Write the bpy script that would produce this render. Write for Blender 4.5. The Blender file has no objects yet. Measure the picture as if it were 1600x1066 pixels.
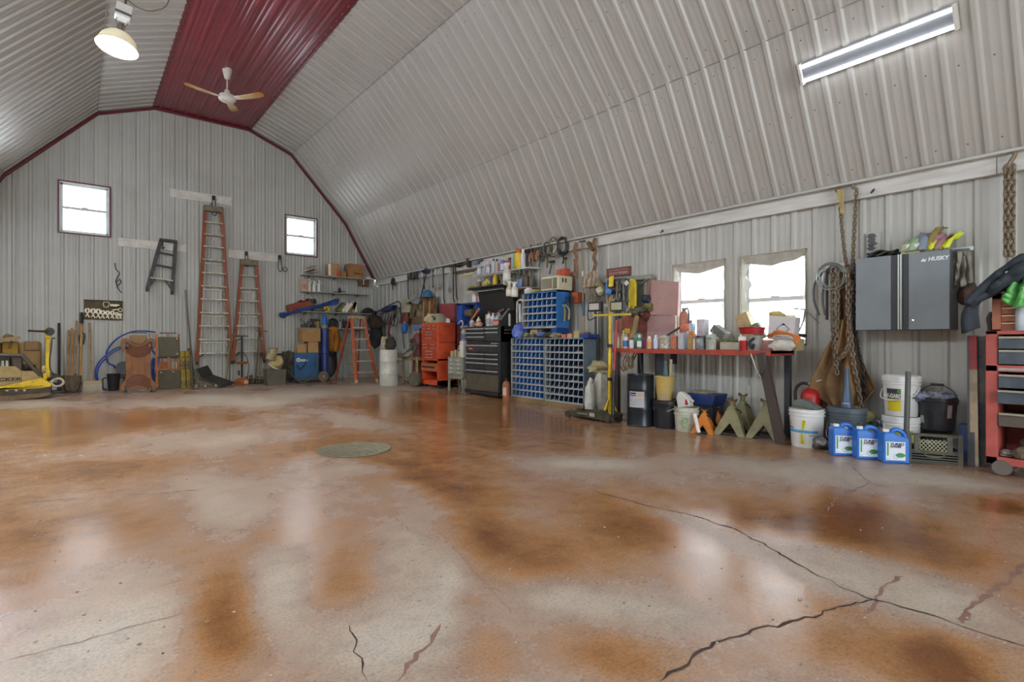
import bpy, math, random
import numpy as np
from math import sin, cos, pi, radians as rad, atan2, hypot
from mathutils import Vector, Matrix, Euler, noise as mnoise

# ------------------------------------------------------------------ camera
F, YAW, HY, CH = 831.9, 0.68527, 530.85, 1.12      # focal length in px of a 1600 px frame, heading, horizon row, eye height
SY, CY = sin(YAW), cos(YAW)
W, D = 6.50, 13.88                                  # right wall plane x, end wall plane y
CX, XL, YB = 2.248, -2.004, -4.6                    # ridge centre x, left wall x, wall behind the camera y
scn = bpy.context.scene
COL = scn.collection
cam = bpy.data.cameras.new('camera'); camo = bpy.data.objects.new('camera', cam); COL.objects.link(camo)
cam.sensor_width = 36.0; cam.lens = 36.0 * F / 1600.0; cam.clip_start = 0.05
scn.cycles.max_bounces = 7; scn.cycles.diffuse_bounces = 4; scn.cycles.glossy_bounces = 3; scn.cycles.transmission_bounces = 5; scn.cycles.transparent_max_bounces = 6
cam.shift_y = -(533.0 - HY) / 1600.0
camo.location = (0, 0, CH); camo.rotation_euler = (pi / 2, 0, -YAW)
scn.camera = camo
# ------------------------------------------------------------------ sky, exposure
vs = scn.view_settings
vs.view_transform = 'Standard'; vs.look = 'None'; vs.gamma = 1.0; vs.exposure = 1.76; vs.use_curve_mapping = False
wd = bpy.data.worlds.new('overcast_sky'); scn.world = wd; wd.use_nodes = True
bg = wd.node_tree.nodes['Background']; bg.inputs[0].default_value = (0.88, 0.95, 1.0, 1); bg.inputs[1].default_value = 2.3
TUBE_E, BULB_E = 26.0, 400.0                          # emission strengths: fluorescent tubes (the unseen row is added) and hanging lamp

# ------------------------------------------------------------------ pixel -> place
def ray(px, py):
    u = (px - 800.0) / F
    return SY + u * CY, CY - u * SY, (HY - py) / F
def PX(px, py, off=0.0):                            # on the plane parallel to the right wall, off in front of it
    a, b, c = ray(px, py); t = (W - off) / a
    return Vector((W - off, b * t, CH + c * t))
def PY(px, py, off=0.0):                            # same for the end wall
    a, b, c = ray(px, py); t = (D - off) / b
    return Vector((a * t, D - off, CH + c * t))
def fzf(y):                                         # the floor rises a little towards the far end, away from its drain
    t = min(1.0, max(0.0, (y - 4.5) / 6.0)); return 0.09 * t * t * (3 - 2 * t)
def PZ(px, py, z=None):                             # on a level plane, or on the floor
    a, b, c = ray(px, py); zz = z if z is not None else 0.0
    for _ in range(12):
        t = (zz - CH) / c
        if z is not None: break
        zz = 0.5 * zz + 0.5 * fzf(b * t)
    return Vector((a * t, b * t, zz))
def depth(p): return p[0] * SY + p[1] * CY
RZ = -pi / 2                                        # turns a thing's front (-y) to face away from the right wall
class Rect:                                         # a front face seen between pixel columns x0..x1, rows yt..yb
    pass
def RR(x0, x1, yt, yb, off):
    r = Rect(); a = PX(x0, yb, off); b = PX(x1, yb, off); xm = (x0 + x1) / 2
    r.w = abs(a.y - b.y); r.z0 = PX(xm, yb, off).z; r.z1 = PX(xm, yt, off).z; r.h = r.z1 - r.z0
    r.loc = Vector((W - off, (a.y + b.y) / 2, r.z0)); r.rz = RZ; return r
def RE(x0, x1, yt, yb, off):
    r = Rect(); a = PY(x0, yb, off); b = PY(x1, yb, off); xm = (x0 + x1) / 2
    r.w = abs(a.x - b.x); r.z0 = PY(xm, yb, off).z; r.z1 = PY(xm, yt, off).z; r.h = r.z1 - r.z0
    r.loc = Vector(((a.x + b.x) / 2, D - off, r.z0)); r.rz = 0; return r

# ------------------------------------------------------------------ materials
def lin(c):
    if isinstance(c, str): c = tuple(int(c[i:i + 2], 16) for i in (0, 2, 4))
    return tuple(((v / 255) / 12.92 if v / 255 <= 0.04045 else ((v / 255 + 0.055) / 1.055) ** 2.4) for v in c) + (1,)
MATS = {}
def mat(c, rough=0.5, metal=0.0, c2=None, sc=8.0, amt=0.5, bump=0.0, stretch=None, lo=0.42, hi=0.62, emit=0.0, alpha=1.0, trans=0.0, coat=0.0):
    key = (c, rough, metal, c2, sc, amt, bump, stretch, lo, hi, emit, alpha, trans, coat)
    if key in MATS: return MATS[key]
    m = bpy.data.materials.new('m_%03d' % len(MATS)); m.use_nodes = True; MATS[key] = m
    nt = m.node_tree; N = nt.nodes; L = nt.links; p = N['Principled BSDF']
    p.inputs['Roughness'].default_value = rough; p.inputs['Metallic'].default_value = metal
    base = lin(c); p.inputs['Base Color'].default_value = base
    tc = N.new('ShaderNodeTexCoord'); mp = N.new('ShaderNodeMapping'); L.new(tc.outputs['Object'], mp.inputs[0])
    if stretch: mp.inputs['Scale'].default_value = stretch
    no = N.new('ShaderNodeTexNoise'); no.inputs['Scale'].default_value = sc; no.inputs['Detail'].default_value = 3
    no.inputs['Roughness'].default_value = 0.62
    L.new(mp.outputs[0], no.inputs['Vector'])
    rp = N.new('ShaderNodeValToRGB'); L.new(no.outputs['Fac'], rp.inputs[0])
    b2 = lin(c2) if c2 else tuple(v * 0.72 for v in base[:3]) + (1,)
    rp.color_ramp.elements[0].position = lo; rp.color_ramp.elements[0].color = base
    rp.color_ramp.elements[1].position = hi + 0.12 * (c2 is None); rp.color_ramp.elements[1].color = tuple(base[i] * (1 - amt) + b2[i] * amt for i in range(3)) + (1,)
    L.new(rp.outputs[0], p.inputs['Base Color'])
    if bump:
        bp = N.new('ShaderNodeBump'); bp.inputs['Strength'].default_value = bump; bp.inputs['Distance'].default_value = 0.01
        L.new(no.outputs['Fac'], bp.inputs['Height']); L.new(bp.outputs[0], p.inputs['Normal'])
    if emit:
        p.inputs['Emission Color'].default_value = base; p.inputs['Emission Strength'].default_value = emit
    if trans: p.inputs['Transmission Weight'].default_value = trans
    if alpha < 1: p.inputs['Alpha'].default_value = alpha
    if coat: p.inputs['Coat Weight'].default_value = coat; p.inputs['Coat Roughness'].default_value = 0.15
    return m

# ------------------------------------------------------------------ mesh builder
class MB:
    def __init__(s): s.v = []; s.f = []
    def add(s, vs_, fs_, T=None):
        o = len(s.v)
        s.v.extend([tuple(T @ Vector(v)) if T else tuple(v) for v in vs_]); s.f.extend([tuple(i + o for i in f) for f in fs_]); return s
    def box(s, x0, y0, z0, x1, y1, z1, T=None):
        v = [(x, y, z) for z in (z0, z1) for y in (y0, y1) for x in (x0, x1)]
        return s.add(v, [(0, 2, 3, 1), (4, 5, 7, 6), (0, 1, 5, 4), (2, 6, 7, 3), (0, 4, 6, 2), (1, 3, 7, 5)], T)
    def cbox(s, c, d, r=(0, 0, 0)):
        T = Matrix.Translation(c) @ Euler(r).to_matrix().to_4x4()
        return s.box(-d[0] / 2, -d[1] / 2, -d[2] / 2, d[0] / 2, d[1] / 2, d[2] / 2, T)
    def bar(s, p, q, w, h, up=(0, 0, 1)):           # rectangular bar from p to q
        p, q = Vector(p), Vector(q); d = q - p; n = d.length; d.normalize()
        a = d.cross(Vector(up)); a = a.normalized() if a.length > 1e-4 else d.orthogonal().normalized(); b = a.cross(d)
        T = Matrix(((a.x, d.x, b.x, p.x), (a.y, d.y, b.y, p.y), (a.z, d.z, b.z, p.z), (0, 0, 0, 1)))
        return s.box(-w / 2, 0, -h / 2, w / 2, n, h / 2, T)
    def tube(s, pts, r, n=8, closed=False, caps=True):
        pts = [Vector(p) for p in pts]; k = len(pts); rs = r if isinstance(r, (list, tuple)) else [r] * k
        T = []
        for i in range(k):
            a = pts[i - 1] if (i or closed) else pts[i]; b = pts[(i + 1) % k] if (i < k - 1 or closed) else pts[i]
            d = b - a; T.append(d.normalized() if d.length > 1e-9 else Vector((0, 0, 1)))
        u = T[0].orthogonal().normalized(); o = len(s.v)
        for i in range(k):
            u = u - T[i] * u.dot(T[i]); u = u.normalized() if u.length > 1e-6 else T[i].orthogonal().normalized()
            w = T[i].cross(u)
            for j in range(n):
                t = 2 * pi * j / n; s.v.append(tuple(pts[i] + (u * cos(t) + w * sin(t)) * rs[i]))
        for i in range(k if closed else k - 1):
            for j in range(n):
                a, b = o + i * n + j, o + i * n + (j + 1) % n; c = o + ((i + 1) % k) * n
                s.f.append((a, b, c + (j + 1) % n, c + j))
        if caps and not closed:
            s.f.append(tuple(o + j for j in reversed(range(n)))); s.f.append(tuple(o + (k - 1) * n + j for j in range(n)))
        return s
    def cyl(s, p, q, r, r2=None, n=16): return s.tube([p, q], [r, r if r2 is None else r2], n)
    def lathe(s, prof, n=24, c=(0, 0, 0), T=None, arc=None):
        o = len(s.v); k = len(prof); vs_ = []; fs_ = []
        for (r, z) in prof:
            for j in range(n):
                t = 2 * pi * j / n; vs_.append((c[0] + r * cos(t), c[1] + r * sin(t), c[2] + z))
        for i in range(k - 1):
            for j in range(n): fs_.append((i * n + j, i * n + (j + 1) % n, (i + 1) * n + (j + 1) % n, (i + 1) * n + j))
        if prof[0][0] > 1e-6: fs_.append(tuple(reversed(range(n))))
        if prof[-1][0] > 1e-6: fs_.append(tuple((k - 1) * n + j for j in range(n)))
        return s.add(vs_, fs_, T)
    def prism(s, poly, y0, y1, T=None):             # polygon in x,z pushed from y0 to y1
        n = len(poly); v = [(x, y0, z) for x, z in poly] + [(x, y1, z) for x, z in poly]
        f = [tuple(range(n)), tuple(reversed(range(n, 2 * n)))] + [(i, i + n, (i + 1) % n + n, (i + 1) % n) for i in range(n)]
        return s.add(v, f, T)
    def blob(s, c, r, seed=0, amp=0.2, nu=14, nv=9, fr=1.6, T=None, flat=None):
        vs_ = []; fs_ = []
        for i in range(nv + 1):
            th = pi * i / nv
            for j in range(nu):
                ph = 2 * pi * j / nu; d = Vector((sin(th) * cos(ph), sin(th) * sin(ph), cos(th)))
                k = 1 + amp * mnoise.fractal(d * fr + Vector((seed * 7.3, seed * 3.1, seed * 1.7)), 1.0, 2.0, 4)
                p = Vector((d.x * r[0] * k, d.y * r[1] * k, d.z * r[2] * k))
                if flat is not None: p.z = max(p.z, -r[2] * flat)
                vs_.append((c[0] + p.x, c[1] + p.y, c[2] + p.z))
        for i in range(nv):
            for j in range(nu): fs_.append((i * nu + j, (i + 1) * nu + j, (i + 1) * nu + (j + 1) % nu, i * nu + (j + 1) % nu))
        return s.add(vs_, fs_, T)
    def torus(s, c, R, r, ax='z', n=20, m=8, sx=1.0, T=None):
        pts = []
        for i in range(n):
            t = 2 * pi * i / n; a, b = R * cos(t) * sx, R * sin(t)
            p = {'z': (a, b, 0), 'y': (a, 0, b), 'x': (0, a, b)}[ax]
            p = Vector((c[0] + p[0], c[1] + p[1], c[2] + p[2])); pts.append(T @ p if T else p)
        return s.tube(pts, r, m, True)
    def sheet(s, fn, nu, nv):
        o = len(s.v)
        for j in range(nv + 1):
            for i in range(nu + 1): s.v.append(tuple(fn(i / nu, j / nv)))
        for j in range(nv):
            for i in range(nu):
                a = o + j * (nu + 1) + i; s.f.append((a, a + 1, a + nu + 2, a + nu + 1))
        return s
    def build(s, name, m, parent=None, loc=None, rz=0.0, bev=0.0, sm=None, solid=0.0, rot=None):
        me = bpy.data.meshes.new(name); me.from_pydata(s.v, [], s.f); me.update()
        if sm is None: sm = 40
        if sm:
            me.polygons.foreach_set('use_smooth', [True] * len(me.polygons)); me.set_sharp_from_angle(angle=rad(sm))
        return link(me, name, m, parent, loc, rz, bev, solid, rot)
def link(me, name, m, parent=None, loc=None, rz=0.0, bev=0.0, solid=0.0, rot=None):
    if m is not None and not me.materials: me.materials.append(m)
    o = bpy.data.objects.new(name, me); COL.objects.link(o)
    if parent: o.parent = parent
    if loc is not None: o.location = loc
    o.rotation_euler = rot if rot else (0, 0, rz)
    if solid: md = o.modifiers.new('thickness', 'SOLIDIFY'); md.thickness = solid; md.offset = 0
    if bev: md = o.modifiers.new('bevel', 'BEVEL'); md.width = bev; md.segments = 2; md.limit_method = 'ANGLE'; md.angle_limit = rad(35)
    return o
def thing(name, label, cat, loc=(0, 0, 0), rz=0.0, group=None, rot=None):
    o = bpy.data.objects.new(name, None); COL.objects.link(o); o.empty_display_size = 0.1
    o.location = loc; o.rotation_euler = rot if rot else (0, 0, rz)
    return tag(o, label, cat, group)
def tag(o, label, cat, group=None):
    o['label'] = label; o['category'] = cat
    if group: o['group'] = group
    return o
def dup(root, loc, rz=None, label=None, rot=None, scale=None):
    r = root.copy(); COL.objects.link(r); r.location = loc
    if rz is not None: r.rotation_euler = (0, 0, rz)
    if rot: r.rotation_euler = rot
    if scale: r.scale = scale
    if label: r['label'] = label
    for ch in list(root.children):
        c = ch.copy(); COL.objects.link(c); c.parent = r
        for g in ch.children:
            d = g.copy(); COL.objects.link(d); d.parent = c
    return r
def struct(o): o['kind'] = 'structure'; return o
def text(body, size, m, parent, loc, rot=(pi / 2, 0, 0), name='lettering', sx=1.0, bold=0.0, shear=0.0, ext=0.0006):
    cu = bpy.data.curves.new('t', 'FONT'); cu.body = body; cu.size = size; cu.align_x = 'CENTER'; cu.align_y = 'CENTER'; cu.extrude = ext; cu.offset = bold; cu.shear = shear
    cu.resolution_u = 3
    to = bpy.data.objects.new('t', cu); COL.objects.link(to); bpy.context.view_layer.update()
    me = bpy.data.meshes.new_from_object(to.evaluated_get(bpy.context.evaluated_depsgraph_get())); bpy.data.objects.remove(to)
    me.materials.clear()
    o = link(me, name, m, parent, loc, rot=rot); o.scale = (sx, 1, 1); return o
def arc(n, a0, a1, r, c=(0, 0)): return [(c[0] + r * cos(a0 + (a1 - a0) * i / n), c[1] + r * sin(a0 + (a1 - a0) * i / n)) for i in range(n + 1)]
def spl(pts, n=6):                                  # Catmull-Rom through points
    P = [Vector(p) for p in pts]; P = [P[0] * 2 - P[1]] + P + [P[-1] * 2 - P[-2]]; out = []
    for i in range(1, len(P) - 2):
        for k in range(n):
            t = k / n; a, b, c, d = P[i - 1], P[i], P[i + 1], P[i + 2]
            out.append(0.5 * ((2 * b) + (c - a) * t + (2 * a - 5 * b + 4 * c - d) * t * t + (3 * b - a - 3 * c + d) * t ** 3))
    out.append(P[-2]); return out
rnd = random.Random(7)
# common materials
STEEL = mat('8f8f8c', 0.35, 0.9, '5f5a52', 12, 0.6)
DSTEEL = mat('4a4845', 0.45, 0.7, '2d2a27', 10, 0.6)
CHROME = mat('c9c9c6', 0.22, 1.0, '9a9894', 6, 0.4)
RUSTY = mat('857a68', 0.55, 0.4, '6a5238', 14, 0.8)
BLACK = mat('1f2123', 0.45, 0, '35322f', 9, 0.6)
RUBBER = mat('2b2a28', 0.8, 0, '55504a', 10, 0.6)
WHITE = mat('e8e6df', 0.5, 0, 'c9c4b5', 9, 0.5)
WOOD = mat('b58a52', 0.6, 0, '8a6136', 5, 0.8, stretch=(6, 6, 0.6))
CARD = mat('b8905c', 0.8, 0, 'a07a4a', 5, 0.7)
WIREW = mat('d9d8d0', 0.4, 0.1)
ORANGE = mat('d9691f', 0.5, 0, 'a8491a', 8, 0.6)
YELLOW = mat('e5c41f', 0.45, 0, 'b08f1c', 8, 0.6)
BLUE = mat('1d5fb4', 0.45, 0, '174a92', 8, 0.6)
RED = mat('b8241c', 0.4, 0, '8a1a15', 8, 0.6)

class Fr:                                           # local frame of a thing that faces away from a wall; x right, y towards the wall, z up
    def __init__(s, wall, px, py, off=None, mo=.12):
        s.wl = wall
        if off is None:
            g = PZ(px, py); s.off = max(mo, (W - g.x) if wall == 'R' else (D - g.y))
        else: s.off = off
        P = s.P(px, py); s.loc = Vector((P.x, P.y, fzf(P.y) if off is None else P.z)); s.rz = RZ if wall == 'R' else 0.0
        s.mpp = depth(P) / F
    def P(s, px, py): return PX(px, py, s.off) if s.wl == 'R' else PY(px, py, s.off)
    def __call__(s, px, py):
        P = s.P(px, py); return ((s.loc.y - P.y) if s.wl == 'R' else (P.x - s.loc.x), P.z - s.loc.z)
    def x(s, px): return s(px, 500)[0]
    def z(s, py, px=None): return s(px, py)[1]
    def poly(s, L): return [s(*q) for q in L]
    def p3(s, px, py, y=0.0): q = s(px, py); return (q[0], y, q[1])
    def box(s, m, x0, yt, x1, yb, y0, y1):          # box between pixel edges on the front plane
        xm = (x0 + x1) / 2; return m.box(s.x(x0), y0, s(xm, yb)[1], s.x(x1), y1, s(xm, yt)[1])
    def thing(s, name, label, cat, group=None): return thing(name, label, cat, s.loc, s.rz, group)
    def one(s, mb, name, m, label, cat, group=None, **k): return tag(mb.build(name, m, None, s.loc, s.rz, **k), label, cat, group)
def carton(loc, rz, w, d, h, m, label, tape=True, name='cardboard_box', open_=False, rot=None, cat='box'):
    t = thing(name, label, cat, loc, rz, rot=rot)
    if open_:
        b = MB(); e = .006
        b.box(-w/2, 0, 0, w/2, d, e).box(-w/2, 0, 0, -w/2+e, d, h).box(w/2-e, 0, 0, w/2, d, h).box(-w/2, 0, 0, w/2, e, h).box(-w/2, d-e, 0, w/2, d, h); b.build('body', m, t, sm=0)
        MB().cbox((-w/2-.03, d/2, h+.03), (.1, d*.95, .005), (0, rad(40), 0)).build('flap', m, t, sm=0)
        MB().cbox((w/2+.03, d/2, h+.02), (.1, d*.95, .005), (0, rad(-30), 0)).build('flap', m, t, sm=0)
    else:
        MB().box(-w/2, 0, 0, w/2, d, h).build('body', m, t, bev=min(.006, h*.05), sm=0)
        if tape: MB().box(-w/2-.001, d*.45, h-.06 if h > .12 else h*.5, w/2+.001, d*.55, h+.001).build('tape', mat('c9a670', 0.3), t, sm=0)
    return t
# ================================================================== the building
PITCH = 0.235
panel_white = mat('b2b1a8', 0.42, 0, 'aaa89e', 1.1, 0.8)
panel_roof = mat('aca8a0', 0.34, 0.0, 'a5a097', 0.5, 0.8, coat=0.1)
panel_red = mat('7a1f2c', 0.38, 0.0, '6b1a26', 2.0, 0.7, coat=0.35)
trim_red = mat('6a1a22', 0.4, 0, '4d1318', 6, 0.6)
def ribs(x0, x1, phase):                             # breakpoints of a ribbed sheet: position and height of the rib
    prof = [(-.036, 0), (-.016, .02), (.016, .02), (.036, 0), (.072, 0), (.077, .0022), (.087, .0022), (.092, 0), (.143, 0), (.148, .0022), (.158, .0022), (.163, 0)]
    pts = {}; k0 = int(math.floor((x0 - phase) / PITCH)) - 1; k1 = int(math.ceil((x1 - phase) / PITCH)) + 1
    L = [(phase + k * PITCH + a, h) for k in range(k0, k1 + 1) for a, h in prof]
    def hh(x):
        for (a, ha), (b, hb) in zip(L, L[1:]):
            if a <= x <= b: return ha + (hb - ha) * (x - a) / max(b - a, 1e-9)
        return 0
    return sorted([(x0, hh(x0))] + [q for q in L if x0 + 1e-5 < q[0] < x1 - 1e-5] + [(x1, hh(x1))]), hh
def sheet_panel(x0, x1, phase, lo, hi, holes, place, bps=()):
    pts, hh = ribs(x0, x1, phase)
    ex = [b for h in holes for b in (h[0], h[1])] + list(bps)
    pts = sorted(pts + [(b, hh(b)) for b in ex if x0 + 1e-5 < b < x1 - 1e-5])
    m = MB()
    for (a, ha), (b, hb) in zip(pts, pts[1:]):
        if b - a < 1e-6: continue
        cuts = sorted([(h[2], h[3]) for h in holes if h[0] - 1e-6 <= a and b <= h[1] + 1e-6])
        z = (lo, lo)
        segs = []
        for c0, c1 in cuts: segs.append((z, (c0, c0))); z = (c1, c1)
        segs.append((z, (hi(a), hi(b))))
        for (p0, p1), (q0, q1) in segs:
            m.add([place(a, p0, ha), place(b, p1, hb), place(b, q1, hb), place(a, q0, ha)], [(0, 1, 2, 3)])
    # weld shared edges
    idx = {}; nv = []; nf = []
    for f in m.f:
        g = []
        for i in f:
            k = tuple(round(c, 5) for c in m.v[i])
            if k not in idx: idx[k] = len(nv); nv.append(m.v[i])
            g.append(idx[k])
        if len(set(g)) > 2: nf.append(tuple(dict.fromkeys(g)))
    m.v, m.f = nv, nf
    return m
def wall(name, a0, a1, phase, lo, hi, holes, place, back, m=panel_white, bps=(), width=4 * PITCH):
    root = struct(back.build(name, mat('9a958c', 0.8), None, sm=0))
    k = math.floor((a0 - phase) / width); x = phase + k * width - PITCH / 2
    while x < a1:
        b0, b1 = max(x, a0), min(x + width, a1)
        if b1 - b0 > 0.01: sheet_panel(b0, b1, phase, lo, hi, holes, place, bps).build('panel', m, root, sm=25)
        x += width
    return root
# gambrel outline
x1, z1, x2, z2, x3, z3 = 0.962, 6.17, 1.934, 5.79, 3.33, 4.25
xe, ze = 4.15, 2.80
OUT = [(CX - xe, ze), (CX - x3, z3), (CX - x2, z2), (CX - x1, z1), (CX + x1, z1), (CX + x2, z2), (CX + x3, z3), (CX + xe, ze)]
def gable(x):
    P = [(XL, ze - .2)] + OUT + [(W, ze - .2)]
    for (a, za), (b, zb) in zip(P, P[1:]):
        if a <= x <= b: return za + (zb - za) * (x - a) / max(b - a, 1e-9)
    return ze
def frame_back(axis, c, thick, a0, a1, lo, hi, holes):   # backing slab with real openings, made of boxes
    m = MB(); xs = sorted({a0, a1} | {h[0] for h in holes} | {h[1] for h in holes})
    for p, q in zip(xs, xs[1:]):
        z = lo; H = sorted([(h[2], h[3]) for h in holes if h[0] <= p + 1e-6 and q <= h[1] + 1e-6])
        for c0, c1 in H + [(hi, None)]:
            if c0 - z > 1e-4:
                if axis == 'x': m.box(c, p, z, c + thick, q, c0)
                else: m.box(p, c, z, q, c + thick, c0)
            if c1: z = c1
    return m
# --- openings
a = PX(1052, 412, 0); b = PX(1134, 405, 0); WZ0 = 1.02
WIN_R = [(PX(1134, 405).y, PX(1052, 412).y, 1.12, PX(1090, 410).z), (PX(1261, 388).y, PX(1157, 401).y, 1.06, PX(1210, 394.5).z)]
def we(x0, x1, yt, yb): r = RE(x0, x1, yt, yb, 0); return (r.loc.x - r.w / 2, r.loc.x + r.w / 2, r.z0, r.z1)
WIN_E = [we(92.5, 171, 288.5, 366), we(446, 494, 340, 399)]
FILL_DOOR_B = [(0.2, 4.4, 0.0, 3.9)]  # unseen doorway added behind the camera to let in fill daylight
# --- floor (details further down), walls, roof
wall('wall_right', YB, D, PX(1050, 500).y, 0, lambda v: ze + .03, WIN_R, lambda a, z, h: (W - h, a, z), frame_back('x', W + .012, .16, YB, D, 0, ze, WIN_R))
wall('wall_left', YB, D, 0.0, 0, lambda v: ze + .03, [], lambda a, z, h: (XL + h, a, z), frame_back('x', XL - .172, .16, YB, D, 0, ze, []))
gx = [p[0] for p in OUT]
bk = frame_back('y', D + .012, .16, XL, W, 0, ze, []); bk.v = []; bk.f = []
for p, q in zip(sorted({XL, W} | set(gx) | {h[0] for h in WIN_E} | {h[1] for h in WIN_E}), sorted({XL, W} | set(gx) | {h[0] for h in WIN_E} | {h[1] for h in WIN_E})[1:]):
    z = 0
    for c0, c1 in sorted([(h[2], h[3]) for h in WIN_E if h[0] <= p + 1e-6 and q <= h[1] + 1e-6]):
        bk.box(p, D + .012, z, q, D + .17, c0); z = c1
    bk.prism([(p, z), (q, z), (q, gable(q - 1e-6)), (p, gable(p + 1e-6))], D + .012, D + .17)
wall('wall_end', XL, W, PY(47.7, 500).x, 0, gable, WIN_E, lambda a, z, h: (a, D - h, z), bk, bps=gx)
wall('wall_back', XL, W, 0.1, 0, gable, FILL_DOOR_B, lambda a, z, h: (a, YB + h, z), MB().box(XL, YB - .15, 3.95, W, YB - .02, 6.3).box(XL, YB - .15, 0, .18, YB - .02, 4).box(4.42, YB - .15, 0, W, YB - .02, 4), bps=gx)
# roof: three sheet bands each side, ribs running up the slope; the flat ridge band runs the other way
bands = []
for i in (4, 5, 6): bands.append((OUT[i], OUT[i + 1]))
for i in (2, 1, 0): bands.append((OUT[i + 1], OUT[i]))
for bi, ((xa, za), (xb, zb)) in enumerate(bands):
    n = Vector((xb - xa, 0, zb - za)); ln = n.length; n.normalize(); side = -1 if xb > xa else 1
    nin = Vector((n.z, 0, -n.x)) * (1 if side < 0 else -1)
    if nin.z > 0 or (abs(nin.z) < 1e-6): nin = -nin
    nin = Vector((side * abs(nin.x), 0, -abs(nin.z)))
    lap = .03
    def place(a, z, h, xa=xa, za=za, n=n, nin=nin, lift=0.004 * (bi % 3)):
        return (xa + n.x * (z) + nin.x * (h + lift), a, za + n.z * (z) + nin.z * (h + lift))
    m = MB(); o = nin * -0.03; o2 = nin * -0.12
    for y0, y1 in ((YB, D),):
        A = [Vector((xa, y0, za)), Vector((xb, y0, zb)), Vector((xb, y1, zb)), Vector((xa, y1, za))]
        m.add([tuple(v + o) for v in A] + [tuple(v + o2) for v in A], [(0, 1, 2, 3), (7, 6, 5, 4), (0, 4, 5, 1), (1, 5, 6, 2), (2, 6, 7, 3), (3, 7, 4, 0)])
    wall('ceiling', YB, D, 0.06, -lap, lambda v, ln=ln: ln + .02, [], place, m, panel_roof)
wall('ceiling', CX - x1, CX + x1, CX - x1 + .12, YB, lambda v: D, [], lambda a, z, h: (a, z, z1 - h), MB().box(CX - x1, YB, z1 + .03, CX + x1, D, z1 + .12), panel_red)
# dark red trim following the gable and the edge of the ridge band
def trim(name, pts, w, h, m, up=(0, 0, 1)):
    b = MB()
    for p, q in zip(pts, pts[1:]): b.bar(p, q, w, h, up)
    return struct(b.build(name, m, bev=.006, sm=0))
trim('trim_1', [(x - (0.02 if x > CX else -0.02), D - .035, z - .035) for x, z in OUT], .05, .05, trim_red, (0, 1, 0))
for i, x in enumerate((CX - x1, CX + x1)):
    trim('trim_%d' % (2 + i), [(x, YB, z1 - .012), (x, D - .03, z1 - .012)], .05, .03, trim_red)
for i, (x, z) in enumerate(((CX - x3, z3), (CX - x2, z2), (CX + x2, z2), (CX + x3, z3))):
    trim('trim_%d' % (10 + i), [(x - (.012 if x > CX else -.012), YB, z - .012), (x - (.012 if x > CX else -.012), D - .03, z - .012)], .014, .012, mat('8f8c86', 0.5))
# long white plank under the eave of the right wall
plank = mat('cfcdc6', 0.55, 0, 'b7b3aa', 3, 0.8, stretch=(4, .5, 4))
BZ0, BZ1, BT = PX(1240, 330, .05).z, PX(1240, 309, .05).z, .05
ys = [YB, PX(1560, 270).y, PX(1037, 370).y, PX(730, 420).y, D - .03]
for i, (p, q) in enumerate(zip(ys, ys[1:])):
    struct(MB().box(W - BT - .03, p + .002, BZ0, W - .022, q - .002, BZ1 + .02).build('trim_%d' % (4 + i), plank, bev=.004, sm=0))
struct(MB().box(W - .16, YB, ze - .03, W - .02, D - .03, ze - .005).build('trim_8', panel_white))
struct(MB().box(XL + .02, YB, ze - .17, XL + .09, D - .03, ze - .01).build('trim_9', plank))
# screws in the sheets: far too many to be things
m = MB()
def screw(p, n):
    p, n = Vector(p), Vector(n); m.cyl(p, p + n * .006, .009, .006, 6)
for i, ((xa, za), (xb, zb)) in enumerate(bands[:3]):
    d = Vector((xb - xa, 0, zb - za)); nn = Vector((d.z, 0, -d.x)).normalized()
    for t in (0.08, 0.5, 0.92):
        for k in range(int((D + 1) / PITCH)):
            y = -0.6 + .09 + k * PITCH
            if y < D: screw(Vector((xa, y, za)) + d * t + nn * .006 * (1), nn)
wr = [c for c in COL.objects if c.name == 'ceiling'][0]
o = m.build('screws', mat('7d7a75', 0.4, 0.8), wr); o['kind'] = 'stuff'
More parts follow.
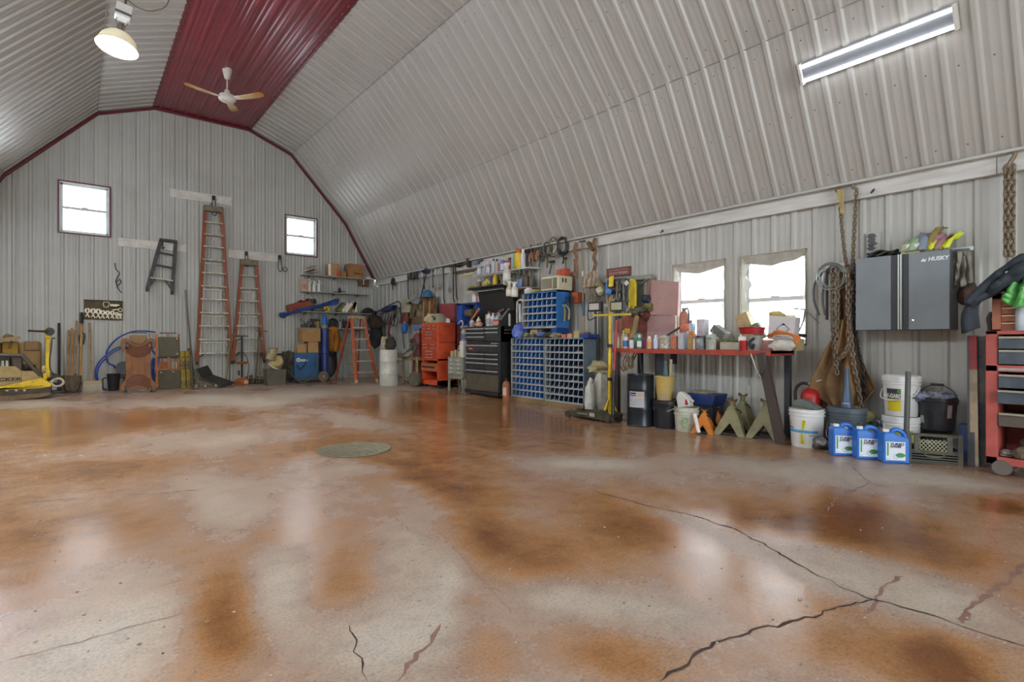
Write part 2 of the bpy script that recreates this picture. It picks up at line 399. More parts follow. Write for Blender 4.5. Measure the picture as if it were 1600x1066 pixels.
# --- windows
vinyl = mat('d6dad6', 0.4, 0, 'bfc4c0', 6, 0.5)
glass = mat('f4f8fb', 0.08, 0, trans=1.0)
gnt = glass.node_tree; gnt.nodes['Principled BSDF'].inputs['IOR'].default_value = 1.02
reveal = mat('aaa592', 0.6, 0, '8f8670', 5, 0.8)
plastic = mat('b5b1a5', 0.3, 0, '9a9486', 8, 0.6)
def window(name, lo, hi, z0, z1_, side):
    w, h = hi - lo, z1_ - z0
    if side == 'r': loc, rz = (W, (lo + hi) / 2, z0), RZ
    else: loc, rz = ((lo + hi) / 2, D, z0), 0
    t = bpy.data.objects.new(name, None); COL.objects.link(t); t.location = loc; t.rotation_euler = (0, 0, rz); struct(t)
    dy = .10 if side == 'r' else .03; fr = .05 if side == 'r' else .045
    b = MB()                                        # reveal lining
    b.box(-w / 2, -.025, 0, -w / 2 + .012, .17, h).box(w / 2 - .012, -.025, 0, w / 2, .17, h).box(-w / 2, -.025, h - .012, w / 2, .17, h).box(-w / 2, -.025, 0, w / 2, .17, .012)
    b.build('reveal', reveal if side == 'r' else vinyl, t, sm=0)
    b = MB(); e = .012
    for x0, x1_, za, zb in ((-w / 2 + e, -w / 2 + e + fr, e, h - e), (w / 2 - e - fr, w / 2 - e, e, h - e), (-w / 2 + e, w / 2 - e, h - e - fr, h - e), (-w / 2 + e, w / 2 - e, e, e + fr)):
        b.box(x0, dy, za, x1_, dy + .06, zb)
    b.build('window_frame', vinyl, t, bev=.004, sm=0)
    MB().box(-w / 2 + .04, dy - .012, h * .5 - .025, w / 2 - .04, dy + .05, h * .5 + .025).build('meeting_rail', vinyl, t, bev=.004, sm=0)
    MB().box(-.05, dy - .03, h * .5 + .02, .05, dy, h * .5 + .04).build('sash_lock', vinyl, t, bev=.003, sm=0)
    for k, (za, zb) in enumerate(((.06, h * .5 - .02), (h * .5 + .02, h - .06))):
        MB().box(-w / 2 + .05, dy + .025 + .01 * k, za, w / 2 - .05, dy + .03 + .01 * k, zb).build('pane', glass, t, sm=0)
    return t, w, h
for i, h_ in enumerate(WIN_E):
    t, w, h = window('window_%d' % (i + 1), *h_, 'e')
    b = MB()
    for x0, x1_, za, zb in ((-w / 2 - .025, -w / 2, -.025, h + .025), (w / 2, w / 2 + .025, -.025, h + .025), (-w / 2, w / 2, h, h + .025), (-w / 2, w / 2, -.025, 0)): b.box(x0, -.035, za, x1_, -.015, zb)
    b.build('outer_trim', trim_red, t, sm=0)
random.seed(3)
for i, h_ in enumerate(WIN_R):
    t, w, h = window('window_%d' % (i + 3), *h_, 'r')
    def fold(u, v, w=w, h=h, i=i):
        s = mnoise.noise(Vector((u * 5 + i * 9, v * 3, .3)))
        return (-w / 2 + .02 + u * (w - .04), -.015 + .06 * v + .025 * s, h - .012 - v * (.07 + .05 * mnoise.noise(Vector((u * 3.3 + i, 2, 1))) + .07 * (1 - abs(2 * u - .9))))
    MB().sheet(fold, 26, 6).build('plastic_film', plastic, t, sm=60)
    for sx in (-1, 1):
        def fold2(u, v, w=w, h=h, sx=sx, i=i):
            s = mnoise.noise(Vector((u * 3, v * 6 + i * 5, sx)))
            return (sx * (w / 2 - .018 - .05 * u * (1 + s)), -.01 + .08 * u + .02 * s, h * (.99 - .75 * v))
        MB().sheet(fold2, 5, 26).build('plastic_film', plastic, t, sm=60)
for h_ in WIN_R + WIN_E:                             # daylight portals help sampling only
    ld = bpy.data.lights.new('daylight_portal', 'AREA'); ld.shape = 'RECTANGLE'; ld.cycles.is_portal = True
    ld.size = h_[1] - h_[0]; ld.size_y = h_[3] - h_[2]; lo_ = bpy.data.objects.new('daylight_portal', ld); COL.objects.link(lo_)
    if h_ in WIN_R: lo_.location = (W + .2, (h_[0] + h_[1]) / 2, (h_[2] + h_[3]) / 2); lo_.rotation_euler = (pi / 2, 0, pi / 2)
    else: lo_.location = ((h_[0] + h_[1]) / 2, D + .2, (h_[2] + h_[3]) / 2); lo_.rotation_euler = (pi / 2, 0, pi)
    lo_.rotation_euler.z += 0
h_ = FILL_DOOR_B[0]; ld = bpy.data.lights.new('daylight_portal', 'AREA'); ld.shape = 'RECTANGLE'; ld.cycles.is_portal = True; ld.size = 4.2; ld.size_y = 3.9
lo_ = bpy.data.objects.new('daylight_portal', ld); COL.objects.link(lo_); lo_.location = (2.3, YB - .2, 1.95); lo_.rotation_euler = (pi / 2, 0, 0)
# ================================================================== floor
# grid whose 'wet' attribute holds stains with shapes of their own (soaked concrete), worked out on the floor plane
dx = 0.04
nx = int((W - XL) / dx) + 1; ny = int((D - YB) / dx) + 1
gxs = np.linspace(XL, W, nx); gys = np.linspace(YB, D, ny)
GX, GY = np.meshgrid(gxs, gys)
zd = np.maximum(GX * SY + GY * CY, 0.25)
QX = 800 + F * (GX * CY - GY * SY) / zd; QY = HY + F * CH / zd
def vnoise(x, y, seed):
    r = np.random.RandomState(seed); T = r.rand(64, 64)
    xi = np.floor(x).astype(int); yi = np.floor(y).astype(int); fx = x - xi; fy = y - yi
    fx = fx * fx * (3 - 2 * fx); fy = fy * fy * (3 - 2 * fy)
    g = lambda i, j: T[i % 64, j % 64]
    return (g(xi, yi) * (1 - fx) + g(xi + 1, yi) * fx) * (1 - fy) + (g(xi, yi + 1) * (1 - fx) + g(xi + 1, yi + 1) * fx) * fy
def fbm(x, y, seed, oct=4): return sum(vnoise(x * 2 ** o, y * 2 ** o, seed + o) * .5 ** (o + 1) for o in range(oct)) / (1 - .5 ** oct)
wetf = 0.50 + 0.55 * (fbm(GX * .9, GY * .62, 5) - .5) + 0.30 * (fbm(GX * 2.6, GY * 1.7, 15) - .5)
# stains seen from the camera: centre, half width, half height (px), tilt, strength (+ soaked, - dry)
ST = [(345, 965, 52, 75, 0, .6), (560, 905, 85, 60, 0, .5), (420, 820, 120, 38, -8, .35), (60, 900, 130, 60, -15, .35), (150, 820, 150, 35, -8, .3), (700, 790, 110, 75, 38, .5),
      (820, 880, 90, 45, 15, .35), (900, 760, 170, 60, 12, .22), (980, 830, 100, 25, 10, .3), (1150, 800, 110, 35, 12, .25), (1330, 800, 95, 30, 10, .5), (1440, 860, 130, 40, 18, .6), (1250, 830, 80, 25, 10, .4), (1570, 790, 60, 18, 5, .55),
      (1470, 1040, 75, 45, 30, .55), (960, 1020, 90, 45, 20, .35), (750, 1010, 60, 55, 30, .4), (30, 1000, 60, 30, -20, .2), (1210, 930, 50, 25, 0, .25), (1100, 700, 170, 22, 4, .25), (880, 690, 150, 22, 4, .25), (760, 655, 190, 16, 3, .3),
      (200, 660, 170, 14, -3, .35), (90, 690, 120, 20, -3, .3), (560, 640, 160, 10, 0, .3), (480, 700, 90, 12, -6, .2), (640, 740, 90, 20, 20, .4), (330, 735, 130, 18, -5, .3), (120, 740, 150, 20, -4, .35), (720, 940, 30, 14, 0, .4),
      (440, 920, 42, 55, 10, -.6), (640, 850, 45, 75, 35, -.5), (600, 990, 110, 60, -10, -.55), (150, 1010, 160, 55, -14, -.55), (350, 810, 60, 45, -20, -.5), (700, 900, 28, 70, 10, -.45), (1160, 850, 160, 20, 22, -.45), (1340, 900, 110, 40, 20, -.5),
      (1000, 950, 150, 36, 10, -.5), (880, 930, 60, 25, 0, -.35), (1190, 1000, 200, 60, 5, .12), (1400, 1010, 120, 40, 10, .15), (1250, 930, 120, 25, 0, .1), (1500, 940, 100, 40, 20, -.45), (935, 725, 70, 9, 3, -.75), (1130, 720, 110, 10, 5, -.3), (1370, 740, 160, 16, 6, -.55), (1010, 745, 80, 12, 4, -.2), (1240, 745, 90, 14, 6, -.35),
      (1500, 760, 100, 14, 8, -.45), (310, 745, 50, 22, -8, -.3), (560, 735, 60, 10, 0, -.35), (400, 635, 60, 9, 0, -.5), (500, 622, 60, 7, 0, -.5), (320, 630, 40, 5, 0, -.5), (600, 612, 60, 5, 0, -.5), (560, 660, 60, 10, 10, -.45), (360, 690, 110, 14, -4, -.35), (60, 640, 60, 6, 0, -.5), (820, 720, 60, 14, 12, -.2), (860, 640, 50, 4, 3, -.4), (250, 640, 60, 5, -2, -.4), (640, 770, 50, 20, 30, -.3), (1060, 880, 60, 20, 10, -.2)]
wob = 26 * (fbm(GX * 3, GY * 3, 40) - .5); wob2 = 26 * (fbm(GX * 3, GY * 3, 60) - .5)
front = (zd > 1.2)
for cx_, cy_, a_, b_, an, s_ in ST:
    t = rad(an); px = QX - cx_ + wob * a_ / 60; py = QY - cy_ + wob2 * b_ / 60
    e = ((px * cos(t) + py * sin(t)) / a_) ** 2 + ((-px * sin(t) + py * cos(t)) / b_) ** 2
    wetf = wetf + np.where(front, s_ * np.exp(-e * .9) * .78, 0)
wetf = np.clip(wetf, 0, 1)
V = np.zeros((ny * nx, 3), np.float32); V[:, 0] = GX.ravel(); V[:, 1] = GY.ravel(); V[:, 2] = np.array([fzf(y) for y in gys], np.float32).repeat(nx)
I = np.arange(ny * nx).reshape(ny, nx); Q = np.stack([I[:-1, :-1], I[:-1, 1:], I[1:, 1:], I[1:, :-1]], -1).reshape(-1, 4).astype(np.int32)
me = bpy.data.meshes.new('floor'); me.vertices.add(len(V)); me.vertices.foreach_set('co', V.ravel())
me.loops.add(Q.size); me.loops.foreach_set('vertex_index', Q.ravel()); me.polygons.add(len(Q)); me.polygons.foreach_set('loop_start', np.arange(0, Q.size, 4, dtype=np.int32)); me.update(calc_edges=True)
at = me.attributes.new('wet', 'FLOAT', 'POINT'); at.data.foreach_set('value', wetf.ravel().astype(np.float32))
fm = bpy.data.materials.new('stained_concrete'); fm.use_nodes = True; nt = fm.node_tree; N = nt.nodes; L = nt.links; p = N['Principled BSDF']
def node(t, **k):
    n = N.new(t)
    for a_, b_ in k.items(): setattr(n, a_, b_)
    return n
def noi(scale, det=6, ro=.6):
    n = node('ShaderNodeTexNoise'); n.inputs['Scale'].default_value = scale; n.inputs['Detail'].default_value = det; n.inputs['Roughness'].default_value = ro; L.new(tcn.outputs['Object'], n.inputs['Vector']); return n.outputs['Fac']
def mth(op, a_, b_=None, clamp=False):
    n = node('ShaderNodeMath', operation=op, use_clamp=clamp)
    for i, v in enumerate((a_, b_)):
        if v is None: continue
        if isinstance(v, (int, float)): n.inputs[i].default_value = v
        else: L.new(v, n.inputs[i])
    return n.outputs[0]
def rampn(fac, stops):
    n = node('ShaderNodeValToRGB'); L.new(fac, n.inputs[0]); e = n.color_ramp.elements
    while len(e) < len(stops): e.new(0.5)
    for i, (q, c) in enumerate(stops): e[i].position = q; e[i].color = c if len(c) == 4 else (*c, 1)
    return n.outputs[0]
def mixc(f, a_, b_, bt='MIX'):
    n = node('ShaderNodeMix', data_type='RGBA', blend_type=bt)
    if isinstance(f, (int, float)): n.inputs[0].default_value = f
    else: L.new(f, n.inputs[0])
    for i, v in ((6, a_), (7, b_)):
        if isinstance(v, tuple): n.inputs[i].default_value = v
        else: L.new(v, n.inputs[i])
    return n.outputs[2]
tcn = node('ShaderNodeTexCoord'); an = node('ShaderNodeAttribute', attribute_name='wet')
w0 = mth('ADD', an.outputs['Fac'], mth('MULTIPLY', mth('SUBTRACT', noi(4, 7, .62), .5), .42))
w0 = mth('ADD', w0, mth('MULTIPLY', mth('SUBTRACT', noi(24, 5, .7), .5), .2))
col = rampn(w0, [(0.05, lin('b2a799')), (0.28, lin('a89786')), (0.44, lin('a28a78')), (0.58, lin('a58266')), (0.74, lin('9c7046')), (0.98, lin('774a24'))])
sp = rampn(noi(75, 4, .75), [(0.34, (.62, .60, .58)), (0.5, (1, 1, 1)), (0.68, (1.2, 1.18, 1.13))])
col = mixc(0.75, col, sp, 'MULTIPLY')
bl = rampn(noi(7, 6, .7), [(0.32, (.80, .77, .75)), (0.5, (1, 1, 1)), (0.66, (1.12, 1.09, 1.05))])
col = mixc(0.8, col, bl, 'MULTIPLY')
L.new(col, p.inputs['Base Color'])
rg = rampn(w0, [(0.05, (.6,) * 3), (0.3, (.42,) * 3), (0.5, (.25,) * 3), (0.76, (.13,) * 3)])
gl = mth('ADD', rg, mth('MULTIPLY', mth('SUBTRACT', noi(60, 4, .7), .5), .22))
L.new(gl, p.inputs['Roughness']); p.inputs['Specular IOR Level'].default_value = 0.5
bpn = node('ShaderNodeBump'); bpn.inputs['Distance'].default_value = .004; bpn.inputs['Strength'].default_value = .3
hgt = mth('ADD', mth('MULTIPLY', noi(45, 6, .7), .6), mth('MULTIPLY', noi(4, 4, .6), 1.2)); L.new(hgt, bpn.inputs['Height']); L.new(bpn.outputs[0], p.inputs['Normal'])
me.materials.append(fm)
floor = bpy.data.objects.new('floor', me); COL.objects.link(floor); struct(floor)
o = MB().box(XL - .2, YB - .2, -.25, W + .2, D + .2, -.02).build('slab', mat('8d8578', 0.9), floor)
# cracks: narrow dark ribbons lying in the surface
crackm = mat('3a2c26', 0.9, 0, '57443a', 9, 0.6)
dampm = mat('8a6a5c', 0.45, 0, '775646', 9, 0.6)
def crack(pts, w, m=crackm, jit=.012, z=.0012, name='crack'):
    P = [PZ(x, y) for x, y in pts]; out = []
    for a_, b_ in zip(P, P[1:]):
        n = max(2, int((b_ - a_).length / .035))
        for k in range(n):
            q = a_.lerp(b_, k / n); out.append(q + Vector((rnd.uniform(-jit, jit), rnd.uniform(-jit, jit), 0)))
    out.append(P[-1]); b = MB(); vs_ = []; fs_ = []
    for i, q in enumerate(out):
        d = (out[min(i + 1, len(out) - 1)] - out[max(i - 1, 0)]); d.z = 0; d.normalize(); s = Vector((-d.y, d.x, 0)) * w * rnd.uniform(.25, 1.1)
        if i in (0, len(out) - 1): s *= .2
        vs_ += [(q + s) + Vector((0, 0, z)), (q - s) + Vector((0, 0, z))]
        if i: fs_.append((2 * i - 2, 2 * i - 1, 2 * i + 1, 2 * i))
    return b.add(vs_, fs_).build(name, m, floor, sm=0)
crack([(920, 765), (1010, 790), (1080, 805), (1150, 828), (1215, 862), (1270, 895), (1320, 920), (1368, 938), (1430, 955), (1510, 980), (1600, 1010)], .006)
crack([(1368, 938), (1310, 950), (1250, 970), (1200, 980), (1130, 1000), (1080, 1030), (1030, 1066)], .007)
crack([(545, 975), (555, 1010), (562, 1040), (575, 1066)], .005)
crack([(0, 790), (60, 784), (140, 778), (250, 770), (310, 766)], .005)
crack([(590, 785), (640, 830), (700, 850), (740, 890), (800, 960)], .003, dampm)
crack([(1330, 728), (1360, 755), (1310, 775), (1292, 800)], .006, dampm)
crack([(1600, 880), (1580, 905), (1550, 925), (1515, 945), (1505, 975)], .014, dampm)
crack([(1410, 900), (1380, 920), (1368, 938), (1350, 960)], .010, dampm)
crack([(685, 975), (670, 1005), (640, 1040), (620, 1066)], .010, dampm)
crack([(0, 1035), (100, 1010), (220, 975), (300, 955)], .004, dampm)
# round iron cover in the middle of the floor and grit lying about
c = PZ(554, 703); r = .36
t = thing('drain_cover', 'round grey-green iron cover set in the wet floor', 'drain cover', c)
MB().lathe([(0, .001), (r, .001), (r, .010), (r - .02, .010), (r - .025, .006), (0, .006)], 40).build('plate', mat('77735f', 0.6, 0.3, '8f8b72', 12, 0.8), t)
b = MB()
for i in range(-4, 5):
    for j in range(-4, 5):
        if hypot(i, j) < 4.3: b.cyl((i * .07, j * .07, .005), (i * .07, j * .07, .011), .014, .010, 8)
b.build('raised_studs', mat('6b6857', 0.6, 0.3), t)['kind'] = 'stuff'
b = MB()
for k in range(160):
    px, py = rnd.uniform(0, 1600), rnd.uniform(690, 1060); q = PZ(px, py); r_ = rnd.uniform(.003, .009)
    b.blob((q.x, q.y, q.z + .002), (r_, r_ * rnd.uniform(.5, 1), .003), k, .3, 6, 4)
o = b.build('grit', mat('b9ab97', 0.8, 0, '6a5444', 40, 1.0), floor); o['kind'] = 'stuff'
# ================================================================== lamps and fan
tube_m = mat('e6f0ff', 0.4, 0, emit=TUBE_E)
tube_soft = mat('eef3ff', 0.4, 0, emit=TUBE_E * .06)
tray_m = mat('6f7172', 0.5, 0)
def fluorescent(p, q, nrm, label, tm_=None):      # p, q ends of the fixture's centre line on the sheet, nrm into the room
    p, q, nrm = Vector(p), Vector(q), Vector(nrm).normalized(); d = (q - p); ln = d.length; d.normalize(); s = nrm.cross(d)
    T = Matrix(((d.x, s.x, nrm.x, p.x), (d.y, s.y, nrm.y, p.y), (d.z, s.z, nrm.z, p.z), (0, 0, 0, 1)))
    t = thing('fluorescent_fixture', label, 'light fixture', (0, 0, 0)); t.matrix_world = T
    MB().box(0, -.10, .022, ln, .10, .045).box(0, -.045, .045, ln, .045, .075).build('tray', tray_m, t, bev=.004, sm=0)
    for e in (0, ln): MB().box(e - .012, -.105, .022, e + .012, .105, .115).build('end_plate', mat('cfcac0', 0.5), t, bev=.003, sm=0)
    for k in (-1, 1): MB().cyl((.015, k * .068, .095), (ln - .015, k * .068, .095), .0185, n=14).build('tube', tm_ or tube_m, t)
    return t
# slope of the lowest roof band on the right
A_, B_ = Vector((OUT[6][0], 0, OUT[6][1])), Vector((OUT[7][0], 0, OUT[7][1])); dS = (B_ - A_).normalized(); nS = Vector((dS.z, 0, -dS.x))
if nS.x > 0: nS = -nS
def on_slope(px, py, off=.05):
    a, b, c = ray(px, py); o = A_ + nS * off; dd = Vector((a, b, c)); t = (o - Vector((0, 0, CH))).dot(nS) / dd.dot(nS); return Vector((0, 0, CH)) + dd * t
p_, q_ = on_slope(1253, 116, .06), on_slope(1494, 26, .06); p_ -= nS * .06; q_ -= nS * .06
fluorescent(p_, q_, nS, 'twin-tube fluorescent light fixture on the white sloping roof sheet', tube_soft)
nL = Vector((-nS.x, 0, nS.z))
def mir(v): return Vector((2 * CX - v.x, v.y, v.z))
mid = (p_ + q_) / 2; hl = Vector((0, 1.22, 0))
for y, k in ((-.4, 'first'), (2.5, 'second'), (5.3, 'third'), (8.1, 'fourth'), (10.8, 'last')):   # unseen row on the other slope, number and strength added to brighten the room
    c = mir(mid); c.y = y; fluorescent(c - hl, c + hl, nL, 'added out-of-view fluorescent fixture on the left roof slope, %s from the added doorway' % k)
# hanging bell lamp
def bell_lamp(pos, label, top, tilt=(0, 0, 0)):
    t = thing('bell_lamp', label, 'lamp', pos, rot=tilt)
    prof = [(.035, .20), (.06, .19), (.12, .155), (.165, .10), (.185, .04), (.2, 0), (.205, -.005), (.2, -.008), (.19, 0), (.175, .045), (.15, .1), (.11, .145), (.05, .175), (.0, .178)]
    MB().lathe(prof, 36).build('shade', mat('d8cfae', 0.25, 0.1, emit=0.15), t)
    MB().lathe([(0, .165), (.05, .16), (.07, .12), (.075, .07), (.055, .03), (0, .018)], 20).build('bulb', mat('fff0d8', 0.4, emit=BULB_E), t)
    MB().lathe([(.036, .195), (.04, .26), (.03, .27), (.03, .3), (.0, .3)], 16).build('socket', CHROME, t)
    b = MB()
    for k in (-1, 1): b.tube([(k * .05, 0, .36), (k * .055, 0, .32), (k * .03, 0, .27)], .007, 6)
    b.build('bracket', CHROME, t)
    MB().box(-.075, -.055, .36, .075, .055, .53).build('ballast_box', mat('dcd9d2', 0.4, .2), t, bev=.008, sm=0)
    MB().box(-.078, -.058, .395, .078, .058, .425).build('dark_band', mat('5b5650', 0.5), t, sm=0)
    MB().cyl((0, 0, .53), (0, 0, top), .012, n=8).build('rod', STEEL, t)
    return t
lp = Vector((.36, 7.55, 4.40)); lp = Vector((ray(183, 74)[0] * 6.05, ray(183, 74)[1] * 6.05, CH + ray(183, 74)[2] * 6.05))
bell_lamp(lp, 'lit bell-shaped lamp hanging near the maroon ridge sheets', 1.42, (rad(-6), rad(8), 0))
m = MB().tube(spl([lp + Vector((.03, 0, .62)), lp + Vector((.2, 0, .53)), lp + Vector((.36, 0, .56)), lp + Vector((.5, 0, .75)), lp + Vector((.52, 0, 1.4))]), .006, 6)
tag(m.build('lamp_cord', mat('6b5a45', 0.7)), 'thin brown cord looping from the hanging bell lamp', 'cord')
# ceiling fan: three blades
hx = PZ(355, 108, z1)
hub = Vector((hx.x, hx.y, z1)); dpt = depth(hub); mpp = dpt / F
drop = (150 - 108) * mpp
t = thing('ceiling_fan', 'three-bladed ceiling fan with rust-stained white blades on the maroon ridge', 'ceiling fan', (hub.x, hub.y, z1 - drop - .02))
fw = mat('ddd7cb', 0.5, 0, 'b9ae98', 7, 0.5)
MB().lathe([(0, drop + .02), (.085, drop + .02), (.075, drop - .05), (.045, drop - .16), (.014, drop - .17), (0, drop - .17)], 20).build('canopy', fw, t)
MB().cyl((0, 0, .05), (0, 0, drop - .1), .013, n=10).build('rod', fw, t)
MB().lathe([(0, .14), (.04, .13), (.055, .08), (.06, .04), (.13, .03), (.15, 0), (.15, -.05), (.12, -.075), (.05, -.085), (0, -.085)], 24).build('motor', fw, t)
bm = bpy.data.materials.new('fan_blade'); bm.use_nodes = True; nt = bm.node_tree; N = nt.nodes; L = nt.links; p = N['Principled BSDF']; p.inputs['Roughness'].default_value = .5
tcn = node('ShaderNodeTexCoord'); sx_ = node('ShaderNodeSeparateXYZ'); L.new(tcn.outputs['Object'], sx_.inputs[0])
L.new(rampn(mth('ADD', mth('MULTIPLY', sx_.outputs[0], 1.1), mth('MULTIPLY', mth('SUBTRACT', noi(5, 5), .5), .6)), [(0.22, lin('ddd3c4')), (0.42, lin('c9ac7c')), (0.72, lin('b07a35'))]), p.inputs['Base Color'])
bl = 58 * mpp * 1.02
ang0 = -YAW
for a_ in (rad(-4), rad(106), rad(224)):
    def blade(u, v, bl=bl):
        x = .13 + u * (bl - .13); wd_ = .045 + .035 * sin(min(u * 1.25, 1) * pi / 2); wd_ *= (1 if u < .9 else math.sqrt(max(0, 1 - ((u - .9) / .1) ** 2)) * .9 + .1)
        return (x, (v - .5) * 2 * wd_, -.02 + .05 * u * u - (v - .5) * .02)
    o = MB().sheet(blade, 16, 4).build('blade', bm, t, solid=.01); o.rotation_euler = (0, 0, a_ + ang0)
# ================================================================== along the end wall
FIB = mat('904d30', 0.55, 0, '783e26', 9, 0.7)
FIBO = mat('b4572a', 0.55, 0, '904620', 9, 0.7)
ALU = mat('c3bdac', 0.4, 0.4, '8f8672', 10, 0.8)
CAPM = mat('6e6250', 0.6, 0, '8a7a5e', 8, 0.7)
def ladder(fr, label, capbox, steps, feet, rail, stepm, capm, yd=.10, rearm=None):
    """capbox: px x0,x1,ytop,ybottom; steps: rows; feet: (left px, right px, row); hangs flat against the wall."""
    t = fr.thing('step_ladder', label, 'ladder'); x0, x1_, yt, yb = capbox
    cx0, zc = fr(x0 + 2, yb); cx1, _ = fr(x1_ - 2, yb); fl, zf = fr(feet[0], feet[2]); fr_, _ = fr(feet[1], feet[2])
    b = MB(); fr.box(b, x0, yt, x1_, yb, -.02, yd); b.build('top_cap', capm, t, bev=.01, sm=0)
    for a_, b_ in ((cx0, fl), (cx1, fr_)):
        MB().bar((a_, .02, zc + .02), (b_, .0, zf), .028, .075, (0, 0, 1)).build('rail', rail, t, bev=.004, sm=0)
        MB().cbox((b_, .0, zf - .03), (.045, .09, .07)).build('foot', RUBBER, t, bev=.006, sm=0)
    for a_, b_, s in ((cx0 + .03, fl + .06, 1), (cx1 - .03, fr_ - .06, -1)):
        MB().bar((a_, yd, zc + .02), (b_, yd + .02, zf + .05), .022, .05).build('rear_rail', rearm or ALU, t, sm=0)
    H = zc - zf
    for i, sy in enumerate(steps):
        z = fr((x0 + x1_) / 2, sy)[1]; k = (zc - z) / H
        l, r = cx0 + (fl - cx0) * k, cx1 + (fr_ - cx1) * k
        MB().box(l, -.01, z - .03, r, .075, z).build('step', stepm, t, bev=.004, sm=0)
        if i % 2 == 1: MB().box(l + .03, yd + .005, z - .1, r - .03, yd + .025, z - .07).build('rear_brace', stepm, t, sm=0)
    for s, x, xo in ((1, fl, fl), (-1, fr_, fr_)):
        z = fr((x0 + x1_) / 2, steps[-1])[1]
        MB().bar((xo, .02, zf + .06), (xo + s * .14, .03, z - .02), .02, .03).build('knee_brace', DSTEEL, t, sm=0)
    return t
def hanger(px, py, off, label, ring=False, hang=28):
    fr = Fr('E', px, py, off); t = fr.thing('ladder_hook', label, 'hook'); k = fr.mpp
    MB().box(-.035, -.005, -.05, .035, .04, .05).build('clip', BLACK, t, bev=.006, sm=0)
    MB().tube(spl([(-.02, -.012, .02), (-.035, -.02, -.12), (-.045, -.03, -hang * k * .8), (-.02, -.05, -hang * k), (.03, -.05, -hang * k), (.05, -.03, -hang * k * .8), (.03, -.02, -.12), (.02, -.012, .02)], 5), .009, 6).build('wire_loop', BLACK, t)
    if ring: MB().torus((.12, -.03, -hang * k * .85), .055, .008, 'y').build('ring', BLACK, t)
rail_m = mat('d3cec3', 0.5, 0, 'b9b2a4', 6, 0.6)
for (xa, ya, xb, yb), lb in (((266, 301.5, 362, 314), 'long white wall rail above the tallest ladder'), ((185, 378, 291, 388), 'white wall rail behind the small black step stool'), ((357, 395, 436, 404.5), 'white wall rail below the right gable window')):
    fr = Fr('E', (xa + xb) / 2, (ya + yb) / 2, .024); t = fr.thing('wall_rail', lb, 'rail')
    h = 13 * fr.mpp; MB().box(fr.x(xa), 0, -h / 2, fr.x(xb), .024, h / 2).build('backing', rail_m, t, sm=0)
    for k in (-1, 1): MB().box(fr.x(xa), -.014, k * h * .36 - .018, fr.x(xb), .0, k * h * .36 + .018).build('lip', rail_m, t, bev=.003, sm=0)
hanger(334, 309, .05, 'black hook holding the tallest orange ladder')
hanger(385, 396, .05, 'black hook holding the shorter orange ladder', hang=20)
hanger(437, 402, .05, 'empty black hook with a wire ring below the gable window', True, 22)
hanger(252, 380, .05, 'black hook holding the small black step stool', False, 8)
ladder(Fr('E', 334, 570, .15), 'tallest orange fibreglass step ladder hanging folded on the end wall', (319, 349, 322, 331), (347, 366, 385, 405.5, 426, 446.5, 467, 488, 508.5, 529.5, 551), (308, 362, 566), FIB, ALU, CAPM)
ladder(Fr('E', 388, 568, .15), 'shorter orange fibreglass step ladder hanging folded beside the tallest one', (376, 403, 406, 415), (430, 450, 469.5, 489, 508.5, 528, 548.5), (365, 413, 564), FIB, ALU, CAPM)
# small black stool, hung askew
fr = Fr('E', 250, 455, .10); t = fr.thing('step_stool', 'small black step stool hanging askew on the end wall', 'step stool')
q = lambda x, y, d=0.: fr.p3(x, y, d)
bs = mat('2e2b29', 0.5, 0, '4a4541', 8, 0.7)
MB().bar(q(249, 374.5), q(276.5, 378), .11, .055).build('top_cap', bs, t, bev=.01, sm=0)
for a_, b_ in (((251, 377), (230, 452)), ((274.5, 379), (269, 457))):
    MB().bar(q(*a_), q(*b_), .03, .07).build('rail', bs, t, bev=.004, sm=0); MB().bar(q(*a_, .08), q(b_[0] + 2, b_[1] - 2, .07), .02, .04).build('rear_rail', bs, t, sm=0)
    MB().cbox(q(b_[0], b_[1] + 1), (.05, .09, .06)).build('foot', RUBBER, t, bev=.006, sm=0)
for (a_, b_) in (((244.5, 394), (272.5, 399)), ((239.5, 413), (271, 419)), ((234.5, 434), (270.3, 439))): MB().bar(q(*a_), q(*b_), .075, .03).build('step', bs if a_[1] < 420 else ALU, t, bev=.004, sm=0)
MB().bar(q(231, 450), q(243, 436.5), .02, .03).build('knee_brace', bs, t, sm=0); MB().bar(q(269, 454), q(258, 438), .02, .03).build('knee_brace', bs, t, sm=0)
# dangling cable, steel rod
fr = Fr('E', 183, 435, .05); tag(MB().tube(spl([fr.p3(*q) for q in ((179.5, 411), (181, 420), (186.5, 427), (183, 434), (181, 440), (184, 446), (189, 441), (187, 437), (182, 441), (184, 450), (190, 458))], 6), .009, 6).build('cable', mat('3b3329', 0.7), None, fr.loc), 'short dark cable dangling on the bare end wall', 'cable')
a_ = Fr('E', 303.5, 603, mo=.2).loc; b_ = PY(289.5, 453, .06); m = MB().cyl(Vector((0, 0, 0)), b_ - a_, .019, n=8)
tag(m.build('steel_rod', mat('77736c', 0.4, 0.7), None, a_), 'long bare steel rod leaning on the end wall beside the ladder', 'rod')
